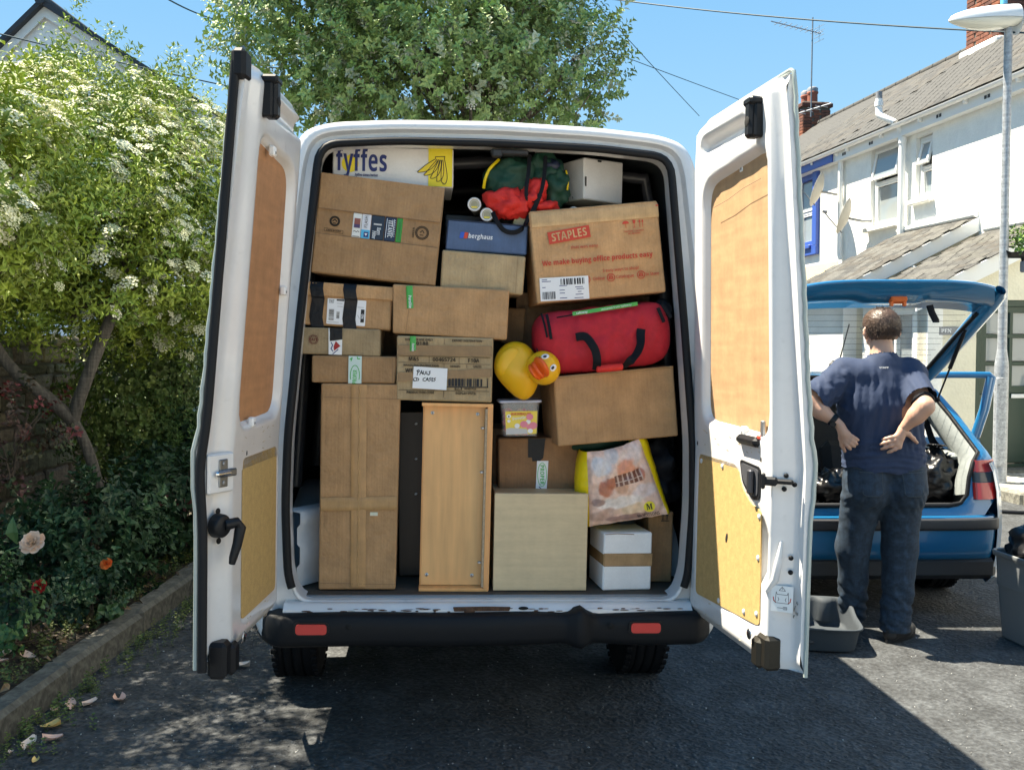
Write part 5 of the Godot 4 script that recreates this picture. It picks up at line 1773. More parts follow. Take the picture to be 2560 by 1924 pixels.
func build_food_box():
	var t := carton("food_box", "printed brown supermarket box with barcode and a handwritten note taped on", Vector3(-0.194, 1.529, -0.13), 0.385, 0.257, 0.30, 0.0, 0.0, M.card_pale, 0.90, 0.003)
	var k := 0.000866
	var X := func(a: float) -> float: return (a - 762.0) * k
	var Y := func(b: float) -> float: return -(b - 485.0) * k
	var q := func(txt: String, a: float, b: float, size: float, wide: float, kind := "Droid Sans,b"):
		words(txt, T2(X.call(a), Y.call(b), 0.0043), size, M.ink_brown, t, kind, wide * k)
	q.call("SUPPLIER USE ONLY", 640, 351, 0.0088, 128)
	q.call("EXPORT DESTINATION", 862, 352, 0.0088, 138)
	q.call("0188", 655, 368, 0.013, 56)
	q.call("FINE ASSORTMENT 340g ±", 805, 404, 0.015, 262)
	q.call("M&S", 617, 440, 0.0155, 46)
	q.call("00465724", 757, 441, 0.0155, 106)
	q.call("F10A", 893, 443, 0.0155, 52)
	q.call("HANDLING INSTRUCTION", 652, 469, 0.0088, 160)
	q.call("ORIGIN", 808, 471, 0.0088, 48)
	q.call("UNITS", 912, 471, 0.0088, 36)
	q.call("WEX", 605, 493, 0.016, 52)
	q.call("U.K.", 815, 500, 0.014, 60)
	q.call("24", 915, 497, 0.015, 34)
	q.call("PRODUCTION CODE", 650, 594, 0.0095, 126)
	q.call("DISPLAY UNTIL", 860, 595, 0.0095, 94)
	q.call("00465724", 880, 574, 0.007, 54)
	patch("number_block", rect2(X.call(808), Y.call(580), X.call(842), Y.call(567)), M.ink_brown, t, 0.0036)
	words("1181", T2(X.call(825), Y.call(573.5), 0.0052), 0.0075, M.card_pale, t, "Droid Sans,b", 0.022)
	var P := func(a: float, b: float) -> Vector2: return Vector2(X.call(a), Y.call(b))
	strokes("printed_rules", [[P.call(548, 426), P.call(972, 428)], [P.call(548, 456), P.call(972, 460)], [P.call(688, 427), P.call(688, 457)], [P.call(826, 427), P.call(826, 458)], [P.call(757, 345), P.call(757, 370)], [P.call(757, 460), P.call(757, 478)], [P.call(862, 462), P.call(862, 478)], [P.call(548, 583), P.call(968, 585)], [P.call(757, 586), P.call(757, 614)]], 0.0015, M.ink_brown, t, 0.0044)
	bars(X.call(778), X.call(950), Y.call(562), Y.call(527), M.ink, t, 0.0045, true, 12)
	strokes("barcode_frame", [[P.call(774, 566), P.call(962, 566)], [P.call(960, 567), P.call(961, 524)]], 0.004, M.ink, t, 0.0046)
	# brown tape laid over the print, thin enough to see it through
	var clear: StandardMaterial3D = M.tape_brown.duplicate()
	clear.transparency = BaseMaterial3D.TRANSPARENCY_ALPHA
	clear.albedo_color.a = 0.72
	patch("brown_tape", [P.call(542, 378), P.call(978, 374), P.call(978, 421), P.call(542, 424)], clear, t, 0.0068)
	patch("brown_tape", [P.call(542, 504), P.call(978, 478), P.call(979, 516), P.call(800, 527), P.call(542, 548)], clear, t, 0.0062)
	tape(t, "green_tape", P.call(612, 336), P.call(613, 402), 0.024, M.tape_green, 0.009, 0.0005, 0.002)
	words("Purolite", T2(X.call(613), Y.call(386), 0.0125, -PI / 2), 0.010, M.ink_white, t, "Droid Sans,bi", 0.03)
	patch("paper_note", [P.call(613, 574), P.call(770, 581), P.call(773, 481), P.call(618, 474)], M.paper, t, 0.0084)
	# the note, in felt pen
	var z := 0.0098
	var L := func(a: Array) -> Array: return a.map(func(v): return P.call(v[0], v[1]))
	strokes("handwriting", [L.call([[634, 514], [637, 496], [632, 494], [641, 490], [645, 496], [636, 503]]), L.call([[646, 512], [654, 492], [659, 510]]), L.call([[649, 505], [659, 503]]), L.call([[663, 495], [662, 507], [668, 511], [672, 506], [672, 496]]), L.call([[678, 496], [678, 509], [686, 509]]), L.call([[695, 495], [688, 497], [693, 503], [690, 510], [684, 512]]),
		L.call([[627, 526], [618, 529], [617, 537], [627, 540]]), L.call([[632, 526], [632, 540]]), L.call([[629, 526], [642, 530], [641, 538], [618, 541]]), L.call([[672, 525], [662, 529], [661, 538], [671, 541]]), L.call([[674, 540], [681, 525], [686, 541]]), L.call([[676, 535], [686, 533]]), L.call([[698, 525], [690, 528], [696, 534], [690, 541]]), L.call([[702, 527], [702, 541], [709, 540]]), L.call([[702, 534], [708, 532]]), L.call([[702, 527], [708, 526]]), L.call([[719, 525], [712, 529], [718, 534], [712, 541]])], 0.0031, M.ink, t, z)

func build_shopping_bag():
	var t := thing("shopping_bag", "stuffed supermarket carrier bag with a food picture and yellow sides, leaning right", "bag", van_frame() * xf(Vector3(0.552, 1.073, -0.16)))
	var k := 0.00079
	var p := func(a: float, b: float) -> Vector2: return Vector2((a - 840.0) * k, -(b - 935.0) * k)
	var tl: Vector2 = p.call(640, 775)
	var tr: Vector2 = p.call(912, 703)
	var br: Vector2 = p.call(1075, 1098)
	var bl: Vector2 = p.call(662, 1166)
	var f := FastNoiseLite.new()
	f.seed = 31
	f.frequency = 1.0
	var Z := func(u: float, v: float) -> float:
		var e := pow(maxf(0.0, sin(PI * clampf(u, 0, 1))), 0.5) * pow(maxf(0.0, sin(PI * clampf(v, 0, 1))), 0.4)
		return 0.045 * e + 0.016 * f.get_noise_2d(u * 4 + v * 2, v * 3) + 0.006 * f.get_noise_2d(u * 11 - v * 5, v * 9 + 7)
	var rows := []
	for i in 31:
		var v := i / 30.0
		var row := PackedVector3Array()
		for j in 31:
			var u := j / 30.0
			var q := tl.lerp(tr, u).lerp(bl.lerp(br, u), v)
			q += Vector2(0, 0.012 * sin(PI * u) * (1 - v) * -1.0)
			row.push_back(Vector3(q.x, q.y, Z.call(u, v)))
		rows.push_back(row)
	var s := Shape.new()
	s.grid(rows, false, false, true)
	var m := mt("bag_print", Color.WHITE, 0.35)
	m.albedo_texture = bag_picture()
	obj("printed_front", s, m, t)
	# yellow gussets and back
	s = Shape.new()
	var left := []
	var right := []
	for i in 31:
		var v := i / 30.0
		var a: Vector3 = rows[i][0]
		var b: Vector3 = rows[i][30]
		var wl := 0.05 * pow(sin(PI * (0.08 + 0.86 * v)), 0.7)
		var wr := 0.016 + 0.022 * (1 - v)
		left.push_back(PackedVector3Array([a, a + Vector3(-wl * 0.55, 0.004 * sin(v * 9), -0.012), a + Vector3(-wl, 0.0, -0.05), a + Vector3(-wl * 0.7, 0, -0.15)]))
		right.push_back(PackedVector3Array([b, b + Vector3(wr * 0.5, 0.003, -0.006), b + Vector3(wr, 0.004, -0.03), b + Vector3(wr * 0.7, 0, -0.15)]))
	s.grid(left, false, false, true)
	s.grid(right, false, false, false)
	obj("yellow_gusset", s, M.bag_yellow, t)
	s = Shape.new()
	var back := []
	for i in 31:
		back.push_back(PackedVector3Array([left[i][3], right[i][3]]))
	s.grid(back)
	s.grid([rows[30], PackedVector3Array(Array(rows[30]).map(func(q): return q + Vector3(0, 0.01, -0.15)))])
	obj("back_side", s, M.bag_yellow, t)
	# round yellow badge and name, lying on the bulge
	var at := func(u: float, v: float, lift := 0.004) -> Transform3D:
		var q := tl.lerp(tr, u).lerp(bl.lerp(br, u), v)
		return Transform3D(Basis(Vector3.BACK, 0.17) * Basis(Vector3.RIGHT, -0.10), Vector3(q.x, q.y, Z.call(u, v) + lift))
	var bd := patch("badge", ring_line(Vector2.ZERO, Vector2(0.0235, 0.0215), 24).slice(0, 24), M.ink_yellow, t, 0.0, 0.0012)
	bd.transform = at.call(0.790, 0.845, 0.010)
	words("M", at.call(0.790, 0.845, 0.013), 0.024, M.ink, t, "Droid Serif,b", 0.026)
	words("MORRISONS", at.call(0.75, 0.945, 0.016), 0.0125, M.ink_brown, t, "Droid Sans", 0.092)

func bag_picture() -> ImageTexture:
	# print of pale loaves and a tray: soft patches of cream, tan and brown
	var N := 192
	var f := FastNoiseLite.new()
	f.seed = 77
	f.frequency = 0.02
	var im := Image.create(N, N, false, Image.FORMAT_RGB8)
	var spots := [[0.22, 0.20, 0.20, 0.14, Color(0.83, 0.82, 0.83)], [0.42, 0.10, 0.14, 0.12, Color(0.80, 0.77, 0.76)], [0.75, 0.15, 0.22, 0.16, Color(0.88, 0.80, 0.76)], [0.62, 0.30, 0.16, 0.16, Color(0.86, 0.56, 0.42)], [0.24, 0.50, 0.12, 0.11, Color(0.72, 0.42, 0.30)], [0.34, 0.44, 0.12, 0.08, Color(0.66, 0.35, 0.22)], [0.80, 0.40, 0.08, 0.10, Color(0.70, 0.42, 0.32)], [0.48, 0.52, 0.12, 0.08, Color(0.78, 0.58, 0.44)], [0.80, 0.62, 0.20, 0.10, Color(0.90, 0.84, 0.84)], [0.40, 0.72, 0.36, 0.09, Color(0.93, 0.89, 0.86)], [0.20, 0.86, 0.20, 0.09, Color(0.76, 0.62, 0.55)], [0.60, 0.84, 0.24, 0.08, Color(0.90, 0.78, 0.64)], [0.45, 0.93, 0.30, 0.04, Color(0.64, 0.50, 0.46)], [0.12, 0.68, 0.10, 0.06, Color(0.62, 0.50, 0.46)]]
	for y in N:
		for x in N:
			var u := x / float(N)
			var v := y / float(N)
			var c := Color(0.90, 0.76, 0.68)
			for s in spots:
				var d := Vector2((u - s[0]) / s[2], (v - s[1]) / s[3]).length() + 0.35 * f.get_noise_2d(x * 1.0, y * 1.0)
				c = c.lerp(s[4], 0.9 * smooth(1.15, 0.7, d))
			# the tray: upright dark slats
			if u > 0.40 and u < 0.83 and absf(v - 0.415 + 0.05 * (u - 0.6)) < 0.075:
				var band := fmod(u * 13.0 + 0.2 * f.get_noise_2d(x * 2.0, y * 0.5), 1.0)
				c = Color(0.44, 0.26, 0.20) if band < 0.62 else Color(0.74, 0.62, 0.56)
				if absf(v - 0.415 + 0.05 * (u - 0.6) - 0.02) < 0.006:
					c = Color(0.75, 0.66, 0.60)
			var g := 1.0 + 0.10 * f.get_noise_2d(x * 3.0 + 90, y * 3.0)
			im.set_pixel(x, y, Color(c.r * g, c.g * g, c.b * g))
	return ImageTexture.create_from_image(im)

func build_rucksack():
	var t := thing("rucksack", "bulging green and red drawstring sack with black straps, at the top of the load", "bag", van_frame() * xf(Vector3(0.130, 2.285, -0.31)))
	var k := 0.000665
	var p := func(a: float, b: float, z: float) -> Vector3: return Vector3((a - 615.0) * k, -(b - 440.0) * k, z)
	var f := FastNoiseLite.new()
	f.seed = 14
	f.frequency = 1.0
	# green upper part: two lobes either side of the strap, with folds
	var s := Shape.new()
	blob(s, p.call(520, 385, 0.02), Vector3(0.105, 0.085, 0.10), 0.035, 13.0, 3, 34, 46, 2.3)
	blob(s, p.call(690, 330, 0.0), Vector3(0.11, 0.075, 0.09), 0.034, 13.0, 6, 34, 46, 2.2)
	blob(s, p.call(800, 440, 0.02), Vector3(0.055, 0.09, 0.09), 0.028, 14.0, 7, 30, 40, 2.3)
	obj("green_cloth", s, M.green_cloth, t)
	s = Shape.new()
	blob(s, p.call(510, 545, 0.05), Vector3(0.105, 0.055, 0.10), 0.034, 15.0, 12, 34, 46, 2.2, Basis(Vector3.BACK, -0.12))
	blob(s, p.call(650, 495, 0.075), Vector3(0.05, 0.075, 0.06), 0.026, 16.0, 13, 28, 36, 2.2, Basis(Vector3.BACK, -0.5))
	blob(s, p.call(730, 560, 0.05), Vector3(0.065, 0.030, 0.08), 0.020, 16.0, 15, 28, 36)
	obj("red_cloth", s, M.red_cloth_bright, t)
	s = Shape.new()
	blob(s, p.call(610, 450, -0.05), Vector3(0.165, 0.115, 0.09), 0.02, 8.0, 16)
	obj("dark_back", s, M.black_cloth, t)
	s = Shape.new()
	s.tube(bez([p.call(440, 280, 0.07), p.call(385, 340, 0.085), p.call(358, 400, 0.08), p.call(350, 455, 0.06)], 14), 0.007, 7)
	s.tube(bez([p.call(862, 330, 0.06), p.call(872, 400, 0.08), p.call(870, 450, 0.07)], 8), 0.004, 6)
	obj("yellow_piping", s, M.bag_yellow, t)
	# straps: loop in front, and the long one hanging down over the blue box
	s = Shape.new()
	strap(s, bez([p.call(625, 250, 0.10), p.call(618, 360, 0.125), p.call(605, 460, 0.135), p.call(610, 525, 0.135), p.call(650, 545, 0.13), p.call(690, 500, 0.135), p.call(712, 400, 0.13), p.call(725, 255, 0.10)], 36), 0.016, Vector3.RIGHT)
	obj("strap", s, M.black_cloth, t)
	s = Shape.new()
	var hang := bez([p.call(690, 500, 0.135), p.call(660, 575, 0.13), p.call(620, 650, 0.125), p.call(585, 710, 0.125), p.call(530, 735, 0.125), p.call(470, 720, 0.125), p.call(425, 660, 0.12), p.call(405, 610, 0.10)], 36)
	strap(s, hang, 0.019, Vector3(0.55, 0.83, 0.1))
	obj("strap", s, M.black_cloth, t)
	s = Shape.new()
	blob(s, p.call(770, 300, 0.03), Vector3(0.06, 0.03, 0.06), 0.02, 14.0, 19)
	obj("blue_collar", s, vary(M.card_blue, Color(0.35, 0.4, 0.5)), t)

# ---------------------------------------------------------------- the terrace on the right
# a flat wall in x, y at z = 0 with openings (Rect2), front and back faces and reveals
func wall(s: Shape, x0: float, x1: float, y0: float, y1: float, thick: float, holes: Array):
	var xs := [x0, x1]
	var ys := [y0, y1]
	for h in holes:
		xs.append_array([h.position.x, h.end.x])
		ys.append_array([h.position.y, h.end.y])
	xs.sort()
	ys.sort()
	for i in xs.size() - 1:
		for k in ys.size() - 1:
			var c := Vector2((xs[i] + xs[i + 1]) / 2, (ys[k] + ys[k + 1]) / 2)
			if holes.any(func(h): return h.has_point(c)) or xs[i + 1] - xs[i] < 0.001 or ys[k + 1] - ys[k] < 0.001:
				continue
			s.quad(Vector3(xs[i], ys[k], 0), Vector3(xs[i + 1], ys[k], 0), Vector3(xs[i + 1], ys[k + 1], 0), Vector3(xs[i], ys[k + 1], 0))
			s.quad(Vector3(xs[i + 1], ys[k], -thick), Vector3(xs[i], ys[k], -thick), Vector3(xs[i], ys[k + 1], -thick), Vector3(xs[i + 1], ys[k + 1], -thick))
	for h in holes:
		var a: Vector2 = h.position
		var b: Vector2 = h.end
		s.quad(Vector3(a.x, a.y, 0), Vector3(b.x, a.y, 0), Vector3(b.x, a.y, -thick), Vector3(a.x, a.y, -thick))
		s.quad(Vector3(a.x, b.y, -thick), Vector3(b.x, b.y, -thick), Vector3(b.x, b.y, 0), Vector3(a.x, b.y, 0))
		s.quad(Vector3(a.x, a.y, 0), Vector3(a.x, a.y, -thick), Vector3(a.x, b.y, -thick), Vector3(a.x, b.y, 0))
		s.quad(Vector3(b.x, a.y, -thick), Vector3(b.x, a.y, 0), Vector3(b.x, b.y, 0), Vector3(b.x, b.y, -thick))
	s.quad(Vector3(x0, y0, -thick), Vector3(x0, y0, 0), Vector3(x0, y1, 0), Vector3(x0, y1, -thick))
	s.quad(Vector3(x1, y0, 0), Vector3(x1, y0, -thick), Vector3(x1, y1, -thick), Vector3(x1, y1, 0))

func frame_box(s: Shape, x0: float, x1: float, y0: float, y1: float, w: float, z: float, d: float, b := Transform3D()):
	for q in [[(x0 + x1) / 2, y0 + w / 2, x1 - x0, w], [(x0 + x1) / 2, y1 - w / 2, x1 - x0, w]]:
		s.box(b * Vector3(q[0], q[1], z), Vector3(q[2], q[3], d), 0.006, b.basis)
	for x in [x0 + w / 2, x1 - w / 2]:
		s.box(b * Vector3(x, (y0 + y1) / 2, z), Vector3(w, y1 - y0 - 2 * w - 0.002, d), 0.006, b.basis)

func sash_window(house: Node3D, x0: float, x1: float, y0: float, y1: float, ysplit: float, tilt: float, m: Material, sill_m: Material):
	var s := Shape.new()
	frame_box(s, x0, x1, y0, y1, 0.055, -0.10, 0.07)
	s.box(Vector3((x0 + x1) / 2, ysplit, -0.10), Vector3(x1 - x0 - 0.114, 0.05, 0.066), 0.005)
	frame_box(s, x0 + 0.057, x1 - 0.057, y0 + 0.057, ysplit - 0.027, 0.035, -0.10, 0.05)
	var win := obj("window", s, m, house)
	s = Shape.new()
	s.box(Vector3((x0 + x1) / 2, (y0 + ysplit) / 2, -0.105), Vector3(x1 - x0 - 0.19, ysplit - y0 - 0.15, 0.008))
	obj("pane", s, M.window_glass, win)
	# the upper light is hung at its top and stands open
	var b := Transform3D(Basis(Vector3.RIGHT, -tilt), Vector3(0, y1 - 0.06, -0.075))
	s = Shape.new()
	frame_box(s, x0 + 0.058, x1 - 0.058, ysplit + 0.03 - y1 + 0.06, -0.002, 0.045, 0.0, 0.045, b)
	obj("top_light", s, m, win)
	s = Shape.new()
	s.box(b * Vector3((x0 + x1) / 2, (ysplit + 0.03 - y1 + 0.06) / 2, -0.004), Vector3(x1 - x0 - 0.20, y1 - 0.06 - ysplit - 0.115, 0.008), 0.0, b.basis)
	obj("pane", s, M.window_glass, win)
	s = Shape.new()
	s.box(Vector3((x0 + x1) / 2, y0 - 0.04, 0.01), Vector3(x1 - x0 + 0.16, 0.075, 0.20), 0.012)
	obj("sill", s, sill_m, win)
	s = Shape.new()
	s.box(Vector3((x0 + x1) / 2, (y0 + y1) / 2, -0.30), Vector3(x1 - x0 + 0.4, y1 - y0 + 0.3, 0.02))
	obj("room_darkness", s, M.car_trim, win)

# slates laid on a slope: from the eave line up; local x along, running from `eave` to `top`
func slates(roof: Node3D, x0: float, x1: float, eave: Vector2, top: Vector2, wide: float, step: float, most: int, mats: Array, from_right := true):
	var L := eave.distance_to(top)
	var dir := (top - eave) / L          # (z, y)
	var rows := int(L / step)
	var cols := int((x1 - x0) / wide)
	var ang := atan2(dir.y, -dir.x)
	var b := Basis(Vector3.RIGHT, ang)    # slate's own z runs down the slope when turned
	var meshes := []
	for k in 4:
		var s := Shape.new()
		s.box(Vector3(0, 0.006, 0), Vector3(wide - 0.006, 0.009, step * 1.12), 0.0, Basis.IDENTITY, warp8(0.004))
		meshes.push_back(s.mesh())
	var spots := []
	for r in rows:
		for c in cols + 1:
			var x: float = (x1 - wide * (c + (0.5 if r % 2 else 0.0)))
			if x - wide * 0.5 < x0 - 0.01 or x + wide * 0.5 > x1 + wide * 0.6:
				continue
			var p := eave + dir * step * (r + 0.5)
			spots.push_back([c, Transform3D(b * Basis(Vector3.RIGHT, 0.035), Vector3(x, p.y + 0.012 * cos(ang) + rr(0, 0.004), p.x + 0.012 * sin(ang)))])
	spots.sort_custom(func(p, q): return p[0] < q[0])
	for i in mini(most, spots.size()):
		obj("slate", meshes[i % 4], mats[rng.randi() % mats.size()], roof).transform = spots[i][1]
	if spots.size() > most:
		var xfs := []
		for i in range(most, spots.size()):
			xfs.push_back(spots[i][1])
		many("far_slates", meshes[0], mats[0], xfs, [], roof)

func bricks(stack: Node3D, c: Vector3, size: Vector3, m: Array):
	var s := Shape.new()
	s.box(c + Vector3(0, size.y / 2, 0), size - Vector3(0.02, 0, 0.02))
	obj("mortar_core", s, M.mortar, stack)
	s = Shape.new()
	s.box(Vector3.ZERO, Vector3(0.213, 0.064, 0.05), 0.004)
	var bm := s.mesh()
	for r in int(size.y / 0.076):
		for side in 4:
			var len := size.x if side % 2 == 0 else size.z
			var n := int(len / 0.224)
			for k in n:
				var a := (k + 0.5 - n / 2.0) * len / n + (0.05 if r % 2 else -0.05) * (0.0 if k == 0 or k == n - 1 else 1.0)
				var T := Transform3D(Basis(Vector3.UP, side * PI / 2), Vector3.ZERO) * Transform3D(Basis.from_scale(Vector3(len / n / 0.224, 1, 1)), Vector3(a, 0.04 + 0.076 * r, (size.z if side % 2 == 0 else size.x) / 2 - 0.02 + rr(-0.003, 0.003)))
				obj("brick", bm, m[rng.randi() % m.size()], stack).transform = Transform3D(Basis.IDENTITY, c) * T

func terrace_house(called: String, label: String, x0: float, x1: float, holes: Array, n_slates: int) -> Node3D:
	var h := thing(called, label, "house", row_frame())
	var s := Shape.new()
	wall(s, x0, x1, 0.0, 5.2, 0.25, holes)
	s.quad(Vector3(x1, 0, -6.2), Vector3(x0, 0, -6.2), Vector3(x0, 5.2, -6.2), Vector3(x1, 5.2, -6.2))
	for x in [x0, x1]:
		var pts := [Vector3(x, 0, -0.25), Vector3(x, 5.2, -0.25), Vector3(x, 7.28, -3.0), Vector3(x, 5.2, -6.2), Vector3(x, 0, -6.2)]
		s.tri(pts[0], pts[1], pts[4])
		s.tri(pts[1], pts[3], pts[4])
		s.tri(pts[1], pts[2], pts[3])
	obj("wall", s, M.render_white, h)
	s = Shape.new()
	s.quad(Vector3(x0, 5.19, 0.22), Vector3(x1, 5.19, 0.22), Vector3(x1, 7.33, -3.0), Vector3(x0, 7.33, -3.0))
	s.quad(Vector3(x1, 5.19, -6.3), Vector3(x0, 5.19, -6.3), Vector3(x0, 7.33, -3.0), Vector3(x1, 7.33, -3.0))
	var roof := obj("roof", s, M.slate, h)
	if n_slates > 0:
		slates(roof, x0 + 0.02, x1 - 0.02, Vector2(0.23, 5.19), Vector2(-2.98, 7.325), 0.225, 0.165, n_slates, [M.slate, vary(M.slate, Color(1.12, 1.1, 1.06)), vary(M.slate, Color(0.86, 0.86, 0.86)), M.slate_brown])
	s = Shape.new()
	var k := x0 + 0.23
	while k < x1 - 0.2:
		s.tube([Vector3(k - 0.21, 7.345, -3.0), Vector3(k + 0.22, 7.345, -3.0)], 0.085, 8)
		k += 0.45
	obj("ridge_tiles", s, M.slate, h).set_meta("kind", "stuff")
	s = Shape.new()
	s.box(Vector3((x0 + x1) / 2, 5.07, 0.075), Vector3(x1 - x0 - 0.01, 0.20, 0.14), 0.004)
	obj("fascia", s, M.trim_white, h)
	s = Shape.new()
	var g := []
	for i in 9:
		var a := PI + PI * i / 8.0
		g.push_back(PackedVector3Array([Vector3(x0, 5.165 + 0.055 * sin(a), 0.205 + 0.06 * cos(a)), Vector3(x1, 5.165 + 0.055 * sin(a), 0.205 + 0.06 * cos(a))]))
	s.grid(g)
	g = []
	for i in 9:
		var a := PI + PI * i / 8.0
		g.push_back(PackedVector3Array([Vector3(x0, 5.165 + 0.050 * sin(a), 0.205 + 0.055 * cos(a)), Vector3(x1, 5.165 + 0.050 * sin(a), 0.205 + 0.055 * cos(a))]))
	s.grid(g, false, false, true)
	obj("gutter", s, M.trim_white, h)
	k = x0 + 0.5
	while k < x1:
		s = Shape.new()
		s.box(Vector3(k, 5.10, 0.165), Vector3(0.03, 0.075, 0.10), 0.008)
		obj("gutter_bracket", s, M.trim_white, h)
		k += 1.1
	return h

func chimney(h: Node3D, c: Vector3, size: Vector3, pots: int):
	var st := Node3D.new()
	st.name = "chimney"
	h.add_child(st, true)
	bricks(st, c, size, [M.brick, M.brick, M.brick_dark, vary(M.brick, Color(1.15, 1.1, 1.0))])
	var top := c + Vector3(0, size.y, 0)
	var s := Shape.new()
	s.box(top + Vector3(0, 0.05, 0), Vector3(size.x + 0.10, 0.10, size.z + 0.10), 0.01)
	obj("brick_cap", s, M.brick_dark, st)
	s = Shape.new()
	s.box(top + Vector3(0, 0.12, 0), Vector3(size.x - 0.02, 0.05, size.z - 0.02), 0.02)
	obj("mortar_bed", s, M.mortar, st)
	for k in pots:
		s = Shape.new()
		s.lathe([[0.13, 0.0], [0.125, 0.25], [0.145, 0.27], [0.145, 0.31], [0.11, 0.31], [0.10, 0.2]], 18, Transform3D(Basis.IDENTITY, top + Vector3((k - (pots - 1) / 2.0) * 0.36, 0.13, 0)))
		obj("chimney_pot", s, M.terracotta, st)
		s = Shape.new()
		s.lathe([[0.135, 0.31], [0.14, 0.40], [0.09, 0.44], [0.0, 0.45]], 14, Transform3D(Basis.IDENTITY, top + Vector3((k - (pots - 1) / 2.0) * 0.36, 0.13, 0)))
		obj("pot_cowl", s, M.lead, st)
	s = Shape.new()
	s.box(c + Vector3(0, 0.10, size.z / 2 + 0.05), Vector3(size.x + 0.12, 0.16, 0.14), 0.03)
	s.box(c + Vector3(size.x / 2 + 0.03, 0.02, 0), Vector3(0.07, 0.34, size.z + 0.1), 0.02)
	obj("flashing", s, M.render_white if pots == 1 else M.lead, st)

func aerial(label: String, foot: Vector3, h: float, arms: int, dir: Vector3):
	var t := thing("tv_aerial", label, "aerial", Transform3D(Basis.IDENTITY, foot))
	var s := Shape.new()
	s.tube([Vector3.ZERO, Vector3(0.02, h, 0)], 0.018, 6)
	obj("mast", s, M.steel_grey, t)
	s = Shape.new()
	var q := dir.normalized()
	var p := q.cross(Vector3.UP)
	var c := Vector3(0.02, h * 0.86, 0)
	s.tube([c - q * 0.25, c + q * 1.25], 0.014, 6)
	for k in arms:
		var o := c + q * (-0.2 + 1.4 * k / arms)
		s.tube([o - p * 0.16, o + p * 0.16], 0.008, 5)
	for k in 4:
		s.tube([c - q * 0.2 + Vector3(0, -0.2 + 0.12 * k, 0) - p * 0.2, c - q * 0.2 + Vector3(0, -0.2 + 0.12 * k, 0) + p * 0.2], 0.006, 5)
	s.tube([c - q * 0.2 + Vector3(0, -0.22, 0), c - q * 0.2 + Vector3(0, 0.2, 0)], 0.008, 5)
	obj("elements", s, M.zinc, t)

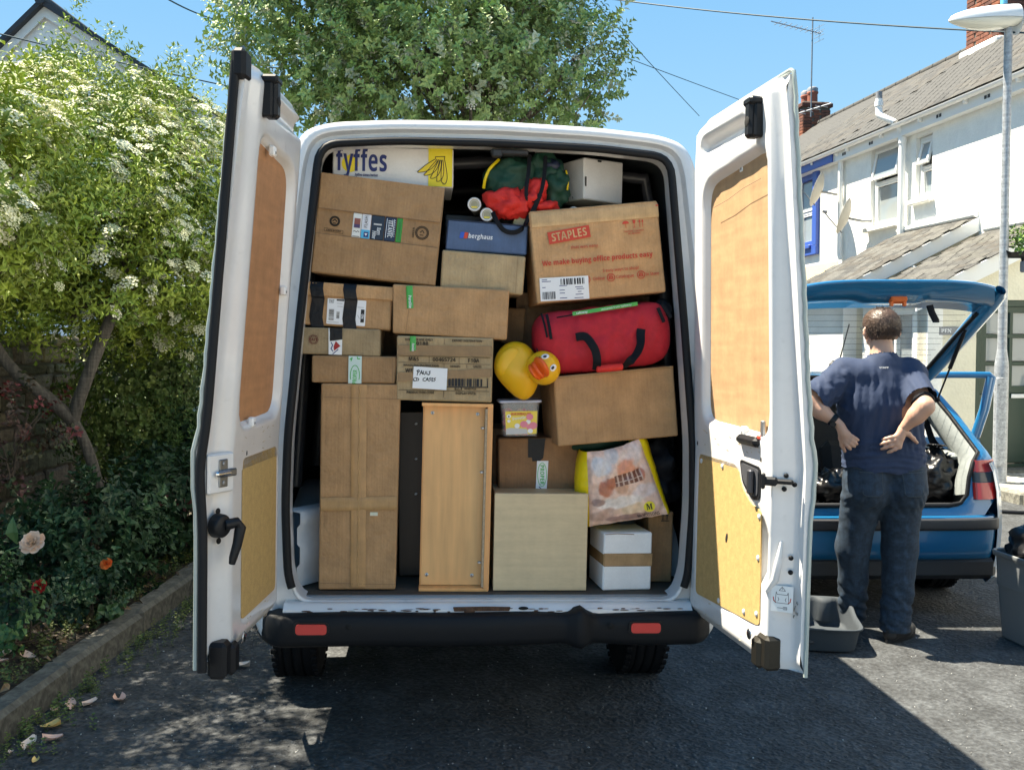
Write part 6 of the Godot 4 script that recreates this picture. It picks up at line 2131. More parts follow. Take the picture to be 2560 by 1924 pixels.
func build_houses():
	var R := row_frame()
	var s: Shape
	var blue := terrace_house("terrace_house", "far white terrace house with blue-framed window and brick chimney", -12.0, -5.2, [Rect2(-7.14, 3.53, 0.94, 1.54), Rect2(-9.6, 1.0, 1.0, 1.4)], 300)
	sash_window(blue, -7.02, -6.32, 3.60, 5.0, 4.25, 0.0, M.trim_white, M.trim_blue)
	sash_window(blue, -9.6, -8.6, 1.0, 2.4, 1.7, 0.0, M.trim_white, M.trim_blue)
	s = Shape.new()
	frame_box(s, -7.30, -6.04, 3.40, 5.0 + 0.15, 0.17, 0.0, 0.14)
	frame_box(s, -7.13, -6.21, 3.57, 4.98, 0.11, -0.06, 0.14)
	obj("blue_surround", s, M.trim_blue, blue)
	s = Shape.new()
	s.box(Vector3(-8.6, 5.06, 0.165), Vector3(6.7, 0.16, 0.03), 0.004)
	obj("blue_fascia_board", s, M.trim_blue, blue)
	s = Shape.new()
	s.box(Vector3(-8.5, 1.6, 0.004), Vector3(6.4, 3.2, 0.004))
	obj("ochre_lower_wall", s, vary(M.render_cream, Color(1.0, 0.93, 0.85)), blue)
	chimney(blue, Vector3(-12.6, 6.75, -3.0), Vector3(0.86, 1.05, 0.75), 2)
	var cream := terrace_house("terrace_house", "middle white terrace house with two open white windows above the porches", -5.2, 0.4, [Rect2(-4.21, 3.65, 0.90, 1.36), Rect2(-2.87, 3.92, 0.43, 0.98)], 300)
	sash_window(cream, -4.20, -3.32, 3.66, 5.0, 4.40, 0.20, M.trim_white, M.render_white)
	sash_window(cream, -2.86, -2.45, 3.93, 4.89, 4.42, 0.26, M.trim_white, M.render_white)
	chimney(cream, Vector3(-5.0, 6.95, -3.0), Vector3(0.95, 1.5, 0.8), 1)
	# soil pipe with its swan neck at the top
	s = Shape.new()
	s.tube(bez([Vector3(-3.10, 3.4, 0.10), Vector3(-3.10, 4.7, 0.10), Vector3(-3.10, 5.02, 0.10), Vector3(-3.13, 5.16, 0.16), Vector3(-3.25, 5.28, 0.30), Vector3(-3.34, 5.36, 0.36), Vector3(-3.36, 5.46, 0.36), Vector3(-3.36, 5.62, 0.36)], 40), 0.056, 14)
	obj("soil_pipe", s, M.trim_white, cream)
	s = Shape.new()
	for p in [[Vector3(-3.10, 4.86, 0.10), Vector3(-3.10, 4.96, 0.10)], [Vector3(-3.36, 5.50, 0.36), Vector3(-3.36, 5.58, 0.36)], [Vector3(-3.105, 5.03, 0.10), Vector3(-3.11, 5.09, 0.115)]]:
		s.tube(p, 0.066, 14)
	obj("pipe_collar", s, M.trim_white, cream).set_meta("kind", "stuff")
	s = Shape.new()
	s.tube([Vector3(-3.36, 5.60, 0.36), Vector3(-3.36, 5.73, 0.36)], 0.05, 12)
	obj("pipe_cowl", s, M.lead, cream)
	s = Shape.new()
	s.tube([Vector3(-5.12, 3.2, 0.07), Vector3(-5.12, 5.0, 0.07), Vector3(-5.12, 5.12, 0.16)], 0.045, 10)
	obj("downpipe", s, M.trim_white, cream)
	for x in [-4.9, -4.0, -2.1, -1.0]:      # fascia vents
		for k in 2:
			s = Shape.new()
			s.box(Vector3(x + 0.07 * k, 5.05, 0.147), Vector3(0.05, 0.05, 0.006))
			obj("vent", s, M.car_trim, cream)
	terrace_house("terrace_house", "near white terrace house with a plain upper wall beside the lamp post", 0.4, 6.4, [Rect2(3.0, 3.6, 0.9, 1.4), Rect2(3.0, 0.9, 1.2, 1.4)], 300)
	terrace_house("terrace_house", "white terrace house farthest along the row, behind the viewer", 6.4, 13.0, [], 0)
	terrace_house("terrace_house", "white terrace house at the end of the row, behind the viewer", 13.0, 20.0, [], 0)
	porch_far(R)
	porch_near(R)
	# satellite dishes
	for k in 2:
		var c: Vector3 = [Vector3(-5.20, 4.45, 0.40), Vector3(-4.22, 3.84, 0.40)][k]
		var t := thing("satellite_dish", ["satellite dish on the party wall, nearer the blue window", "satellite dish low on the white wall, between the blue window and the porch"][k], "satellite dish", R * Transform3D(Basis.IDENTITY, c), "satellite dishes on the terrace")
		s = Shape.new()
		var D := Transform3D(Basis(Vector3.UP, -0.62) * Basis(Vector3.RIGHT, PI / 2 - 0.35), Vector3.ZERO)
		s.lathe([[0.0, 0.0], [0.14, 0.015], [0.27, 0.06], [0.31, 0.085], [0.315, 0.08], [0.27, 0.048], [0.14, 0.002], [0.0, -0.012]], 24, D)
		obj("dish", s, M.dish_grey, t)
		s = Shape.new()
		s.tube([D * Vector3(0, 0.0, 0.28), D * Vector3(0, 0.30, 0.10), D * Vector3(0, 0.42, 0.02)], 0.012, 6)
		obj("arm", s, M.steel_grey, t)
		s = Shape.new()
		s.tube([D * Vector3(0, 0.44, 0.02), D * Vector3(0, 0.36, 0.01)], 0.032, 10)
		obj("receiver", s, M.lead, t)
		s = Shape.new()
		s.tube([Vector3(0, -0.02, -0.02), Vector3(0.02, -0.06, -0.25), Vector3(0.02, -0.06, -0.42)], 0.022, 7)
		obj("wall_bracket", s, M.steel_grey, t)
	aerial("tall television aerial on the mast beside the far chimney", R * Vector3(-12.0, 7.5, -2.75), 2.5, 9, Vector3(-1, 0.10, 0.35))
	aerial("short television aerial standing at the eaves of the blue-windowed house", R * Vector3(-7.4, 5.3, 0.1), 1.15, 7, Vector3(0.5, 0, 1))
	# gable house far left behind the shrub
	var G := thing("gable_house", "pale rendered house gable with a dark roof edge, beyond the flowering shrub", "house", Transform3D(Basis(Vector3.UP, 0.0), Vector3(-9.67, 0, -20)))
	s = Shape.new()
	s.prism(PackedVector2Array([Vector2(-3.0, 0), Vector2(6.2, 0), Vector2(6.2, 4.72), Vector2(0, 8.55), Vector2(-3.0, 5.8)]), -8.0)
	obj("wall", s, M.gable_paint, G)
	for k in 2:
		s = Shape.new()
		var e := Vector2(-3.5, 5.35) if k == 0 else Vector2(6.7, 4.42)
		var a := Vector2(0, 8.66)
		var n := (a - e).normalized().orthogonal() * (0.09 if k == 0 else -0.09)
		s.prism(PackedVector2Array([e, a, a + (n if n.y > 0 else -n), e + (n if n.y > 0 else -n)]), -8.5, Transform3D(Basis.IDENTITY, Vector3(0, 0, 0.25)))
		obj("roof", s, M.slate_dark, G)
		s = Shape.new()
		s.prism(PackedVector2Array([e + Vector2(0, -0.22), a + Vector2(0, -0.22), a - Vector2(0, 0.01), e - Vector2(0, 0.01)]), 0.03, Transform3D(Basis.IDENTITY, Vector3(0, 0, 0.08)))
		obj("bargeboard", s, M.trim_white, G)
	s = Shape.new()
	s.tube([Vector3(0, 8.76, 0.3), Vector3(0, 8.76, -8)], 0.12, 8)
	obj("ridge", s, M.slate_dark, G)

func porch_roof(p: Node3D, x0: float, x1: float, wall_y: float, low: Vector2, mats: Array):
	var s := Shape.new()
	s.quad(Vector3(x0, low.y, low.x), Vector3(x1, low.y, low.x), Vector3(x1, wall_y, 0.0), Vector3(x0, wall_y, 0.0))
	s.quad(Vector3(x1, low.y - 0.06, low.x), Vector3(x0, low.y - 0.06, low.x), Vector3(x0, wall_y - 0.06, 0.0), Vector3(x1, wall_y - 0.06, 0.0))
	var roof := obj("roof", s, M.slate, p)
	slates(roof, x0, x1, low, Vector2(0.02, wall_y - 0.01), 0.20, 0.165, 300, mats)
	s = Shape.new()
	s.prism(PackedVector2Array([Vector2(0.0, wall_y - 0.01), Vector2(low.x + 0.03, low.y - 0.01), Vector2(low.x + 0.03, low.y - 0.21), Vector2(0.0, wall_y - 0.21)]), 0.03, Transform3D(Basis(Vector3(0, 0, 1), Vector3.UP, Vector3(1, 0, 0)), Vector3(x1 - 0.005, 0, 0)))
	obj("bargeboard", s, M.trim_white, p)
	s = Shape.new()
	s.tube([Vector3(x0, wall_y + 0.03, 0.03), Vector3(x1, wall_y + 0.03, 0.03)], 0.05, 8)
	obj("flashing", s, M.render_white, p)

func porch_far(R: Transform3D):
	var p := thing("porch", "far lean-to porch with a lichened slate roof and net-curtained side window", "porch", R)
	var x0 := -3.2
	var x1 := -1.36
	var s := Shape.new()
	wall(s, x0, x1, 0.0, 2.36, 0.2, [])
	var front := obj("front_wall", s, M.render_white, p)
	front.position.z = 2.0
	# side wall faces the viewer: its own x runs from the front to the house
	s = Shape.new()
	var S := Transform3D(Basis(Vector3(0, 0, -1), Vector3.UP, Vector3(1, 0, 0)), Vector3(x1 - 0.02, 0, 2.0))
	wall(s, 0.0, 2.0, 0.0, 2.36, 0.2, [Rect2(0.38, 1.15, 0.72, 1.12)])
	s.prism(PackedVector2Array([Vector2(0, 2.36), Vector2(2.0, 2.36), Vector2(2.0, 3.36)]), -0.2)
	obj("side_wall", s, M.render_cream, p).transform = S
	s = Shape.new()
	frame_box(s, 0.38, 1.10, 1.15, 2.27, 0.06, -0.08, 0.07)
	s.box(Vector3(0.74, 1.90, -0.08), Vector3(0.60, 0.05, 0.06), 0.004)
	var w := obj("window", s, M.trim_white, p)
	w.transform = S
	s = Shape.new()
	s.box(Vector3(0.74, 1.54, -0.11), Vector3(0.61, 0.68, 0.01))
	obj("net_curtain", s, M.net_curtain, w)
	s = Shape.new()
	s.box(Vector3(0.74, 2.07, -0.11), Vector3(0.61, 0.30, 0.01))
	obj("pane", s, M.window_glass, w)
	s = Shape.new()
	s.tube([Vector3(-1.25, 0.1, 1.05), Vector3(-1.25, 2.5, 1.05), Vector3(-1.25, 2.75, 1.0)], 0.04, 10)
	obj("downpipe", s, M.trim_white, p)
	porch_roof(p, x0 - 0.08, x1 + 0.06, 3.47, Vector2(2.22, 2.38), [M.slate, M.slate_pale, M.slate_pale, vary(M.slate, Color(0.85, 0.85, 0.85)), M.slate_brown])

func porch_near(R: Transform3D):
	var p := thing("porch", "near lean-to porch with a slate roof, nameplate and green glazed door", "porch", R)
	var x0 := -1.05
	var x1 := 0.45
	var s := Shape.new()
	wall(s, x0, x1, 0.0, 2.28, 0.2, [Rect2(-0.75, 1.05, 0.9, 1.05)])
	obj("front_wall", s, M.render_white, p).position.z = 1.88
	s = Shape.new()
	frame_box(s, -0.75, 0.15, 1.05, 2.10, 0.07, 1.82, 0.07)
	s.box(Vector3(-0.30, 1.57, 1.82), Vector3(0.05, 0.9, 0.06))
	var w := obj("window", s, M.trim_white, p)
	s = Shape.new()
	s.box(Vector3(-0.30, 1.57, 1.79), Vector3(0.8, 0.95, 0.01))
	obj("pane", s, M.window_glass, w)
	var S := Transform3D(Basis(Vector3(0, 0, -1), Vector3.UP, Vector3(1, 0, 0)), Vector3(x1 - 0.02, 0, 1.88))
	s = Shape.new()
	wall(s, 0.0, 1.9, 0.0, 2.28, 0.2, [Rect2(0.66, 0.14, 1.02, 2.06)])
	s.prism(PackedVector2Array([Vector2(0, 2.28), Vector2(1.88, 2.28), Vector2(1.88, 3.18)]), -0.2)
	obj("side_wall", s, M.render_cream, p).transform = S
	# door: frame, leaf with nine panes
	s = Shape.new()
	frame_box(s, 0.66, 1.68, 0.10, 2.20, 0.08, -0.07, 0.10)
	s.box(Vector3(1.17, 0.62, -0.085), Vector3(0.84, 0.86, 0.05), 0.006)
	for q in [0.79, 1.17, 1.55]:
		s.box(Vector3(q, 1.60, -0.080), Vector3(0.05 if q == 1.17 else 0.09, 1.06, 0.055), 0.006)
	for y in [1.10, 1.42, 1.76, 2.09]:
		s.box(Vector3(1.17, y, -0.078), Vector3(0.84, 0.05 if y > 1.2 and y < 2.0 else 0.09, 0.05), 0.006)
	var d := obj("door", s, M.door_green, p)
	d.transform = S
	for i in 2:
		for k in 3:
			s = Shape.new()
			s.box(Vector3(0.99 + 0.36 * i, 1.26 + 0.335 * k, -0.09), Vector3(0.31, 0.28, 0.008))
			obj("pane", s, M.window_glass, d)
	s = Shape.new()
	s.box(Vector3(1.30, 1.02, -0.045), Vector3(0.24, 0.05, 0.012), 0.004)
	obj("letter_plate", s, M.trim_white, d)
	s = Shape.new()
	s.box(Vector3(1.17, 0.09, 0.12), Vector3(1.3, 0.10, 0.42), 0.01)
	obj("doorstep", s, M.kerb_stone, p).transform = S
	var pl := Shape.new()
	pl.box(Vector3(0.30, 1.82, 0.012), Vector3(0.30, 0.10, 0.02), 0.003)
	var plate := obj("nameplate", pl, M.lead, p)
	plate.transform = S
	words("PEN", Transform3D(Basis.IDENTITY, Vector3(0.245, 1.82, 0.0235)), 0.048, M.ink_white, plate, "Droid Serif,b")
	porch_roof(p, x0 - 0.06, x1 + 0.06, 3.24, Vector2(2.05, 2.26), [M.slate_pale, M.slate, vary(M.slate_pale, Color(0.9, 0.9, 0.88)), M.slate_brown])

# ---------------------------------------------------------------- plants
func leaf(s: Shape, base: Vector3, dir: Vector3, up: Vector3, len: float, wid: float, fold := 0.25, droop := 0.2):
	var side := dir.cross(up).normalized()
	var n := side.cross(dir).normalized()
	var mid := base + dir * len * 0.5 + n * len * droop * 0.15
	var tip := base + dir * len - n * len * droop
	var l := mid - side * wid * 0.5 + n * wid * fold
	var r := mid + side * wid * 0.5 + n * wid * fold
	var q := base + dir * len * 0.8 - n * len * droop * 0.4
	var l2 := q - side * wid * 0.28 + n * wid * fold * 0.5
	var r2 := q + side * wid * 0.28 + n * wid * fold * 0.5
	s.tri(base, mid, l)
	s.tri(base, r, mid)
	s.quad(mid, q, l2, l)
	s.quad(mid, r, r2, q)
	s.tri(q, tip, l2)
	s.tri(q, r2, tip)

# a twig along +y with leaves spiralling round it
func sprig(n: int, twig: float, len: float, wid: float, open := 0.9, tuft := 0) -> ArrayMesh:
	var s := Shape.new()
	for k in n + tuft:
		var f := float(k) / n if k < n else 1.0
		var a := k * 2.4 + rr(-0.3, 0.3)
		var o := open if k < n else open * 0.6
		var d := Vector3(cos(a) * o, 1.0 - o * 0.55, sin(a) * o).normalized()
		leaf(s, Vector3(cos(a) * 0.004, twig * f, sin(a) * 0.004), d, Vector3.UP, len * rr(0.7, 1.15) * (0.75 + 0.25 * sin(PI * minf(f, 0.9))), wid * rr(0.8, 1.15), rr(0.1, 0.35), rr(0.0, 0.35))
	return s.mesh()

func umbel(n: int, r: float, size: float) -> ArrayMesh:
	var s := Shape.new()
	for k in n:
		var a := k * 2.4
		var d := r * sqrt(float(k) / n)
		var c := Vector3(cos(a) * d, 0.35 * (r - d * d / r) * 0.6 + rr(-0.004, 0.004), sin(a) * d)
		var up := (Vector3.UP + c * 6.0 + rv(0.3)).normalized()
		var x := up.cross(Vector3(0.3, 0.2, 1)).normalized()
		var z := x.cross(up)
		for p in 5:
			var t := TAU * p / 5 + k
			var e := (x * cos(t) + z * sin(t)) * size
			var q := (x * cos(t + 0.9) + z * sin(t + 0.9)) * size * 0.62
			var q2 := (x * cos(t - 0.9) + z * sin(t - 0.9)) * size * 0.62
			s.quad(c, c + q2, c + e + up * size * 0.25, c + q)
	return s.mesh()

# spots on and in a set of ellipsoids, thinned by noise so that gaps show
func crown_spots(lobes: Array, count: int, inner: float, gap: float, sd: int, up: float) -> Array:
	var f := FastNoiseLite.new()
	f.seed = sd
	f.frequency = 1.3
	var g := RandomNumberGenerator.new()
	g.seed = sd
	var total := 0.0
	for l in lobes:
		total += l[1].x * l[1].y + l[1].y * l[1].z + l[1].x * l[1].z
	var o := []
	var tries := 0
	while o.size() < count and tries < count * 6:
		tries += 1
		var w := g.randf() * total
		var L: Array = lobes[0]
		for l in lobes:
			w -= l[1].x * l[1].y + l[1].y * l[1].z + l[1].x * l[1].z
			if w <= 0:
				L = l
				break
		var d := Vector3(g.randfn(), g.randfn(), g.randfn()).normalized()
		var p: Vector3 = L[0] + d * L[1] * lerpf(inner, 1.08, pow(g.randf(), 0.6))
		if f.get_noise_3dv(p) < gap:
			continue
		var y := (d + Vector3(g.randf_range(-0.6, 0.6), up + g.randf_range(-0.4, 0.4), g.randf_range(-0.6, 0.6))).normalized()
		var x := y.cross(Vector3(g.randf_range(-1, 1), g.randf_range(-1, 1), g.randf_range(-1, 1))).normalized()
		o.push_back(Transform3D(Basis(x, y, x.cross(y)) * g.randf_range(0.75, 1.25), p))
	return o

func tints(n: int, a: Color, b: Color, spread := 0.2, rare := Color(-1, 0, 0), share := 0.0) -> Array:
	var o := []
	for k in n:
		var c := a.lerp(b, rng.randf()) * rr(1.0 - spread, 1.0 + spread)
		if rare.r >= 0 and rng.randf() < share:
			c = rare * rr(0.7, 1.2)
		o.push_back(Color(c.r, c.g, c.b))
	return o

func limb(s: Shape, a: Vector3, b: Vector3, r0: float, r1: float, wob: float, n := 7):
	var pts := []
	var rad := []
	for k in n + 1:
		var f := float(k) / n
		pts.push_back(a.lerp(b, f) + (rv(wob) if k > 0 and k < n else Vector3.ZERO))
		rad.push_back(lerpf(r0, r1, f))
	s.tube(pts, rad, 7)

func build_garden():
	var s: Shape
	# stone wall along the back of the bed
	var W := thing("stone_wall", "old rubble stone wall half hidden behind the flowering shrub", "wall", Transform3D(Basis(Vector3.UP, PI / 2 + 0.03), Vector3(-3.95, 0.0, -5.6)))
	s = Shape.new()
	s.box(Vector3(3.0, 0.85, -0.2), Vector3(7.6, 1.74, 0.36))
	obj("mortar_core", s, M.mortar, W)
	var y := 0.02
	var tones := []
	for k in 8:
		tones.push_back(vary(M.wall_stone, Color(rr(0.95, 1.08), 1.0, rr(0.88, 1.05)) * rr(0.7, 1.25)))
	var count := 0
	while y < 1.72:
		var h := rr(0.075, 0.17)
		var x := 0.5 + rr(0, 0.2)
		while x < 4.6 and count < 300:
			var w := rr(0.13, 0.40)
			s = Shape.new()
			s.box(Vector3.ZERO, Vector3(w - 0.014, h - 0.012, 0.14), 0.016, Basis(Vector3.BACK, rr(-0.03, 0.03)), warp8(0.014))
			obj("stone", s, tones[rng.randi() % 8], W).position = Vector3(x + w / 2, y + h / 2, -0.055 + rr(-0.015, 0.015))
			x += w
			count += 1
		y += h
	var sp := [sprig(9, 0.16, 0.062, 0.021, 0.9, 3), sprig(7, 0.12, 0.055, 0.019, 1.0, 3), sprig(11, 0.22, 0.060, 0.018, 0.8, 2)]
	# the flowering shrub
	var t := thing("flowering_shrub", "big pale green shrub covered in creamy white blossom, left of the van", "shrub")
	var lobes := [[Vector3(-3.15, 2.55, -6.5), Vector3(1.0, 0.82, 0.95)], [Vector3(-4.3, 2.45, -6.8), Vector3(1.2, 0.82, 1.1)], [Vector3(-2.75, 2.55, -7.6), Vector3(0.85, 0.95, 0.95)], [Vector3(-3.1, 3.05, -7.1), Vector3(0.7, 0.55, 0.7)], [Vector3(-4.7, 2.05, -7.9), Vector3(0.8, 0.5, 1.0)], [Vector3(-5.4, 2.4, -6.8), Vector3(1.1, 0.85, 1.2)], [Vector3(-2.7, 2.25, -7.2), Vector3(0.95, 0.55, 0.8)], [Vector3(-4.3, 3.2, -4.4), Vector3(0.95, 0.65, 0.9)], [Vector3(-2.80, 2.5, -4.8), Vector3(0.58, 0.38, 0.75)], [Vector3(-2.35, 3.8, -4.3), Vector3(0.70, 0.26, 0.55)], [Vector3(-3.55, 2.5, -4.2), Vector3(0.75, 0.5, 0.9)], [Vector3(-3.2, 2.45, -5.2), Vector3(0.72, 0.62, 0.7)], [Vector3(-3.6, 3.35, -3.6), Vector3(0.85, 0.5, 0.8)]]
	s = Shape.new()
	var fork := Vector3(-2.90, 1.14, -6.25)
	s.tube(bez([Vector3(-2.72, 0.0, -6.35), Vector3(-2.74, 0.55, -6.3), Vector3(-2.81, 0.92, -6.28), fork], 12), [0.045, 0.043, 0.042, 0.041, 0.04, 0.039, 0.038, 0.038, 0.037, 0.037, 0.036, 0.036, 0.036], 9)
	s.tube(bez([fork, Vector3(-2.85, 1.30, -6.25), Vector3(-2.76, 1.58, -6.3), Vector3(-2.70, 2.1, -6.6), Vector3(-2.8, 2.9, -7.0)], 14), [0.042, 0.042, 0.041, 0.04, 0.04, 0.039, 0.038, 0.037, 0.034, 0.03, 0.026, 0.022, 0.018, 0.014, 0.01], 9)
	s.tube(bez([fork, Vector3(-2.98, 1.24, -6.2), Vector3(-3.06, 1.33, -6.15), Vector3(-3.3, 1.6, -6.1), Vector3(-3.7, 2.4, -6.2)], 14), [0.046, 0.044, 0.042, 0.04, 0.038, 0.036, 0.034, 0.03, 0.028, 0.026, 0.022, 0.018, 0.016, 0.012, 0.008], 9)
	obj("trunk", s, vary(M.bark_pale, Color(0.62, 0.60, 0.57)), t)
	s = Shape.new()
	for k in 46:
		var L: Array = lobes[k % lobes.size()]
		var tip: Vector3 = L[0] + Vector3(rr(-1, 1), rr(-0.5, 1.0), rr(-1, 1)).normalized() * L[1] * rr(0.6, 0.95)
		if L[0].y > 3.5:
			continue
		limb(s, Vector3(-3.1, 1.7, -6.3).lerp(L[0], 0.6) + rv(0.25), tip, 0.018, 0.005, 0.06)
	obj("branches", s, M.twig, t).set_meta("kind", "stuff")
	for k in 3:
		var x := crown_spots(lobes, 5000, 0.55, -0.22, 40 + k, 0.7)
		many(["leaves", "leaves_middle", "leaves_long"][k], sp[k], M.leaf, x, tints(x.size(), Color(0.10, 0.17, 0.016), Color(0.28, 0.345, 0.035), 0.28), t)
	# long young shoots that stand out of the crown
	var shoots := []
	for q in [[Vector3(-3.55, 3.3, -6.9), Vector3(-3.12, 4.05, -6.9)], [Vector3(-3.4, 3.5, -7.0), Vector3(-2.92, 3.85, -7.0)], [Vector3(-2.9, 3.4, -7.2), Vector3(-2.5, 3.75, -7.1)], [Vector3(-2.8, 3.2, -7.2), Vector3(-2.3, 3.7, -7.0)], [Vector3(-4.1, 3.1, -6.9), Vector3(-4.0, 3.55, -6.9)], [Vector3(-3.7, 3.1, -7.1), Vector3(-3.68, 3.55, -7.1)], [Vector3(-3.2, 3.4, -7.0), Vector3(-2.85, 3.75, -7.1)], [Vector3(-3.6, 3.5, -7.1), Vector3(-3.3, 3.75, -7.0)]]:
		for k in 13:
			var f := k / 12.0
			var p: Vector3 = q[0].lerp(q[1], f)
			for j in 4 if f < 0.6 else 2:
				var yv: Vector3 = ((q[1] - q[0]).normalized() + rv(0.6)).normalized()
				var xv := yv.cross(rv(1.0)).normalized()
				shoots.push_back(Transform3D(Basis(xv, yv, xv.cross(yv)) * rr(0.7, 1.1), p + rv(0.14 * (1 - f) + 0.03)))
	many("shoots", sp[1], M.leaf, shoots, tints(shoots.size(), Color(0.16, 0.23, 0.03), Color(0.24, 0.31, 0.045), 0.2), t)
	# blossom: flat heads, thickest across the sunny upper half
	var um := umbel(24, 0.045, 0.0095)
	var bl := []
	for x in crown_spots(lobes, 9500, 0.94, -0.05, 61, 1.1):
		var p: Vector3 = x.origin
		var thick := smooth(1.9, 2.7, p.y) * smooth(3.85, 3.2, p.y)
		if rng.randf() < 0.20 + 0.78 * thick:
			bl.push_back(Transform3D(x.basis * rr(0.6, 1.2), p + x.basis.y.normalized() * 0.07))
			if rng.randf() < 0.6 * thick:
				bl.push_back(Transform3D(x.basis * rr(0.6, 1.0), p + x.basis.y.normalized() * 0.05 + rv(0.08)))
	many("blossom", um, M.blossom, bl, tints(bl.size(), Color(0.62, 0.64, 0.38), Color(0.74, 0.74, 0.54), 0.1), t)
	build_bed_plants()

func bush(called: String, label: String, at: Vector3, r: Vector3, n: int, m: Mesh, a: Color, b: Color, sd: int, stems := 6, up := 0.6, rare := Color(-1, 0, 0), share := 0.0, group := "") -> Node3D:
	var t := thing(called, label, "plant", Transform3D(Basis.IDENTITY, at), group)
	var s := Shape.new()
	for k in stems:
		var tip := Vector3(rr(-0.8, 0.8) * r.x, rr(1.2, 1.9) * r.y, rr(-0.8, 0.8) * r.z)
		limb(s, Vector3(rr(-0.1, 0.1) * r.x, 0, rr(-0.1, 0.1) * r.z), tip, 0.007, 0.002, 0.02, 5)
	obj("stems", s, M.twig, t).set_meta("kind", "stuff")
	var x := crown_spots([[Vector3(0, r.y, 0), r]], n, 0.25, -0.3, sd, up)
	many("leaves", m, M.leaf, x, tints(x.size(), a, b, 0.3, rare, share), t)
	return t

func bloom(t: Node3D, c: Vector3, r: float, a: Color, b: Color, sd: int):
	# a blown rose: rings of cupped petals
	var g := RandomNumberGenerator.new()
	g.seed = sd
	var s := Shape.new()
	for ring in 4:
		var n: int = [4, 5, 6, 7][ring]
		for k in n:
			var ang := TAU * k / n + ring * 0.7 + g.randf_range(-0.2, 0.2)
			var open := 0.25 + 0.42 * ring
			var d := Vector3(cos(ang) * sin(open), cos(open), sin(ang) * sin(open))
			s.col = a.lerp(b, g.randf() * (0.4 + 0.2 * ring))
			var side := d.cross(Vector3.UP).normalized()
			var rows := []
			for i in 5:
				var f := i / 4.0
				var row := PackedVector3Array()
				for j in 5:
					var u := (j / 4.0 - 0.5) * 2.0
					var w := r * 0.42 * sin(PI * (0.15 + 0.62 * f)) * (0.7 + 0.12 * ring)
					row.push_back(c + Basis(Vector3.RIGHT, 0.95) * (d * r * (0.25 + 0.75 * f) * (0.75 + 0.1 * ring) + side * u * w + d.cross(side) * (-0.14 * r * u * u - 0.10 * r * f * f * ring * 0.5)) + Vector3(0, 0, 0))
				rows.push_back(row)
			s.grid(rows)
	obj("flower", s, M.petal, t)

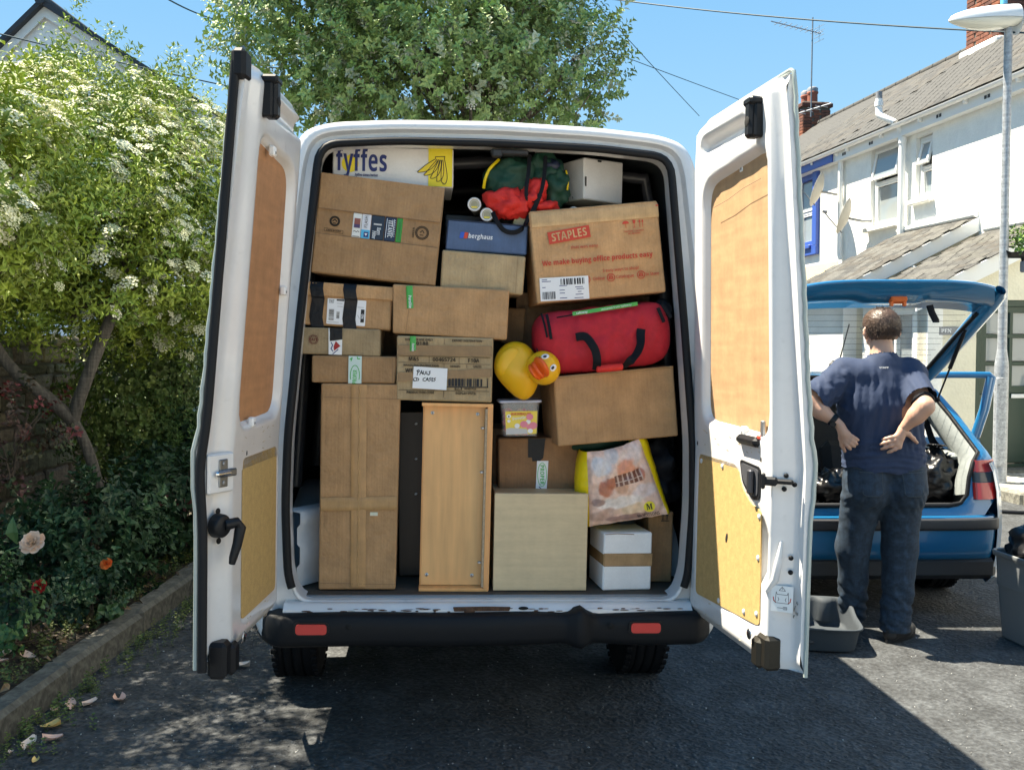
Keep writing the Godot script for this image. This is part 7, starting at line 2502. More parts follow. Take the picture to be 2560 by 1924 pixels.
func build_bed_plants():
	var broad := sprig(8, 0.16, 0.064, 0.036, 1.05, 3)
	var round := sprig(7, 0.11, 0.045, 0.034, 1.1, 2)
	var fine := sprig(16, 0.24, 0.045, 0.008, 0.8, 4)
	var ivy := sprig(7, 0.2, 0.05, 0.045, 1.1, 2)
	var dg := Color(0.014, 0.042, 0.016)
	var mg := Color(0.03, 0.075, 0.02)
	var spots := [[Vector3(-2.62, 0.12, -5.9), Vector3(0.32, 0.30, 0.40)], [Vector3(-2.50, 0.12, -6.9), Vector3(0.28, 0.33, 0.45)], [Vector3(-3.0, 0.15, -5.2), Vector3(0.30, 0.22, 0.30)], [Vector3(-2.5, 0.12, -7.8), Vector3(0.42, 0.42, 0.5)], [Vector3(-3.3, 0.2, -6.3), Vector3(0.40, 0.22, 0.4)], [Vector3(-2.38, 0.1, -5.35), Vector3(0.14, 0.10, 0.22)]]
	var lab := ["dark leafy plant in the bed under the shrub trunk", "dark leafy plant in the bed beside the open left door", "dark leafy plant in the bed behind the cream rose", "tall dark leafy plant at the back of the bed behind the left door", "low dark leafy plant against the stone wall", "low leafy plant by the kerb, just left of the van door"]
	for k in 6:
		bush("leafy_plant", lab[k], spots[k][0], spots[k][1], [230, 260, 100, 380, 80, 50][k], [broad, broad, round, broad, round, round][k], dg, mg, 100 + k, 9, 0.5, Color(0.10, 0.02, 0.02), 0.008, "dark leafy plants in the bed")
	bush("feathery_plant", "tall light green feathery plant behind the left door", Vector3(-2.75, 0.3, -8.0), Vector3(0.55, 0.75, 0.5), 950, fine, Color(0.05, 0.11, 0.02), Color(0.10, 0.17, 0.035), 111, 14, 1.4)
	bush("climber", "yellowish ivy hanging over the end of the stone wall", Vector3(-3.15, 0.5, -7.9), Vector3(0.45, 0.62, 0.45), 700, ivy, Color(0.06, 0.11, 0.02), Color(0.13, 0.17, 0.035), 112, 8, 0.0)
	bush("hedge_plant", "mixed green hedge growth far back beyond the stone wall", Vector3(-3.0, 0.2, -10.5), Vector3(1.2, 1.0, 1.6), 1500, ivy, dg, Color(0.06, 0.12, 0.03), 113, 10, 0.3)
	bush("red_leaved_shrub", "red-leaved shrub twigs in front of the stone wall, at the photo's left edge", Vector3(-3.0, 0.85, -5.6), Vector3(0.34, 0.26, 0.3), 60, round, Color(0.06, 0.02, 0.015), Color(0.035, 0.055, 0.016), 114, 9, 0.4, Color(0.12, 0.018, 0.018), 0.25)
	# roses
	var t := bush("rose_bush", "rose bush with one big cream rose, at the photo's left edge", Vector3(-2.52, 0.10, -4.35), Vector3(0.22, 0.28, 0.22), 45, round, Color(0.03, 0.08, 0.02), Color(0.07, 0.14, 0.03), 115, 5, 0.6)
	bloom(t, Vector3(0.335, 0.625, 0.05), 0.055, Color(0.80, 0.52, 0.34), Color(0.80, 0.66, 0.54), 3)
	var s := Shape.new()
	s.tube(bez([Vector3(0.02, 0.1, 0), Vector3(0.10, 0.42, 0.02), Vector3(0.22, 0.60, 0.04), Vector3(0.33, 0.62, 0.05)], 10), 0.004, 5)
	leaf(s, Vector3(0.26, 0.62, 0.05), Vector3(-0.1, 0.9, 0.2).normalized(), Vector3(0, 0, 1), 0.13, 0.06)
	leaf(s, Vector3(0.18, 0.55, 0.04), Vector3(-0.7, 0.3, 0.4).normalized(), Vector3.UP, 0.10, 0.05)
	obj("rose_stem", s, mt("green_stem", Color(0.06, 0.12, 0.03), 0.6), t)
	t = bush("rose_bush", "low rose bush with a small orange flower under the leafy plants", Vector3(-2.30, 0.10, -5.15), Vector3(0.16, 0.16, 0.16), 50, round, dg, mg, 116, 4)
	bloom(t, Vector3(0.09, 0.34, 0.02), 0.032, Color(0.80, 0.13, 0.02), Color(0.85, 0.28, 0.06), 4)
	t = bush("rose_bush", "low rose bush with a dark red flower near the kerb", Vector3(-2.46, 0.10, -4.7), Vector3(0.17, 0.16, 0.17), 50, round, dg, mg, 117, 4)
	bloom(t, Vector3(0.13, 0.34, 0.06), 0.036, Color(0.42, 0.012, 0.012), Color(0.5, 0.03, 0.02), 5)
	# small weeds, moss and litter nobody could count
	var x := []
	for k in 1500:
		var z := rr(-9.0, -2.2)
		x.push_back(Transform3D(Basis(Vector3.UP, rr(0, TAU)) * Basis(Vector3.RIGHT, rr(-0.5, 0.5)) * rr(0.25, 0.7), Vector3(-2.24 - pow(rng.randf(), 1.6) * 1.6, 0.10 + rr(-0.01, 0.03), z)))
	many("ground_cover", round, M.leaf, x, tints(x.size(), Color(0.03, 0.06, 0.012), Color(0.11, 0.13, 0.02), 0.3))
	x = []
	for k in 1100:
		x.push_back(Transform3D(Basis(Vector3(rr(-1, 1), rr(-1, 1), rr(-1, 1)).normalized(), rr(0, TAU)) * rr(0.5, 1.3), Vector3(-2.2 - rng.randf() * 1.5, 0.125 + rr(0, 0.03), rr(-7.0, -2.2))))
	s = Shape.new()
	leaf(s, Vector3.ZERO, Vector3(1, 0, 0), Vector3.UP, 0.055, 0.028, 0.3, 0.5)
	many("leaf_litter", s.mesh(), M.leaf, x, tints(x.size(), Color(0.07, 0.045, 0.02), Color(0.15, 0.10, 0.05), 0.3))
	x = []
	for k in 420:
		x.push_back(Transform3D(Basis(Vector3.UP, rr(0, TAU)) * rr(0.2, 0.55), Vector3(-2.06 + absf(rng.randfn()) * 0.10, 0.0, rr(-8.0, -3.4))))
	many("kerb_weeds", round, M.leaf, x, tints(x.size(), Color(0.04, 0.08, 0.015), Color(0.13, 0.16, 0.03), 0.3))
	x = []      # grit on the road
	for k in 2600:
		var z := rr(-7.5, -3.2)
		x.push_back(Transform3D(Basis(Vector3(rr(-1, 1), 1, rr(-1, 1)).normalized(), rr(0, TAU)) * rr(0.4, 1.5), Vector3(-2.05 + pow(rng.randf(), 1.5) * 4.8, 0.001, z)))
	s = Shape.new()
	s.ball(Vector3.ZERO, Vector3(0.004, 0.002, 0.003), Basis.IDENTITY, 4, 6)
	many("road_grit", s.mesh(), M.leaf, x, tints(x.size(), Color(0.05, 0.05, 0.05), Color(0.30, 0.30, 0.29), 0.3))
	x = []
	for k in 70:
		x.push_back(Transform3D(Basis(Vector3.UP, rr(0, TAU)) * Basis(Vector3.RIGHT, rr(-0.2, 0.2)), Vector3(-2.3 - rng.randf() * 1.2, 0.14, rr(-6.0, -2.8))))
	s = Shape.new()
	s.tube([Vector3(-0.2, 0, 0), Vector3(-0.05, 0.02, 0.03), Vector3(0.1, 0.01, 0.0), Vector3(0.24, 0.03, -0.03)], [0.004, 0.004, 0.003, 0.002], 5)
	many("fallen_twigs", s.mesh(), M.twig, x, [])

func build_tree():
	var t := thing("whitebeam_tree", "grey-green leafy tree rising behind the van roof", "tree", Transform3D(Basis.IDENTITY, Vector3(-0.45, 0, -12.4)))
	var lobes := [[Vector3(-0.8, 6.6, 0.2), Vector3(1.9, 2.1, 1.8)], [Vector3(0.75, 5.15, 0.4), Vector3(1.05, 0.95, 1.1)], [Vector3(-2.1, 5.7, 0.3), Vector3(1.15, 1.35, 1.2)], [Vector3(-0.5, 5.0, 0.5), Vector3(1.8, 0.9, 1.3)], [Vector3(0.45, 6.1, 0.3), Vector3(0.8, 0.9, 1.0)], [Vector3(-2.35, 6.7, 0.3), Vector3(0.6, 0.8, 0.9)]]
	var s := Shape.new()
	limb(s, Vector3(0, 0, 0), Vector3(0.1, 4.2, 0), 0.17, 0.13, 0.03)
	limb(s, Vector3(0.1, 4.1, 0), Vector3(-0.1, 7.6, 0.1), 0.12, 0.04, 0.08)
	obj("trunk", s, M.bark, t)
	s = Shape.new()
	for k in 44:
		var L: Array = lobes[k % lobes.size()]
		var tip: Vector3 = L[0] + Vector3(rr(-1, 1), rr(-0.4, 1), rr(-1, 1)).normalized() * L[1] * rr(0.7, 1.0)
		var a := Vector3(0.1, rr(2.6, 5.6), 0)
		limb(s, a, tip, 0.04 if k < 12 else 0.022, 0.006, 0.10, 8)
	obj("limbs", s, M.bark, t).set_meta("kind", "stuff")
	var big := [sprig(9, 0.20, 0.088, 0.046, 0.8, 4), sprig(8, 0.14, 0.080, 0.044, 1.0, 3)]
	for k in 2:
		var x := crown_spots(lobes, 3200, 0.4, -0.14, 70 + k, 0.8)
		many(["leaves", "leaves_open"][k], big[k], M.leaf, x, tints(x.size(), Color(0.16, 0.26, 0.07), Color(0.30, 0.39, 0.15), 0.25, Color(0.40, 0.45, 0.32), 0.14), t)
	var x := crown_spots(lobes, 260, 0.85, -0.1, 75, 1.2)
	many("blossom", umbel(18, 0.06, 0.013), M.blossom, x, tints(x.size(), Color(0.40, 0.36, 0.26), Color(0.5, 0.46, 0.36), 0.15), t)

func build_far_hedge():
	var t := thing("hedge", "tall dark hedge closing the far end of the street", "hedge", Transform3D(Basis.IDENTITY, Vector3(-2.0, 0, -35)))
	var lobes := []
	var s := Shape.new()
	for k in 9:
		lobes.push_back([Vector3(-9.0 + 2.6 * k, 1.6 + rr(-0.2, 0.4), rr(-0.5, 0.5)), Vector3(1.8, 1.7, 1.2)])
		limb(s, Vector3(-9.0 + 2.6 * k, 0, 0), Vector3(-9.0 + 2.6 * k, 2.2, 0), 0.12, 0.05, 0.05)
	obj("stems", s, M.bark, t).set_meta("kind", "stuff")
	var x := crown_spots(lobes, 3000, 0.5, -0.5, 141, 0.5)
	many("leaves", sprig(9, 0.5, 0.26, 0.16, 1.0, 4), M.leaf, x, tints(x.size(), Color(0.03, 0.07, 0.02), Color(0.08, 0.14, 0.03), 0.25), t)

func build_petals():
	var at := [[-2.44, 0.14, -4.5, 1.2], [-2.30, 0.14, -4.46, 1.2], [-2.40, 0.14, -4.40, 1.0], [-2.42, 0.14, -4.33, 0.9], [-1.99, 0.006, -4.22, 1.1], [-1.91, 0.006, -4.24, 1.0], [-2.03, 0.006, -4.15, 0.9], [-1.79, 0.006, -4.27, 1.25], [-1.96, 0.006, -3.97, 1.2], [-1.96, 0.006, -3.80, 1.2], [-1.89, 0.006, -3.84, 1.2], [-1.37, 0.006, -4.74, 1.2], [-2.0, 0.006, -3.72, 0.5], [-1.86, 0.006, -3.64, 0.6], [-1.60, 0.006, -4.78, 0.8]]
	var where := ["on the soil at the photo's left edge", "on the soil just above the kerb", "small one on the soil near the kerb", "yellowed one on the soil at the far left", "left of a pair on the tarmac below the kerb", "right of a pair on the tarmac below the kerb", "against the kerb foot beside the pair", "alone on the tarmac, farthest from the kerb", "by the kerb foot, above the lowest pair", "left of the lowest pair at the kerb", "right of the lowest pair at the kerb", "under the tip of the left van door", "tiny one at the bottom left by the kerb", "tiny one on the tarmac at the bottom left", "yellow one on weeds under the left van door"]
	for i in at.size():
		var q: Array = at[i]
		var s := Shape.new()
		var rows := []
		var ph := rr(0, 6)
		for r in 6:
			var row := PackedVector3Array()
			for k in 6:
				var u := k / 5.0 * 2 - 1
				var v := r / 5.0 * 2 - 1
				var w := sqrt(maxf(0.0, 1.0 - v * v * 0.8)) * (0.75 + 0.25 * v)
				row.push_back(Vector3(u * w * 0.028, 0.004 + 0.011 * u * u + 0.007 * v * v + 0.006 * sin(3 * u + ph) * v, v * 0.033))
			rows.push_back(row)
		s.col = Color(0.72, 0.44, 0.33).lerp(Color(0.76, 0.60, 0.48), rng.randf()) if i % 5 != 3 and i != 14 else Color(0.72, 0.48, 0.16)
		s.grid(rows)
		var o := obj("fallen_petal", s, M.petal)
		o.transform = Transform3D(Basis(Vector3.UP, rr(0, TAU)) * Basis(Vector3.RIGHT, rr(-0.2, 0.3)) * q[3], Vector3(q[0], q[1], q[2]))
		tag(o, "curled pink rose petal lying " + where[i], "petal", "rose petals fallen by the kerb")

# ---------------------------------------------------------------- the blue hatchback
func car_frame() -> Transform3D:
	return Transform3D(Basis(Vector3.UP, deg_to_rad(1.0)), Vector3(2.21, 0, -5.62))

func build_car():
	var t := thing("blue_hatchback", "blue hatchback with its tailgate raised and a right-hand door open", "car", car_frame())
	var s := Shape.new()
	# body sides and wings: rows from tail to nose, each from the left belt down round the sill to the right belt
	var st := [[-0.005, 0.695, 0.93], [-0.05, 0.745, 0.935], [-0.16, 0.785, 0.94], [-0.5, 0.80, 0.945], [-1.2, 0.81, 0.93], [-2.2, 0.81, 0.91], [-2.9, 0.79, 0.88], [-3.4, 0.75, 0.80], [-3.65, 0.66, 0.70], [-3.72, 0.55, 0.62]]
	for sx in [-1, 1]:
		var rows := []
		for q in st:
			var row := PackedVector3Array()
			for p in [[0.88, 0.20, 0], [0.95, 0.24, 0], [0.985, 0.36, 0], [1.0, 0.50, 0], [1.0, 0.62, 0], [0.985, 0.76, 1], [0.95, 0.88, 1], [0.915, 1.0, 2]]:
				var y: float = p[1] if p[2] == 0 else (q[2] if p[2] == 2 else lerpf(0.62, q[2], (p[1] - 0.62) / 0.31))
				# wheel arches cut into the lower edge
				for wz in [-0.78, -3.02]:
					var dz: float = absf(q[0] - wz)
					if dz < 0.34 and p[2] == 0:
						y = maxf(y, 0.29 + sqrt(maxf(0.0, 0.335 * 0.335 - dz * dz)) * 0.95) if p[1] < 0.6 else maxf(y, 0.63)
				row.push_back(Vector3(sx * q[1] * p[0], y, q[0]))
			rows.push_back(row)
		s.grid(rows, false, false, sx < 0)
	# bonnet
	var hood := []
	for q in [[-2.65, 0.93, 0.66], [-2.9, 0.91, 0.69], [-3.3, 0.84, 0.69], [-3.6, 0.73, 0.62], [-3.72, 0.62, 0.50], [-3.74, 0.30, 0.50]]:
		var row := PackedVector3Array()
		for k in 9:
			var u := k / 4.0 - 1.0
			row.push_back(Vector3(u * q[2], q[1] + 0.03 * (1 - u * u), q[0]))
		hood.push_back(row)
	s.grid(hood, false, false, true)
	obj("body", s, M.car_blue, t)
	# tail: panel under the boot opening and the corners that hold the lamps
	s = Shape.new()
	var ap := []       # opening, right half from the middle of the sill upwards: x, y, z
	ap = [Vector3(0, 0.675, -0.02), Vector3(0.40, 0.675, -0.02), Vector3(0.475, 0.69, -0.02), Vector3(0.515, 0.74, -0.025), Vector3(0.53, 0.84, -0.035), Vector3(0.56, 0.93, -0.05), Vector3(0.615, 0.985, -0.10), Vector3(0.60, 1.06, -0.20), Vector3(0.565, 1.20, -0.37), Vector3(0.515, 1.345, -0.55), Vector3(0.46, 1.385, -0.61), Vector3(0, 1.405, -0.63)]
	var outl := [Vector3(0, 0.60, 0.0), Vector3(0.44, 0.60, 0.0), Vector3(0.62, 0.62, -0.01), Vector3(0.70, 0.72, -0.04), Vector3(0.715, 0.84, -0.07), Vector3(0.715, 0.93, -0.10), Vector3(0.70, 0.985, -0.15), Vector3(0.675, 1.06, -0.24), Vector3(0.635, 1.20, -0.40), Vector3(0.575, 1.345, -0.57), Vector3(0.50, 1.405, -0.64), Vector3(0, 1.425, -0.66)]
	for sx in [-1, 1]:
		var a := PackedVector3Array()
		var b := PackedVector3Array()
		var mid := PackedVector3Array()
		for i in ap.size():
			a.push_back(Vector3(ap[i].x * sx, ap[i].y, ap[i].z - 0.02))
			mid.push_back(Vector3(lerpf(ap[i].x, outl[i].x, 0.25) * sx, lerpf(ap[i].y, outl[i].y, 0.25), lerpf(ap[i].z, outl[i].z, 0.25) + 0.004))
			b.push_back(Vector3(outl[i].x * sx, outl[i].y, outl[i].z))
		s.grid([a, mid, b], false, false, sx > 0)
		# over the corner to the flank
		var c := PackedVector3Array()
		for i in range(3, outl.size() - 1):
			c.push_back(Vector3((outl[i].x + 0.028) * sx, outl[i].y - 0.005, outl[i].z - 0.12))
		s.grid([b.slice(3, outl.size() - 1), c], false, false, sx > 0)
	obj("tail_panel", s, M.car_blue, t)
	s = Shape.new()
	var seal := []
	for i in range(ap.size() - 1, -1, -1):
		seal.push_back(Vector3(-ap[i].x, ap[i].y, ap[i].z + 0.002))
	for i in range(1, ap.size()):
		seal.push_back(ap[i] + Vector3(0, 0, 0.002))
	s.tube(seal, 0.013, 7, false, 1.0, Vector3.BACK)
	obj("boot_seal", s, M.rubber, t)
	# bumper in body colour with a black rubbing strip
	for k in 2:
		s = Shape.new()
		var rows := []
		var prof: Array = [[0.615, -0.02], [0.622, 0.03], [0.612, 0.045], [0.54, 0.05], [0.48, 0.045], [0.42, 0.035], [0.37, 0.015], [0.345, -0.02], [0.33, -0.10]] if k == 0 else [[0.608, 0.04], [0.606, 0.062], [0.598, 0.070], [0.555, 0.072], [0.540, 0.066], [0.536, 0.04]]
		for i in 41:
			var x := -1.0 + i / 20.0
			var bend := pow(absf(x), 5.0)
			var row := PackedVector3Array()
			for p in prof:
				row.push_back(Vector3(x * (0.765 + 0.01 * k), p[0] - 0.02 * bend * (1.0 if p[0] < 0.4 else 0.0), p[1] - 0.42 * maxf(0, absf(x) - 0.86) * 6.0 * maxf(0, absf(x) - 0.86) * 7.0 - 0.06 * bend))
			rows.push_back(row)
		s.grid(rows, false, false, true)
		obj("rear_bumper" if k == 0 else "bumper_strip", s, M.car_blue if k == 0 else vary(M.car_trim, Color.WHITE), t)
	# lamps
	for sx in [-1, 1]:
		s = Shape.new()
		var l := Node3D.new()
		l.name = "tail_light" if sx < 0 else "tail_light_001"
		t.add_child(l, true)
		for k in 3:
			s = Shape.new()
			var y0: float = [0.715, 0.815, 0.875][k]
			var y1: float = [0.812, 0.872, 0.945][k]
			var rows := []
			for i in 5:
				var y := lerpf(y0, y1, i / 4.0)
				var tt := (y - 0.715) / 0.23
				rows.push_back(PackedVector3Array([Vector3(sx * 0.555, y, -0.02 - 0.04 * tt), Vector3(sx * 0.575, y, 0.008 - 0.04 * tt), Vector3(sx * 0.66, y, -0.004 - 0.05 * tt), Vector3(sx * (0.725 - 0.012 * tt), y, -0.055 - 0.05 * tt), Vector3(sx * (0.752 - 0.035 * tt), y, -0.12 - 0.06 * tt)]))
			s.grid(rows, false, false, sx > 0)
			obj("lens", s, M.red_lens if k != 1 else M.lens_smoke, l)
	# roof, pillars, glass
	s = Shape.new()
	var roof := []
	for q in [[-0.62, 1.395, 0.50], [-0.68, 1.415, 0.53], [-1.1, 1.425, 0.56], [-1.6, 1.41, 0.55], [-1.98, 1.36, 0.52]]:
		var row := PackedVector3Array()
		for k in 11:
			var u := k / 5.0 - 1.0
			row.push_back(Vector3(u * q[2] * (1.0 + 0.04 * (1 - absf(u))), q[1] + 0.028 * (1 - pow(absf(u), 4.0)) - (0.03 if absf(u) > 0.99 else 0.0), q[0]))
		roof.push_back(row)
	s.grid(roof, false, false, true)
	obj("roof", s, M.car_blue, t)
	s = Shape.new()
	for i in roof.size():
		for k in roof[i].size():
			roof[i][k] -= Vector3(0, 0.03, 0)
	s.grid(roof)
	obj("roof_lining", s, M.car_lining, t)
	s = Shape.new()
	for sx in [-1, 1]:
		s.tube([Vector3(sx * 0.52, 1.365, -1.95), Vector3(sx * 0.64, 1.15, -2.35), Vector3(sx * 0.72, 0.90, -2.78)], 0.03, 7)
		s.tube([Vector3(sx * 0.555, 1.40, -0.66), Vector3(sx * 0.565, 1.40, -1.2), Vector3(sx * 0.525, 1.375, -1.95)], 0.026, 7)
		s.tube([Vector3(sx * 0.56, 1.39, -1.28), Vector3(sx * 0.735, 0.92, -1.34)], 0.034, 7)
	obj("pillars", s, M.car_blue, t).set_meta("kind", "stuff")
	s = Shape.new()
	s.quad(Vector3(-0.69, 0.92, -2.74), Vector3(0.69, 0.92, -2.74), Vector3(0.50, 1.36, -1.97), Vector3(-0.50, 1.36, -1.97))
	obj("windscreen", s, M.glass, t)
	s = Shape.new()
	s.quad(Vector3(-0.735, 0.925, -0.55), Vector3(-0.735, 0.915, -2.6), Vector3(-0.555, 1.385, -1.95), Vector3(-0.565, 1.39, -0.75))
	obj("side_window", s, M.glass, t)
	# inside: linings, shelf edges, seats, dash
	for sx in [-1, 1]:
		s = Shape.new()
		var a := PackedVector3Array()
		var b := PackedVector3Array()
		var c := PackedVector3Array()
		for i in range(3, ap.size() - 1):
			a.push_back(Vector3((ap[i].x - 0.005) * sx, ap[i].y, ap[i].z - 0.012))
			b.push_back(Vector3((ap[i].x - (0.075 if ap[i].y > 0.95 else 0.03)) * sx, ap[i].y - 0.02, ap[i].z - 0.10))
			c.push_back(Vector3((ap[i].x + (0.0 if ap[i].y > 0.95 else 0.06)) * sx, ap[i].y - 0.06, ap[i].z - 0.30))
		s.grid([a, b, c], false, false, sx < 0)
		s.box(Vector3(sx * 0.60, 0.76, -0.50), Vector3(0.05, 0.40, 0.85), 0.02)
		s.box(Vector3(sx * 0.575, 0.945, -0.46), Vector3(0.11, 0.035, 0.50), 0.015)
		obj("boot_lining", s, M.car_lining, t)
		s = Shape.new()
		strap(s, bez([Vector3(sx * 0.50, 1.34, -0.74), Vector3(sx * 0.545, 1.15, -0.66), Vector3(sx * 0.565, 1.0, -0.58), Vector3(sx * 0.555, 0.96, -0.45)], 12), 0.05, Vector3(sx * 0.4, 0, 1))
		obj("seat_belt", s, M.black_cloth, t)
	s = Shape.new()
	s.box(Vector3(0, 0.60, -0.55), Vector3(1.18, 0.04, 1.02), 0.01)
	s.box(Vector3(0, 0.66, -0.05), Vector3(1.0, 0.05, 0.06), 0.015)
	obj("boot_floor", s, M.car_trim, t)
	for x in [-0.32, 0.32]:
		s = Shape.new()
		s.box(Vector3(x, 0.78, -1.18), Vector3(0.56, 0.34, 0.16), 0.05, Basis(Vector3.RIGHT, -0.3))
		obj("rear_seat", s, M.seat_cloth, t)
		s = Shape.new()
		s.box(Vector3(x, 0.88, -1.85), Vector3(0.46, 0.56, 0.15), 0.06, Basis(Vector3.RIGHT, -0.22))
		s.box(Vector3(x, 0.60, -2.05), Vector3(0.46, 0.14, 0.5), 0.05)
		var f := obj("front_seat", s, M.seat_cloth, t)
		s = Shape.new()
		s.box(Vector3(x, 1.22, -1.82), Vector3(0.26, 0.17, 0.10), 0.04, Basis(Vector3.RIGHT, -0.2))
		obj("headrest", s, M.seat_cloth, f)
	s = Shape.new()
	s.box(Vector3(0, 0.86, -2.52), Vector3(1.38, 0.14, 0.35), 0.05)
	obj("dashboard", s, M.car_trim, t)
	s = Shape.new()
	s.box(Vector3(0, 0.30, -1.8), Vector3(1.4, 0.14, 3.6), 0.03)
	obj("underbody", s, M.car_trim, t)
	s = Shape.new()
	s.tube([Vector3(0.10, 0.29, -0.5), Vector3(0.16, 0.30, 0.01)], 0.025, 10)
	obj("exhaust", s, M.steel_grey, t)
	for p in [Vector3(-0.66, 0.285, -0.78), Vector3(0.66, 0.285, -0.78), Vector3(-0.66, 0.285, -3.02), Vector3(0.66, 0.285, -3.02)]:
		wheel(t, p, 0.285, 0.175, 1)
	# raised tailgate
	var g := Node3D.new()
	g.name = "tailgate"
	t.add_child(g, true)
	s = Shape.new()
	for sx in [-1, 1]:
		var arm := []
		for q in [[0.50, 1.405, -0.60, 0.025], [0.515, 1.44, -0.55, 0.045], [0.60, 1.68, -0.30, 0.058], [0.655, 1.87, -0.08, 0.062], [0.665, 1.93, 0.0, 0.055], [0.65, 1.955, 0.06, 0.03]]:
			var row := PackedVector3Array()
			for k in 10:
				var a := TAU * k / 10
				row.push_back(Vector3(sx * (q[0] + cos(a) * q[3]), q[1] + sin(a) * 0.028, q[2] - sin(a) * 0.025))
			arm.push_back(row)
		s.grid(arm, true, false, sx > 0)
	# lower panel of the tailgate, now the highest part, turned up at the trailing edge
	var lp := []
	for q in [[-0.10, 1.845, 0.645, 0.0], [-0.02, 1.885, 0.655, -0.012], [0.03, 1.885, 0.645, -0.03], [0.10, 1.90, 0.62, -0.028], [0.16, 1.925, 0.59, -0.01], [0.215, 1.975, 0.56, 0.0], [0.222, 1.988, 0.56, 0.0], [0.20, 1.995, 0.57, 0.0], [0.02, 1.965, 0.66, 0.0], [-0.12, 1.875, 0.65, 0.0]]:
		var row := PackedVector3Array()
		for k in 25:
			var u := k / 12.0 - 1.0
			var dent: float = q[3] * (1.0 if absf(u) < 0.30 else (0.35 if absf(u) < 0.85 else 0.0)) * 0.9
			row.push_back(Vector3(u * q[2], q[1] + dent - 0.035 * pow(absf(u), 4.0) + 0.012, q[0] - 0.05 * pow(absf(u), 4.0)))
		lp.push_back(row)
	s.grid(lp, false, true, true)
	obj("frame", s, M.car_blue, g)
	s = Shape.new()
	var gl := [Vector3(-0.46, 1.44, -0.56), Vector3(0.46, 1.44, -0.56), Vector3(0.60, 1.86, -0.10), Vector3(-0.60, 1.86, -0.10)]
	s.quad(gl[0], gl[1], gl[2], gl[3])
	obj("glass", s, M.glass, g)
	s = Shape.new()
	for k in 11:
		var f := (k + 0.8) / 12.0
		var a: Vector3 = gl[0].lerp(gl[3], f)
		var b: Vector3 = gl[1].lerp(gl[2], f)
		s.tube([a + Vector3(0.04, -0.002, 0.002), b + Vector3(-0.04, -0.002, 0.002)], 0.0011, 4)
	obj("heater_lines", s, M.car_trim, g).set_meta("kind", "stuff")
	s = Shape.new()
	for sx in [-1, 1]:
		s.tube([Vector3(sx * 0.455, 1.425, -0.55), Vector3(sx * 0.55, 1.69, -0.27), Vector3(sx * 0.60, 1.83, -0.10)], 0.013, 6)
	s.tube([Vector3(-0.455, 1.425, -0.55), Vector3(0.455, 1.425, -0.55)], 0.018, 6)
	obj("glass_seal", s, M.rubber, g)
	s = Shape.new()
	s.box(Vector3(0.02, 1.902, 0.115), Vector3(0.095, 0.05, 0.05), 0.006, Basis(Vector3.RIGHT, -0.4))
	s.box(Vector3(0.055, 1.872, 0.125), Vector3(0.02, 0.03, 0.02), 0.004)
	s.box(Vector3(-0.02, 1.872, 0.125), Vector3(0.02, 0.03, 0.02), 0.004)
	obj("latch", s, mt("latch_orange", Color(0.62, 0.13, 0.02), 0.6), g)
	for x in [-0.055, 0.10]:
		s = Shape.new()
		s.ball(Vector3(x, 1.915, 0.13), Vector3(0.008, 0.008, 0.005), Basis.IDENTITY, 6, 8)
		obj("bolt", s, M.zinc, g)
	s = Shape.new()
	strap(s, [Vector3(0.232, 1.865, 0.06), Vector3(0.24, 1.82, 0.075), Vector3(0.262, 1.775, 0.08), Vector3(0.262, 1.765, 0.08)], 0.035, Vector3.RIGHT, 0.015)
	obj("pull_strap", s, M.black_cloth, g)
	s = Shape.new()
	s.box(Vector3(-0.02, 1.475, -0.60), Vector3(0.20, 0.115, 0.05), 0.02)
	obj("high_brake_light", s, M.car_trim, g)
	for sx in [-1, 1]:
		var h := Vector3(sx * 0.585, 1.73, -0.22)
		var l := Vector3(sx * 0.535, 1.29, -0.46)
		s = Shape.new()
		s.tube([h, h.lerp(l, 0.55)], 0.013, 8)
		s.tube([h.lerp(l, 0.53), l], 0.006, 8)
		s.ball(h, Vector3.ONE * 0.018, Basis.IDENTITY, 6, 8)
		s.ball(l, Vector3.ONE * 0.016, Basis.IDENTITY, 6, 8)
		obj("gas_strut", s, M.black_plastic, g)
	# right-hand door standing open
	var d := Node3D.new()
	d.name = "open_door"
	t.add_child(d, true)
	var D := func(u: float, y: float) -> Vector3: return Vector3(0.80 + 0.62 * u, y, -1.52 + 0.10 * u)
	s = Shape.new()
	s.tube([D.call(0.10, 0.95), D.call(0.02, 1.385), D.call(0.06, 1.405), D.call(0.5, 1.415), D.call(0.93, 1.415), D.call(0.97, 1.40), D.call(0.90, 1.16), D.call(0.80, 0.95)], 0.024, 8, true, 0.6)
	s.tube([D.call(0.93, 1.40), D.call(0.86, 1.16), D.call(0.76, 0.95)], 0.026, 8)
	obj("window_frame", s, M.car_blue, d)
	s = Shape.new()
	s.prism(round_poly([Vector2(0.82, 0.28), Vector2(1.34, 0.30), Vector2(1.36, 0.60), Vector2(1.32, 0.95), Vector2(0.82, 0.95)], 0.04), 0.08, Transform3D(Basis.IDENTITY, Vector3(0, 0, -1.52)))
	obj("door_panel", s, M.car_blue, d)
	s = Shape.new()
	s.tube([Vector3(0.33, 1.45, -1.70), Vector3(0.42, 1.80, -1.70)], 0.006, 5)
	obj("aerial", s, M.black_plastic, t)
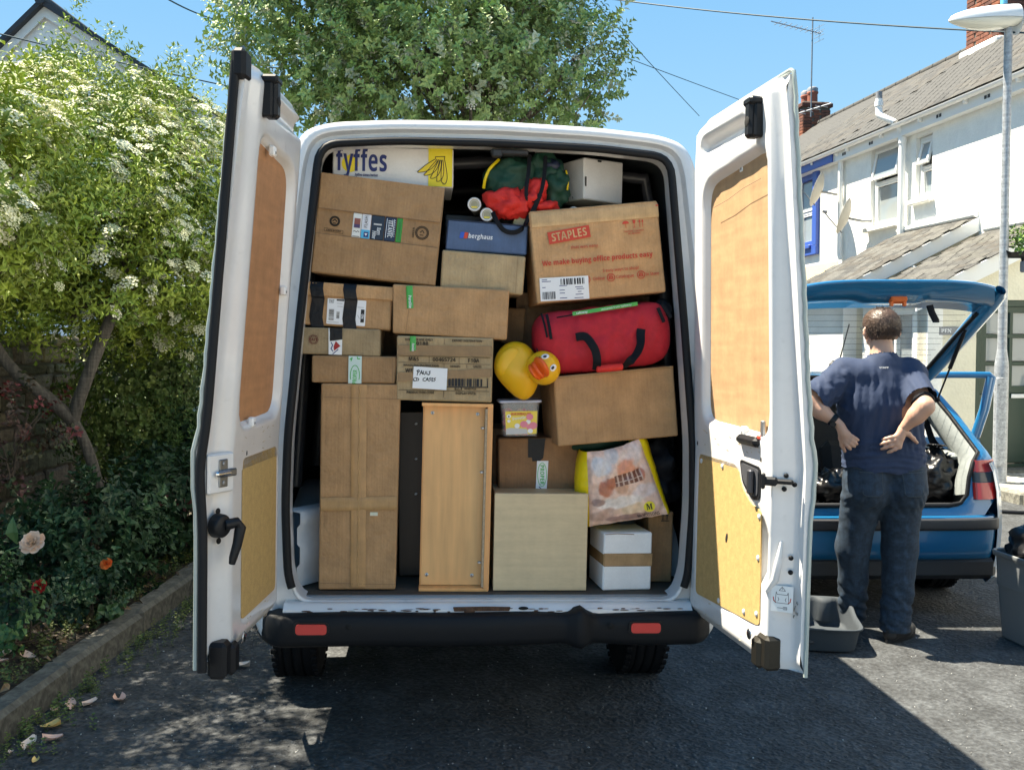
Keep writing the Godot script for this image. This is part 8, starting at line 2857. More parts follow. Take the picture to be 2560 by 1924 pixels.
	# bags in the boot
	for k in 3:
		var c: Vector3 = [Vector3(0.43, 0.80, -0.34), Vector3(-0.16, 0.74, -0.38), Vector3(-0.45, 0.78, -0.42)][k]
		var r: Vector3 = [Vector3(0.16, 0.17, 0.20), Vector3(0.17, 0.10, 0.2), Vector3(0.14, 0.12, 0.2)][k]
		var b := thing("bin_bag", ["tied black bin bag on the right of the open boot", "shiny black bin bag in the middle of the boot, beside the man", "black bin bag on the boot's left behind the van door"][k], "bag", car_frame() * Transform3D(Basis.IDENTITY, c), "black bags in the car boot")
		s = Shape.new()
		blob(s, Vector3.ZERO, r, 0.05, 11.0, 50 + k, 34, 46)
		obj("bag", s, M.bin_bag, b)
		if k == 0:
			s = Shape.new()
			for j in 7:
				var a := TAU * j / 7
				leaf(s, Vector3(0.02, r.y * 0.9, 0.02), Vector3(cos(a) * 0.7, 0.8, sin(a) * 0.7).normalized(), Vector3.UP, 0.10, 0.05, 0.5, 0.4)
			obj("bag_neck", s, M.bin_bag, b)
	t = thing("bottle", "water bottle with a blue cap in the car boot, beside the van door", "bottle", car_frame() * Transform3D(Basis(Vector3.BACK, 1.2), Vector3(-0.52, 0.90, -0.20)))
	s = Shape.new()
	s.lathe([[0.0, -0.12], [0.04, -0.12], [0.042, 0.02], [0.015, 0.08], [0.015, 0.09]], 16)
	obj("bottle", s, M.tub_plastic, t)
	s = Shape.new()
	s.lathe([[0.018, 0.085], [0.018, 0.11], [0.0, 0.11]], 14)
	obj("cap", s, M.ink_blue, t)

# ---------------------------------------------------------------- lamp post, wires, bins
func build_street_things():
	var s: Shape
	var t := thing("lamp_post", "galvanised street lamp post with a pale oval lantern, beside the blue car", "lamp post", Transform3D(Basis.IDENTITY, Vector3(5.42, 0.08, -10.5)))
	s = Shape.new()
	s.lathe([[0.074, 0.0], [0.074, 1.28], [0.072, 1.36], [0.050, 1.52], [0.048, 1.6], [0.042, 5.02], [0.0, 5.03]], 20)
	obj("pole", s, M.galv, t)
	s = Shape.new()
	s.box(Vector3(-0.03, 0.72, 0.062), Vector3(0.105, 0.98, 0.03), 0.008)
	var dr := obj("access_door", s, M.galv, t)
	s = Shape.new()
	s.ball(Vector3(-0.065, 1.13, 0.078), Vector3(0.008, 0.008, 0.004))
	obj("door_lock", s, M.dark_hole, dr)
	# lantern: an upturned boat with a clear bowl under it
	var L := Transform3D(Basis(Vector3.UP, 0.12), Vector3(0.0, 5.02, 0))
	for k in 2:
		s = Shape.new()
		s.xf = L
		var rows := []
		for i in 25:
			var f := i / 24.0
			var x := 0.10 - 0.80 * f
			var w := 0.145 * pow(sin(PI * clampf(0.22 + 0.78 * f, 0.0, 1.0)), 0.6) if f < 0.999 else 0.002
			var hi := (0.155 * pow(maxf(0.0, 1.0 - f * f), 0.55) + 0.015) if f < 0.999 else 0.01
			var row := PackedVector3Array()
			for j in 15:
				var a := PI * j / 14.0
				if k == 0:
					row.push_back(Vector3(x, 0.09 - 0.045 * f + sin(a) * hi, cos(a) * w))
				else:
					row.push_back(Vector3(x, 0.088 - 0.045 * f - sin(a) * (0.085 * sin(PI * clampf(0.1 + 0.9 * f, 0, 1)) + 0.03 * (1 - f)), cos(a) * w * 0.97))
			rows.push_back(row)
		s.grid(rows, false, false, k == 0)
		if k == 0:
			s.ball(Vector3(0.10, 0.09, 0), Vector3(0.006, 0.16, 0.115), Basis.IDENTITY, 10, 16)
		obj("lantern_cover" if k == 0 else "lantern_bowl", s, M.lamp_shell if k == 0 else M.lamp_lens, t)
	s = Shape.new()
	s.xf = L
	s.lathe([[0.035, 0.25], [0.035, 0.30], [0.028, 0.33], [0.0, 0.335]], 14, Transform3D(Basis.IDENTITY, Vector3(-0.06, 0.0, 0)))
	obj("photocell", s, mt("photocell_blue", Color(0.12, 0.40, 0.62), 0.3), t)
	# pole behind the trees on the left
	t = thing("utility_pole", "grey wooden utility pole beyond the raised tip of the left van door", "pole", Transform3D(Basis.IDENTITY, Vector3(-4.50, 0, -16)))
	s = Shape.new()
	s.tube([Vector3.ZERO, Vector3(0, 9.5, 0)], [0.14, 0.10], 14)
	obj("pole", s, vary(M.galv, Color(0.75, 0.78, 0.85)), t)
	s = Shape.new()
	s.tube([Vector3(-0.5, 9.0, 0), Vector3(0.5, 9.0, 0)], 0.05, 8)
	obj("crossarm", s, M.bark, t)
	# overhead wires
	var wires := [[Vector3(1.0, 7.3, -15.5), Vector3(5.6, 5.03, -10.45), "overhead wire from the upper sky to the lamp post", 0.010], [Vector3(5.6, 5.03, -10.45), Vector3(7.2, 4.6, -9.2), "overhead wire from the lamp post towards the near house", 0.010], [Vector3(-2.0, 9.3, -12.0), Vector3(5.08, 7.89, -26), "thin overhead wire slanting down right of the tree", 0.009], [Vector3(-4.4, 8.9, -16), Vector3(8.4, 8.9, -30), "thin overhead wire running level right of the tree", 0.010], [Vector3(-10.5, 6.7, -12.5), Vector3(-4.5, 5.92, -16), "overhead wire crossing in front of the gable house", 0.012], [Vector3(-4.5, 7.0, -16), Vector3(-4.16, 5.8, -11.5), "short overhead wire at the utility pole top", 0.010]]
	for w in wires:
		s = Shape.new()
		var pts := []
		for k in 17:
			var f := k / 16.0
			pts.push_back((w[0] as Vector3).lerp(w[1], f) - Vector3(0, 0.15 * 4 * f * (1 - f) * 0.5, 0))
		s.tube(pts, w[3], 5)
		tag(obj("overhead_wire", s, M.cable), w[2], "wire")
	# grey bin with a black liner
	t = thing("dustbin", "tall grey plastic bin with a black liner, at the photo's right edge", "bin", Transform3D(Basis(Vector3.UP, 0.12), Vector3(2.94, 0, -5.16)))
	var ring := func(w: float, d: float, y: float, r := 0.05) -> PackedVector3Array:
		var o := PackedVector3Array()
		for p in round_poly(rect2(-w / 2, -d / 2, w / 2, d / 2), r, 4):
			o.push_back(Vector3(p.x, y, -p.y))
		return o
	s = Shape.new()
	s.grid([ring.call(0.02, 0.02, 0.0), ring.call(0.36, 0.28, 0.0), ring.call(0.37, 0.29, 0.012), ring.call(0.43, 0.335, 0.455), ring.call(0.455, 0.36, 0.462), ring.call(0.46, 0.365, 0.485), ring.call(0.45, 0.355, 0.492), ring.call(0.425, 0.33, 0.485), ring.call(0.42, 0.325, 0.30)], true, false)
	obj("bin", s, M.bin_grey, t)
	s = Shape.new()
	blob(s, Vector3(0.01, 0.50, 0), Vector3(0.205, 0.16, 0.155), 0.055, 9.0, 71, 30, 44, 2.6)
	obj("liner", s, M.bin_bag, t)
	s = Shape.new()
	s.box(Vector3(0.06, 0.40, 0.168), Vector3(0.06, 0.012, 0.004), 0.001)
	obj("maker_mark", s, M.trim_white, t)
	# shallow grey tray with flutes inside its far wall
	t = thing("plastic_tray", "dark grey fluted plastic tray on the ground behind the right van door", "tray", Transform3D(Basis(Vector3.UP, -0.17), Vector3(1.60, 0.0, -5.20)))
	s = Shape.new()
	var tw := func(w: float, d: float, y: float, flute := 0.0) -> PackedVector3Array:
		var o := PackedVector3Array()
		for k in 120:
			var a := TAU * k / 120.0
			var n := pow(pow(absf(cos(a)), 7.0) + pow(absf(sin(a)), 7.0), -1.0 / 7.0)
			var p := Vector3(cos(a) * n * w / 2, y + 0.05 * smooth(0.0, -1.0, sin(a) * n) * (1.0 if y > 0.05 else 0.2), -sin(a) * n * d / 2)
			p.z *= -1.0
			if flute > 0.0 and absf(sin(a) * n) > 0.97:
				for c in [-0.62, -0.02, 0.58]:
					p.z -= signf(p.z) * flute * smooth(0.17, 0.10, absf(cos(a) * n - c))
			o.push_back(p)
		return o
	s.grid([tw.call(0.02, 0.02, 0.004), tw.call(0.50, 0.40, 0.004), tw.call(0.53, 0.43, 0.016), tw.call(0.575, 0.475, 0.125), tw.call(0.60, 0.50, 0.128), tw.call(0.605, 0.505, 0.136), tw.call(0.595, 0.495, 0.140), tw.call(0.565, 0.465, 0.134, 0.02), tw.call(0.555, 0.455, 0.11, 0.035), tw.call(0.53, 0.43, 0.05, 0.03), tw.call(0.52, 0.42, 0.045), tw.call(0.50, 0.40, 0.02), tw.call(0.02, 0.02, 0.016)], true, false)
	obj("tray", s, M.tray_grey, t)
	s = Shape.new()
	s.ball(Vector3(-0.02, 0.06, 0.232), Vector3(0.06, 0.016, 0.008))
	obj("handle_recess", s, M.car_trim, t)
	# little planter and lantern bracket high at the right edge
	t = thing("wall_planter", "small black planter with a green plant on a bracket, at the right edge", "planter", Transform3D(Basis.IDENTITY, Vector3(5.62, 2.58, -10.5)))
	s = Shape.new()
	var rows := []
	for k in 9:
		var a := PI + PI * k / 8.0
		rows.push_back(PackedVector3Array([Vector3(-0.21, 0.09 + 0.02, 0.10 * cos(a) * 0.3), Vector3(-0.17, 0.08 + 0.06 * sin(a), 0.10 * cos(a)), Vector3(0.35, 0.10 + 0.08 * sin(a), 0.12 * cos(a))]))
	s.grid(rows)
	s.tube([Vector3(0.0, 0.03, 0), Vector3(0.06, -0.10, 0), Vector3(0.20, -0.20, 0)], 0.018, 6)
	obj("trough", s, M.black_plastic, t)
	s = Shape.new()
	s.box(Vector3(0.04, -0.07, 0), Vector3(0.09, 0.13, 0.09), 0.015)
	obj("lantern", s, M.lead, t)
	s = Shape.new()
	s.tube([Vector3(0.3, 0.05, 0.0), Vector3(1.2, 0.02, -0.1), Vector3(1.2, -2.6, -0.1)], 0.02, 6)
	obj("bracket", s, M.black_plastic, t)
	var x := crown_spots([[Vector3(0.10, 0.22, 0), Vector3(0.16, 0.16, 0.12)]], 60, 0.2, -1.0, 130, 0.8)
	many("plant", sprig(6, 0.08, 0.06, 0.03, 0.9, 2), M.leaf, x, tints(x.size(), Color(0.10, 0.19, 0.03), Color(0.16, 0.26, 0.05), 0.2), t)
	# dark hose on the ground by the pavement
	s = Shape.new()
	s.tube(bez([Vector3(4.6, 0.02, -9.3), Vector3(5.0, 0.02, -9.15), Vector3(5.5, 0.02, -9.25), Vector3(6.5, 0.02, -9.1)], 16), 0.018, 7)
	tag(obj("hose", s, M.rubber), "black hose lying on the tarmac in front of the pavement", "hose")

# ---------------------------------------------------------------- the man
# bones: [from, to, radius, radius]; a smooth union of tapered capsules, meshed with surface nets
func flesh(bones: Array, k: float, cell: float, s: Shape, keep = null, push = null):
	var lo := Vector3.ONE * 1e9
	var hi := -lo
	var pad := 4.0 * k + cell * 2
	for b in bones:
		var r: float = maxf(b[2], b[3]) + pad
		lo = lo.min(b[0] - Vector3.ONE * r).min(b[1] - Vector3.ONE * r)
		hi = hi.max(b[0] + Vector3.ONE * r).max(b[1] + Vector3.ONE * r)
	var n := Vector3i(((hi - lo) / cell).ceil()) + Vector3i.ONE
	var F := PackedFloat32Array()
	F.resize(n.x * n.y * n.z)
	var ny := n.x
	var nz := n.x * n.y
	for b in bones:
		var a: Vector3 = b[0]
		var ba: Vector3 = b[1] - b[0]
		var q := 1.0 / maxf(ba.length_squared(), 1e-9)
		var r0: float = b[2]
		var dr: float = b[3] - b[2]
		var r: float = maxf(b[2], b[3]) + 4.0 * k + cell
		var i0 := Vector3i((a.min(b[1]) - Vector3.ONE * r - lo) / cell).clamp(Vector3i.ZERO, n - Vector3i.ONE)
		var i1 := Vector3i((a.max(b[1]) + Vector3.ONE * r - lo) / cell).clamp(Vector3i.ZERO, n - Vector3i.ONE)
		for z in range(i0.z, i1.z + 1):
			for y in range(i0.y, i1.y + 1):
				var at := i0.x + y * ny + z * nz
				var p := Vector3(lo.x + i0.x * cell, lo.y + y * cell, lo.z + z * cell) - a
				for x in range(i0.x, i1.x + 1):
					var h := clampf(p.dot(ba) * q, 0.0, 1.0)
					var d := (p - ba * h).length() - r0 - dr * h
					if d < r:
						F[at] += exp(-maxf(d, -20.0 * k) / k)
					at += 1
					p.x += cell
	# inside where the sum is over one
	var id := {}
	var V := PackedVector3Array()
	var corner := [0, 1, ny, ny + 1, nz, nz + 1, ny + nz, ny + nz + 1]
	var off := []
	for c in 8:
		off.push_back(Vector3(c & 1, (c >> 1) & 1, (c >> 2) & 1))
	var edges := [[0, 1], [2, 3], [4, 5], [6, 7], [0, 2], [1, 3], [4, 6], [5, 7], [0, 4], [1, 5], [2, 6], [3, 7]]
	for z in n.z - 1:
		for y in n.y - 1:
			var base := y * ny + z * nz
			for x in n.x - 1:
				var at := base + x
				var m := 0
				for c in 8:
					if F[at + corner[c]] > 1.0:
						m += 1
				if m == 0 or m == 8:
					continue
				var p := Vector3.ZERO
				var cnt := 0
				for e in edges:
					var f0 := F[at + corner[e[0]]]
					var f1 := F[at + corner[e[1]]]
					if (f0 > 1.0) != (f1 > 1.0):
						var d0 := -log(maxf(f0, 1e-12))
						var d1 := -log(maxf(f1, 1e-12))
						p += (off[e[0]] as Vector3).lerp(off[e[1]], d0 / (d0 - d1))
						cnt += 1
				id[at] = V.size()
				V.push_back(lo + (Vector3(x, y, z) + p / cnt) * cell)
	var K := PackedFloat32Array()       # what is cut away is negative; the cut edge is drawn onto its line
	if keep != null:
		for i in V.size():
			K.push_back(keep.call(V[i]))
	var ix := PackedInt32Array()
	var dirs := [[1, ny, nz], [ny, nz, 1], [nz, 1, ny]]
	for at in id:
		for d in dirs:
			var a := F[at] > 1.0
			var b: bool = F[at + d[0]] > 1.0
			if a == b:
				continue
			var i0: int = at
			var i1: int = at - d[1]
			var i2: int = at - d[1] - d[2]
			var i3: int = at - d[2]
			if not (id.has(i1) and id.has(i2) and id.has(i3)):
				continue
			var q := [id[i0], id[i1], id[i2], id[i3]]
			if keep != null and K[q[0]] < 0.0 and K[q[1]] < 0.0 and K[q[2]] < 0.0 and K[q[3]] < 0.0:
				continue
			if a:
				q.reverse()
			ix.append_array([q[0], q[1], q[2], q[0], q[2], q[3]])
	for i in K.size():
		if K[i] < 0.0 and K[i] > -2.5 * cell:
			var p: Vector3 = V[i]
			var e := cell * 0.2
			var gr := Vector3(keep.call(p + Vector3(e, 0, 0)) - K[i], keep.call(p + Vector3(0, e, 0)) - K[i], keep.call(p + Vector3(0, 0, e)) - K[i]) / e
			if gr.length_squared() > 0.01:
				V[i] = p - gr * K[i] / gr.length_squared()
	var N := PackedVector3Array()
	N.resize(V.size())
	for pass_ in 2:
		N.fill(Vector3.ZERO)
		for i in range(0, ix.size(), 3):
			var f := (V[ix[i + 2]] - V[ix[i]]).cross(V[ix[i + 1]] - V[ix[i]])
			for j in 3:
				N[ix[i + j]] += f
		if pass_ == 0 and push != null:
			for i in V.size():
				if N[i].length_squared() > 0:
					V[i] += N[i].normalized() * push.call(V[i])
	var at0 := s.v.size()
	for i in V.size():
		s.put(V[i], N[i].normalized() if N[i].length_squared() > 0 else Vector3.UP)
	for i in ix:
		s.ix.push_back(at0 + i)

func hand_bones(o: Array, wrist: Vector3, palm: Vector3, knuckles: Array, tips: Array, thumb: Array, lift: Vector3):
	for k in 4:
		o.push_back([wrist.lerp(knuckles[k], 0.12), knuckles[k], 0.018, 0.0115])
	o.push_back([wrist, palm, 0.023, 0.021])
	for k in 4:
		var a: Vector3 = knuckles[k]
		var b: Vector3 = tips[k]
		var m1 := a.lerp(b, 0.45) + lift * 1.0
		var m2 := a.lerp(b, 0.78) + lift * 0.7
		o.push_back([a, m1, 0.0094, 0.0086])
		o.push_back([m1, m2, 0.0086, 0.0078])
		o.push_back([m2, b, 0.0078, 0.0068])
	o.push_back([wrist.lerp(palm, 0.3), thumb[0], 0.019, 0.0135])
	o.push_back([thumb[0], thumb[1], 0.0125, 0.0105])
	o.push_back([thumb[1], thumb[2], 0.0105, 0.0085])

func build_person():
	var t := thing("person", "man in navy t-shirt and dark jeans, seen from behind, hands on lower back", "person", Transform3D(Basis.IDENTITY, Vector3(2.03, 0, -5.20)))
	var V3 := func(x: float, y: float, z: float) -> Vector3: return Vector3(x, y, z)
	var hipL := Vector3(-0.085, 0.88, 0.0)
	var hipR := Vector3(0.115, 0.88, 0.0)
	var kneeL := Vector3(-0.115, 0.50, -0.09)
	var kneeR := Vector3(0.125, 0.50, -0.03)
	var ankL := Vector3(-0.075, 0.10, -0.20)
	var ankR := Vector3(0.085, 0.09, 0.0)
	var shL := Vector3(-0.195, 1.475, -0.02)
	var shR := Vector3(0.150, 1.475, -0.01)
	var elL := Vector3(-0.425, 1.325, 0.06)
	var elR := Vector3(0.137, 1.312, 0.235)
	var wrL := Vector3(-0.270, 1.205, 0.115)
	var wrR := Vector3(0.045, 1.188, 0.178)
	# --- skin: one continuous figure
	var torso := [[Vector3(-0.075, 0.95, 0.0), Vector3(-0.10, 1.30, 0.0), 0.104, 0.118], [Vector3(0.105, 0.95, 0.0), Vector3(0.085, 1.30, 0.0), 0.108, 0.118], [Vector3(0.01, 0.98, -0.05), Vector3(0.0, 1.30, -0.03), 0.14, 0.12], [Vector3(-0.10, 1.30, 0.0), Vector3(-0.11, 1.44, 0.0), 0.118, 0.082], [Vector3(0.085, 1.30, 0.0), Vector3(0.095, 1.44, 0.0), 0.118, 0.082], [Vector3(0, 1.30, 0.02), Vector3(0.0, 1.50, 0.0), 0.11, 0.075]]
	var legs := [[hipL, kneeL, 0.090, 0.058], [hipR, kneeR, 0.090, 0.058], [kneeL, ankL, 0.060, 0.042], [kneeR, ankR, 0.060, 0.042], [Vector3(-0.07, 0.92, 0.0), Vector3(-0.07, 0.84, 0.02), 0.09, 0.09], [Vector3(0.10, 0.92, 0.0), Vector3(0.10, 0.84, 0.02), 0.09, 0.09]]
	var arms := [[Vector3(-0.12, 1.46, 0), shL, 0.075, 0.066], [Vector3(0.12, 1.46, 0), shR, 0.075, 0.066], [shL, elL, 0.058, 0.042], [shR, elR, 0.058, 0.044], [elL, wrL.lerp(elL, 0.6), 0.038, 0.039], [elR, wrR.lerp(elR, 0.6), 0.038, 0.040], [wrL.lerp(elL, 0.6), wrL, 0.039, 0.026], [wrR.lerp(elR, 0.6), wrR, 0.040, 0.026]]
	var neck := [[Vector3(0, 1.50, 0.005), Vector3(0.005, 1.63, -0.03), 0.072, 0.060]]
	var s := Shape.new()
	flesh(torso + legs + arms + neck, 0.013, 0.0125, s)
	# head with ears, beard line and brow: its own finer grid
	var hc := Vector3(0.008, 1.722, -0.045)
	var head := [[hc + Vector3(0, 0.02, 0.012), hc + Vector3(0, 0.024, -0.03), 0.082, 0.080], [hc + Vector3(-0.018, 0.0, 0.01), hc + Vector3(-0.016, -0.05, -0.03), 0.062, 0.055], [hc + Vector3(0.018, 0.0, 0.01), hc + Vector3(0.016, -0.05, -0.03), 0.062, 0.055], [hc + Vector3(0, -0.05, -0.06), hc + Vector3(0, -0.095, -0.085), 0.05, 0.03], [hc + Vector3(0, -0.02, -0.105), hc + Vector3(0, -0.045, -0.125), 0.010, 0.014], [hc + Vector3(-0.03, 0.005, -0.088), hc + Vector3(0.03, 0.005, -0.088), 0.014, 0.014], [Vector3(0.003, 1.60, -0.02), hc + Vector3(0, -0.05, 0.0), 0.058, 0.056]]
	for sx in [-1, 1]:
		var e := hc + Vector3(sx * 0.080, -0.022, -0.002)
		head.append_array([[e + Vector3(0, 0.028, 0.008), e + Vector3(sx * 0.012, 0.020, 0.018), 0.008, 0.007], [e + Vector3(sx * 0.012, 0.020, 0.018), e + Vector3(sx * 0.012, -0.006, 0.016), 0.007, 0.0075], [e + Vector3(sx * 0.012, -0.006, 0.016), e + Vector3(sx * 0.002, -0.030, 0.002), 0.0075, 0.007], [e, e + Vector3(sx * 0.008, 0.0, 0.008), 0.014, 0.008]])
	flesh(head, 0.006, 0.0045, s)
	# hands, fingers on the small of the back
	var hr := []
	hand_bones(hr, wrR, Vector3(0.031, 1.143, 0.180), [Vector3(0.007, 1.150, 0.184), Vector3(0.005, 1.130, 0.186), Vector3(0.010, 1.110, 0.186), Vector3(0.026, 1.093, 0.184)], [Vector3(-0.056, 1.130, 0.160), Vector3(-0.066, 1.105, 0.160), Vector3(-0.060, 1.080, 0.160), Vector3(-0.028, 1.062, 0.166)], [Vector3(0.077, 1.160, 0.174), Vector3(0.108, 1.135, 0.162), Vector3(0.136, 1.112, 0.142)], Vector3(0, 0.002, 0.008))
	flesh(hr, 0.0035, 0.0032, s)
	var hl := []
	hand_bones(hl, wrL, Vector3(-0.250, 1.158, 0.128), [Vector3(-0.232, 1.160, 0.138), Vector3(-0.232, 1.143, 0.137), Vector3(-0.236, 1.126, 0.134), Vector3(-0.242, 1.110, 0.128)], [Vector3(-0.178, 1.126, 0.142), Vector3(-0.184, 1.104, 0.142), Vector3(-0.196, 1.090, 0.140), Vector3(-0.216, 1.076, 0.132)], [Vector3(-0.258, 1.132, 0.106), Vector3(-0.250, 1.094, 0.100), Vector3(-0.236, 1.062, 0.104)], Vector3(-0.004, 0.0, 0.007))
	flesh(hl, 0.0035, 0.0032, s)
	obj("body", s, M.skin, t)
	# --- t-shirt: same bones, thicker, with folds running from the shoulders to the small of the back
	var f := FastNoiseLite.new()
	f.seed = 91
	f.frequency = 1.0
	f.fractal_octaves = 2
	var shirt := []
	for b in torso:
		shirt.push_back([b[0], b[1], b[2] + 0.014, b[3] + 0.014])
	shirt.append_array([[Vector3(-0.078, 0.90, 0.0), Vector3(-0.078, 1.1, 0.0), 0.120, 0.114], [Vector3(0.112, 0.88, 0.0), Vector3(0.10, 1.1, 0.0), 0.126, 0.118], [Vector3(0.01, 0.90, 0.03), Vector3(0.0, 1.2, 0.02), 0.11, 0.105], [Vector3(-0.12, 1.465, 0), shL, 0.085, 0.082], [Vector3(0.12, 1.465, 0), shR, 0.085, 0.082], [shL, shL.lerp(elL, 0.86), 0.080, 0.078], [shR, shR.lerp(elR, 0.80), 0.080, 0.080], [Vector3(0, 1.40, 0.03), Vector3(0, 1.545, 0.012), 0.09, 0.072], [shL.lerp(elL, 0.6) + Vector3(0.01, -0.03, 0), shL.lerp(elL, 0.8) + Vector3(0.0, -0.035, 0), 0.06, 0.065]])
	var keep := func(p: Vector3) -> float:
		var d := p.y - 0.945 + 0.10 * p.x + 0.03 * f.get_noise_1d(p.x * 6)
		d = minf(d, maxf(1.548 - p.y, Vector2(p.x, p.z + 0.005).length() - 0.076))
		if p.x < -0.26 and p.y > 1.15:
			d = minf(d, 0.289 * 0.88 - (p - shL).dot((elL - shL).normalized()))
		if p.x > 0.05 and p.y > 1.18 and p.z > 0.14:
			d = minf(d, 0.294 * 0.80 - (p - shR).dot((elR - shR).normalized()))
		return d
	var fold := func(p: Vector3) -> float:
		var side := absf(p.x)
		var w := 0.0
		# long folds from each shoulder down towards the middle of the waist
		var u := p.x + (0.42 * (1.42 - p.y) * (0.35 - 0.0) if p.x < 0.0 else -0.40 * (1.42 - p.y) * 0.35)
		w += 0.011 * f.get_noise_2d(u * 20.0, p.y * 2.2) * smooth(0.99, 1.10, p.y) * smooth(1.56, 1.42, p.y)
		# rolls across the small of the back under the hands
		w += 0.011 * f.get_noise_2d(p.x * 3.0 + 40.0, (p.y + 0.1 * p.x * p.x * 8.0) * 34.0) * smooth(1.16, 1.09, p.y) * smooth(0.90, 0.97, p.y)
		w += 0.003 * f.get_noise_3dv(p * 9.0)
		# sleeve creases
		if side > 0.2:
			w += 0.006 * f.get_noise_2d(p.x * 12, p.y * 30 + p.z * 20)
		return w
	s = Shape.new()
	flesh(shirt, 0.016, 0.0105, s, keep, fold)
	obj("t_shirt", s, M.jersey, t)
	words("STAFF", Transform3D(Basis(Vector3.RIGHT, -0.35), Vector3(-0.035, 1.512, 0.114)), 0.010, M.paper_grey, t, "Droid Sans,b", 0.05)
	# --- jeans
	var jeans := [[hipL, kneeL, 0.118, 0.088], [hipR, kneeR, 0.120, 0.090], [kneeL, ankL + Vector3(0, -0.035, 0.01), 0.088, 0.074], [kneeR, ankR + Vector3(0, -0.03, 0.015), 0.090, 0.078], [Vector3(-0.075, 0.99, 0.0), Vector3(-0.085, 0.84, 0.04), 0.115, 0.112], [Vector3(0.11, 0.99, 0.0), Vector3(0.115, 0.84, 0.04), 0.122, 0.116], [Vector3(-0.02, 1.0, 0.0), Vector3(0.05, 1.0, 0.0), 0.118, 0.118]]
	var jk := func(p: Vector3) -> float: return minf(1.02 - p.y, p.y - 0.062)
	var jf := func(p: Vector3) -> float:
		var w := 0.0
		var low := smooth(0.62, 0.15, p.y)
		w += (0.005 + 0.008 * low) * f.get_noise_2d(p.x * 7 + p.z * 6 + (30 if p.x > 0.02 else 0), p.y * (10.0 + 12.0 * low) + p.x * 8)
		w += 0.007 * f.get_noise_2d(p.x * 16 + 8, p.y * 22 + absf(p.x - 0.02) * 26) * exp(-pow((p.y - 0.78) / 0.09, 2))
		w -= 0.007 * exp(-pow((p.x - 0.015) / 0.022, 2)) * smooth(0.97, 0.90, p.y) * smooth(0.70, 0.80, p.y) * (1.0 if p.z > 0 else 0.0)
		return w
	s = Shape.new()
	flesh(jeans, 0.014, 0.0105, s, jk, jf)
	obj("jeans", s, M.denim, t)
	# back pockets, belt loop and seams lie on the cloth
	var back := func(x: float, y: float) -> float:
		var z := 0.0
		for b in [[-0.08, 0.114], [0.112, 0.120]]:
			var q: float = b[1] * b[1] - (x - b[0]) * (x - b[0])
			if q > 0:
				z = maxf(z, sqrt(q))
		return z + lerpf(0.0, 0.032, clampf((0.99 - y) / 0.15, 0, 1)) + 0.007
	for sx in [-1, 1]:
		s = Shape.new()
		var cx := -0.095 if sx < 0 else 0.122
		var seam := []
		var rows := []
		for i in 7:
			var v := i / 6.0
			var row := PackedVector3Array()
			for k in 7:
				var u := k / 3.0 - 1.0
				var x := cx + u * 0.060 * (1.0 - 0.12 * v)
				var y := 0.955 - 0.135 * v * (1.0 if absf(u) < 0.99 else 0.9)
				row.push_back(Vector3(x, y, back.call(x, y) + 0.004))
			rows.push_back(row)
		s.grid(rows)
		obj("back_pocket", s, M.denim, t)
		s = Shape.new()
		for i in 7:
			seam.push_back(rows[i][0] + Vector3(0.004, 0, 0.001))
		for k in range(1, 7):
			seam.push_back(rows[6][k] + Vector3(0, 0.004, 0.001))
		for i in range(5, -1, -1):
			seam.push_back(rows[i][6] + Vector3(-0.004, 0, 0.001))
		s.tube(seam, 0.0016, 4)
		s.tube(Array(rows[0]).map(func(p): return p + Vector3(0, -0.006, 0.001)), 0.0018, 4)
		obj("pocket_seam", s, M.seam, t)
	s = Shape.new()
	var yoke := []
	for k in 21:
		var x := -0.19 + 0.41 * k / 20.0
		var y := 0.968 - 0.02 * (1.0 - absf(k / 10.0 - 1.0))
		yoke.push_back(Vector3(x, y, back.call(x, y) + 0.001))
	s.tube(yoke, 0.002, 4)
	s.tube([Vector3(0.016, 1.0, back.call(0.016, 1.0)), Vector3(0.016, 0.95, back.call(0.016, 0.95) - 0.004), Vector3(0.016, 0.88, back.call(0.016, 0.88) - 0.018)], 0.002, 4)
	obj("yoke_seam", s, M.seam, t)
	# --- shoes
	for sx in [-1, 1]:
		var a := ankL if sx < 0 else ankR
		var toe := a + (Vector3(-0.01, -0.058, -0.17) if sx < 0 else Vector3(0.13, -0.050, -0.10))
		var heel := a + (Vector3(0.0, -0.055, 0.035) if sx < 0 else Vector3(-0.03, -0.048, 0.035))
		s = Shape.new()
		flesh([[heel, toe.lerp(heel, 0.35), 0.036, 0.040], [toe.lerp(heel, 0.35), toe, 0.042, 0.034], [a + Vector3(0, -0.02, 0), toe.lerp(heel, 0.4) + Vector3(0, 0.012, 0), 0.042, 0.036], [heel + Vector3(0, 0.02, 0), a, 0.036, 0.040]], 0.010, 0.008, s, func(p: Vector3) -> float: return p.y - 0.008)
		var o := obj("shoe", s, M.shoe, t)
		s = Shape.new()
		var d := (toe - heel)
		d.y = 0
		var L := d.length()
		var e := d / L
		var r2 := Vector3(-e.z, 0, e.x)
		var prof := []
		for k in 24:
			var g := TAU * k / 24
			var v := cos(g)
			var wd := 0.044 * (1.0 + 0.12 * v - 0.10 * exp(-pow((v + 0.1) / 0.35, 2)))
			var c := Vector3(heel.x, 0, heel.z).lerp(Vector3(toe.x, 0, toe.z), 0.5) + e * v * (L * 0.5 + 0.042) + r2 * sin(g) * wd
			prof.push_back(c)
		var lo := PackedVector3Array(prof.map(func(p): return p + Vector3(0, 0.002, 0)))
		var hi := PackedVector3Array(prof.map(func(p): return p + Vector3(0, 0.024, 0)))
		s.grid([lo, hi], true, false)
		obj("sole", s, M.rubber, o)
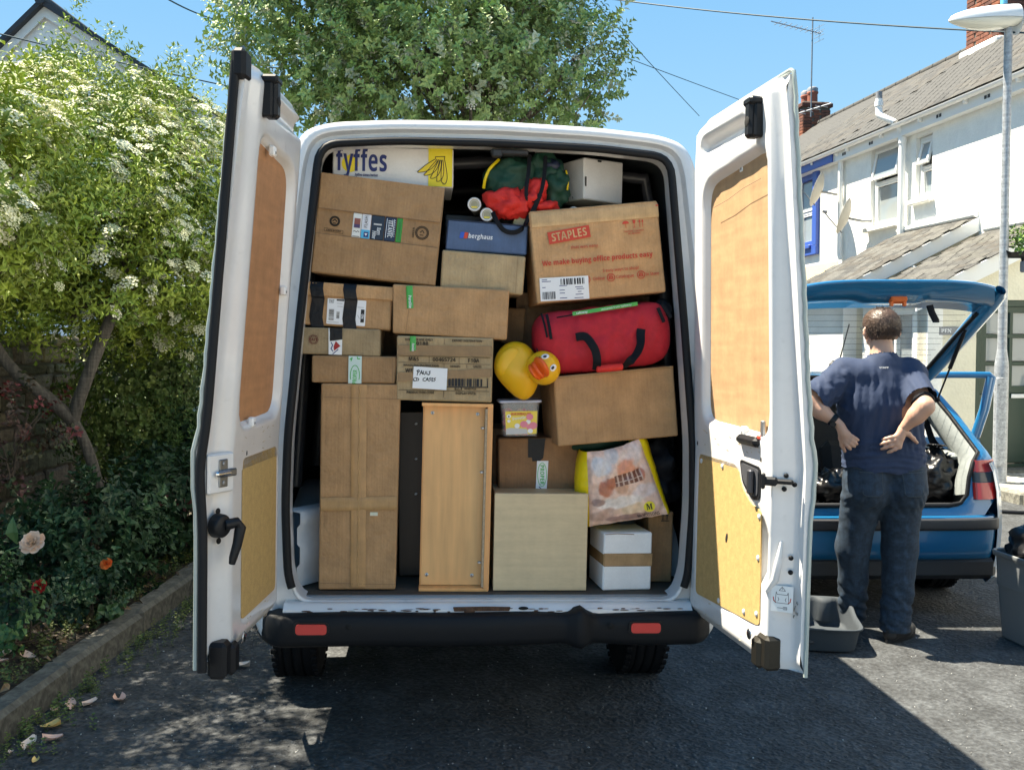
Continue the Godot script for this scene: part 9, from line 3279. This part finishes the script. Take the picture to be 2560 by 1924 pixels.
	# --- hair: a cap of strands over the skull, with a dark tie at the crown
	s = Shape.new()
	var hair := []
	for b in head.slice(0, 3):
		hair.push_back([b[0] + Vector3(0, 0.006, 0.006), b[1] + Vector3(0, 0.006, 0.006), b[2] + 0.009, b[3] + 0.009])
	flesh(hair, 0.008, 0.005, s, func(p: Vector3) -> float: return minf(minf(p.y - hc.y + 0.060 - 0.35 * maxf(0.0, hc.z - p.z) + 0.014 * f.get_noise_1d(p.x * 60), p.z - hc.z + 0.078 - 0.5 * (hc.y + 0.02 - p.y)), maxf(0.070 - absf(p.x - hc.x), maxf(p.y - hc.y - 0.012, p.z - hc.z - 0.022))), func(p: Vector3) -> float: return 0.0028 * f.get_noise_2d(atan2(p.x - hc.x, p.y - hc.y - 0.04) * 22.0, p.z * 12.0) + 0.0015 * f.get_noise_3dv(p * 50))
	obj("hair", s, M.hair, t)
	s = Shape.new()
	for k in 1500:
		var a := rr(-1.5, 1.5)
		var b := rr(-0.5, 1.25)
		var d := Vector3(sin(a) * cos(b), sin(b), cos(a) * cos(b))
		var p := hc + Vector3(0, 0.016, 0.008) + d * Vector3(0.0885, 0.093, 0.096)
		var q := p + (Vector3(0, -0.6, 0) + d * 0.35 + rv(0.35)).normalized() * rr(0.015, 0.034) * (-1.0 if b > 0.9 else 1.0)
		s.tube([p, p.lerp(q, 0.5) + d * 0.002, q], [0.0011, 0.0009, 0.0003], 3, false)
	obj("hair_strands", s, M.hair, t).set_meta("kind", "stuff")
	s = Shape.new()
	s.ball(hc + Vector3(0.002, 0.052, 0.088), Vector3(0.012, 0.020, 0.010))
	obj("hair_tie", s, M.ink_blue, t)
	# --- watch, arm strap, glasses
	s = Shape.new()
	var wa := elL.lerp(wrL, 0.80)
	var wd2 := (wrL - elL).normalized()
	s.tube([wa - wd2 * 0.014, wa - wd2 * 0.010, wa + wd2 * 0.010, wa + wd2 * 0.014], [0.034, 0.0375, 0.0375, 0.034], 18)
	s.box(wa + Vector3(-0.01, -0.022, 0.028), Vector3(0.030, 0.030, 0.014), 0.004, Basis(Vector3.BACK, -0.5))
	obj("wrist_watch", s, M.black_plastic, t)
	s = Shape.new()
	var c2 := shR.lerp(elR, 0.86)
	var ax := (elR - shR).normalized()
	var p1 := ax.cross(Vector3.UP).normalized()
	var p2 := p1.cross(ax)
	var loop := []
	for k in 25:
		var a := TAU * k / 24
		loop.push_back(c2 + (p1 * cos(a) + p2 * sin(a)) * 0.050 + ax * 0.006 * sin(a * 3))
	s.tube(loop, 0.0105, 7)
	obj("arm_strap", s, M.black_cloth, t)
	s = Shape.new()
	for sx in [-1, 1]:
		s.tube([hc + Vector3(sx * 0.088, 0.004, 0.020), hc + Vector3(sx * 0.092, 0.010, 0.0), hc + Vector3(sx * 0.082, 0.004, -0.09)], 0.0022, 5)
	s.tube(ring_line(Vector2(-0.036, 0), Vector2(0.028, 0.018)).map(func(q): return hc + Vector3(q.x, q.y - 0.006, -0.112)), 0.002, 5)
	s.tube(ring_line(Vector2(0.036, 0), Vector2(0.028, 0.018)).map(func(q): return hc + Vector3(q.x, q.y - 0.006, -0.112)), 0.002, 5)
	obj("glasses", s, M.black_plastic, t)
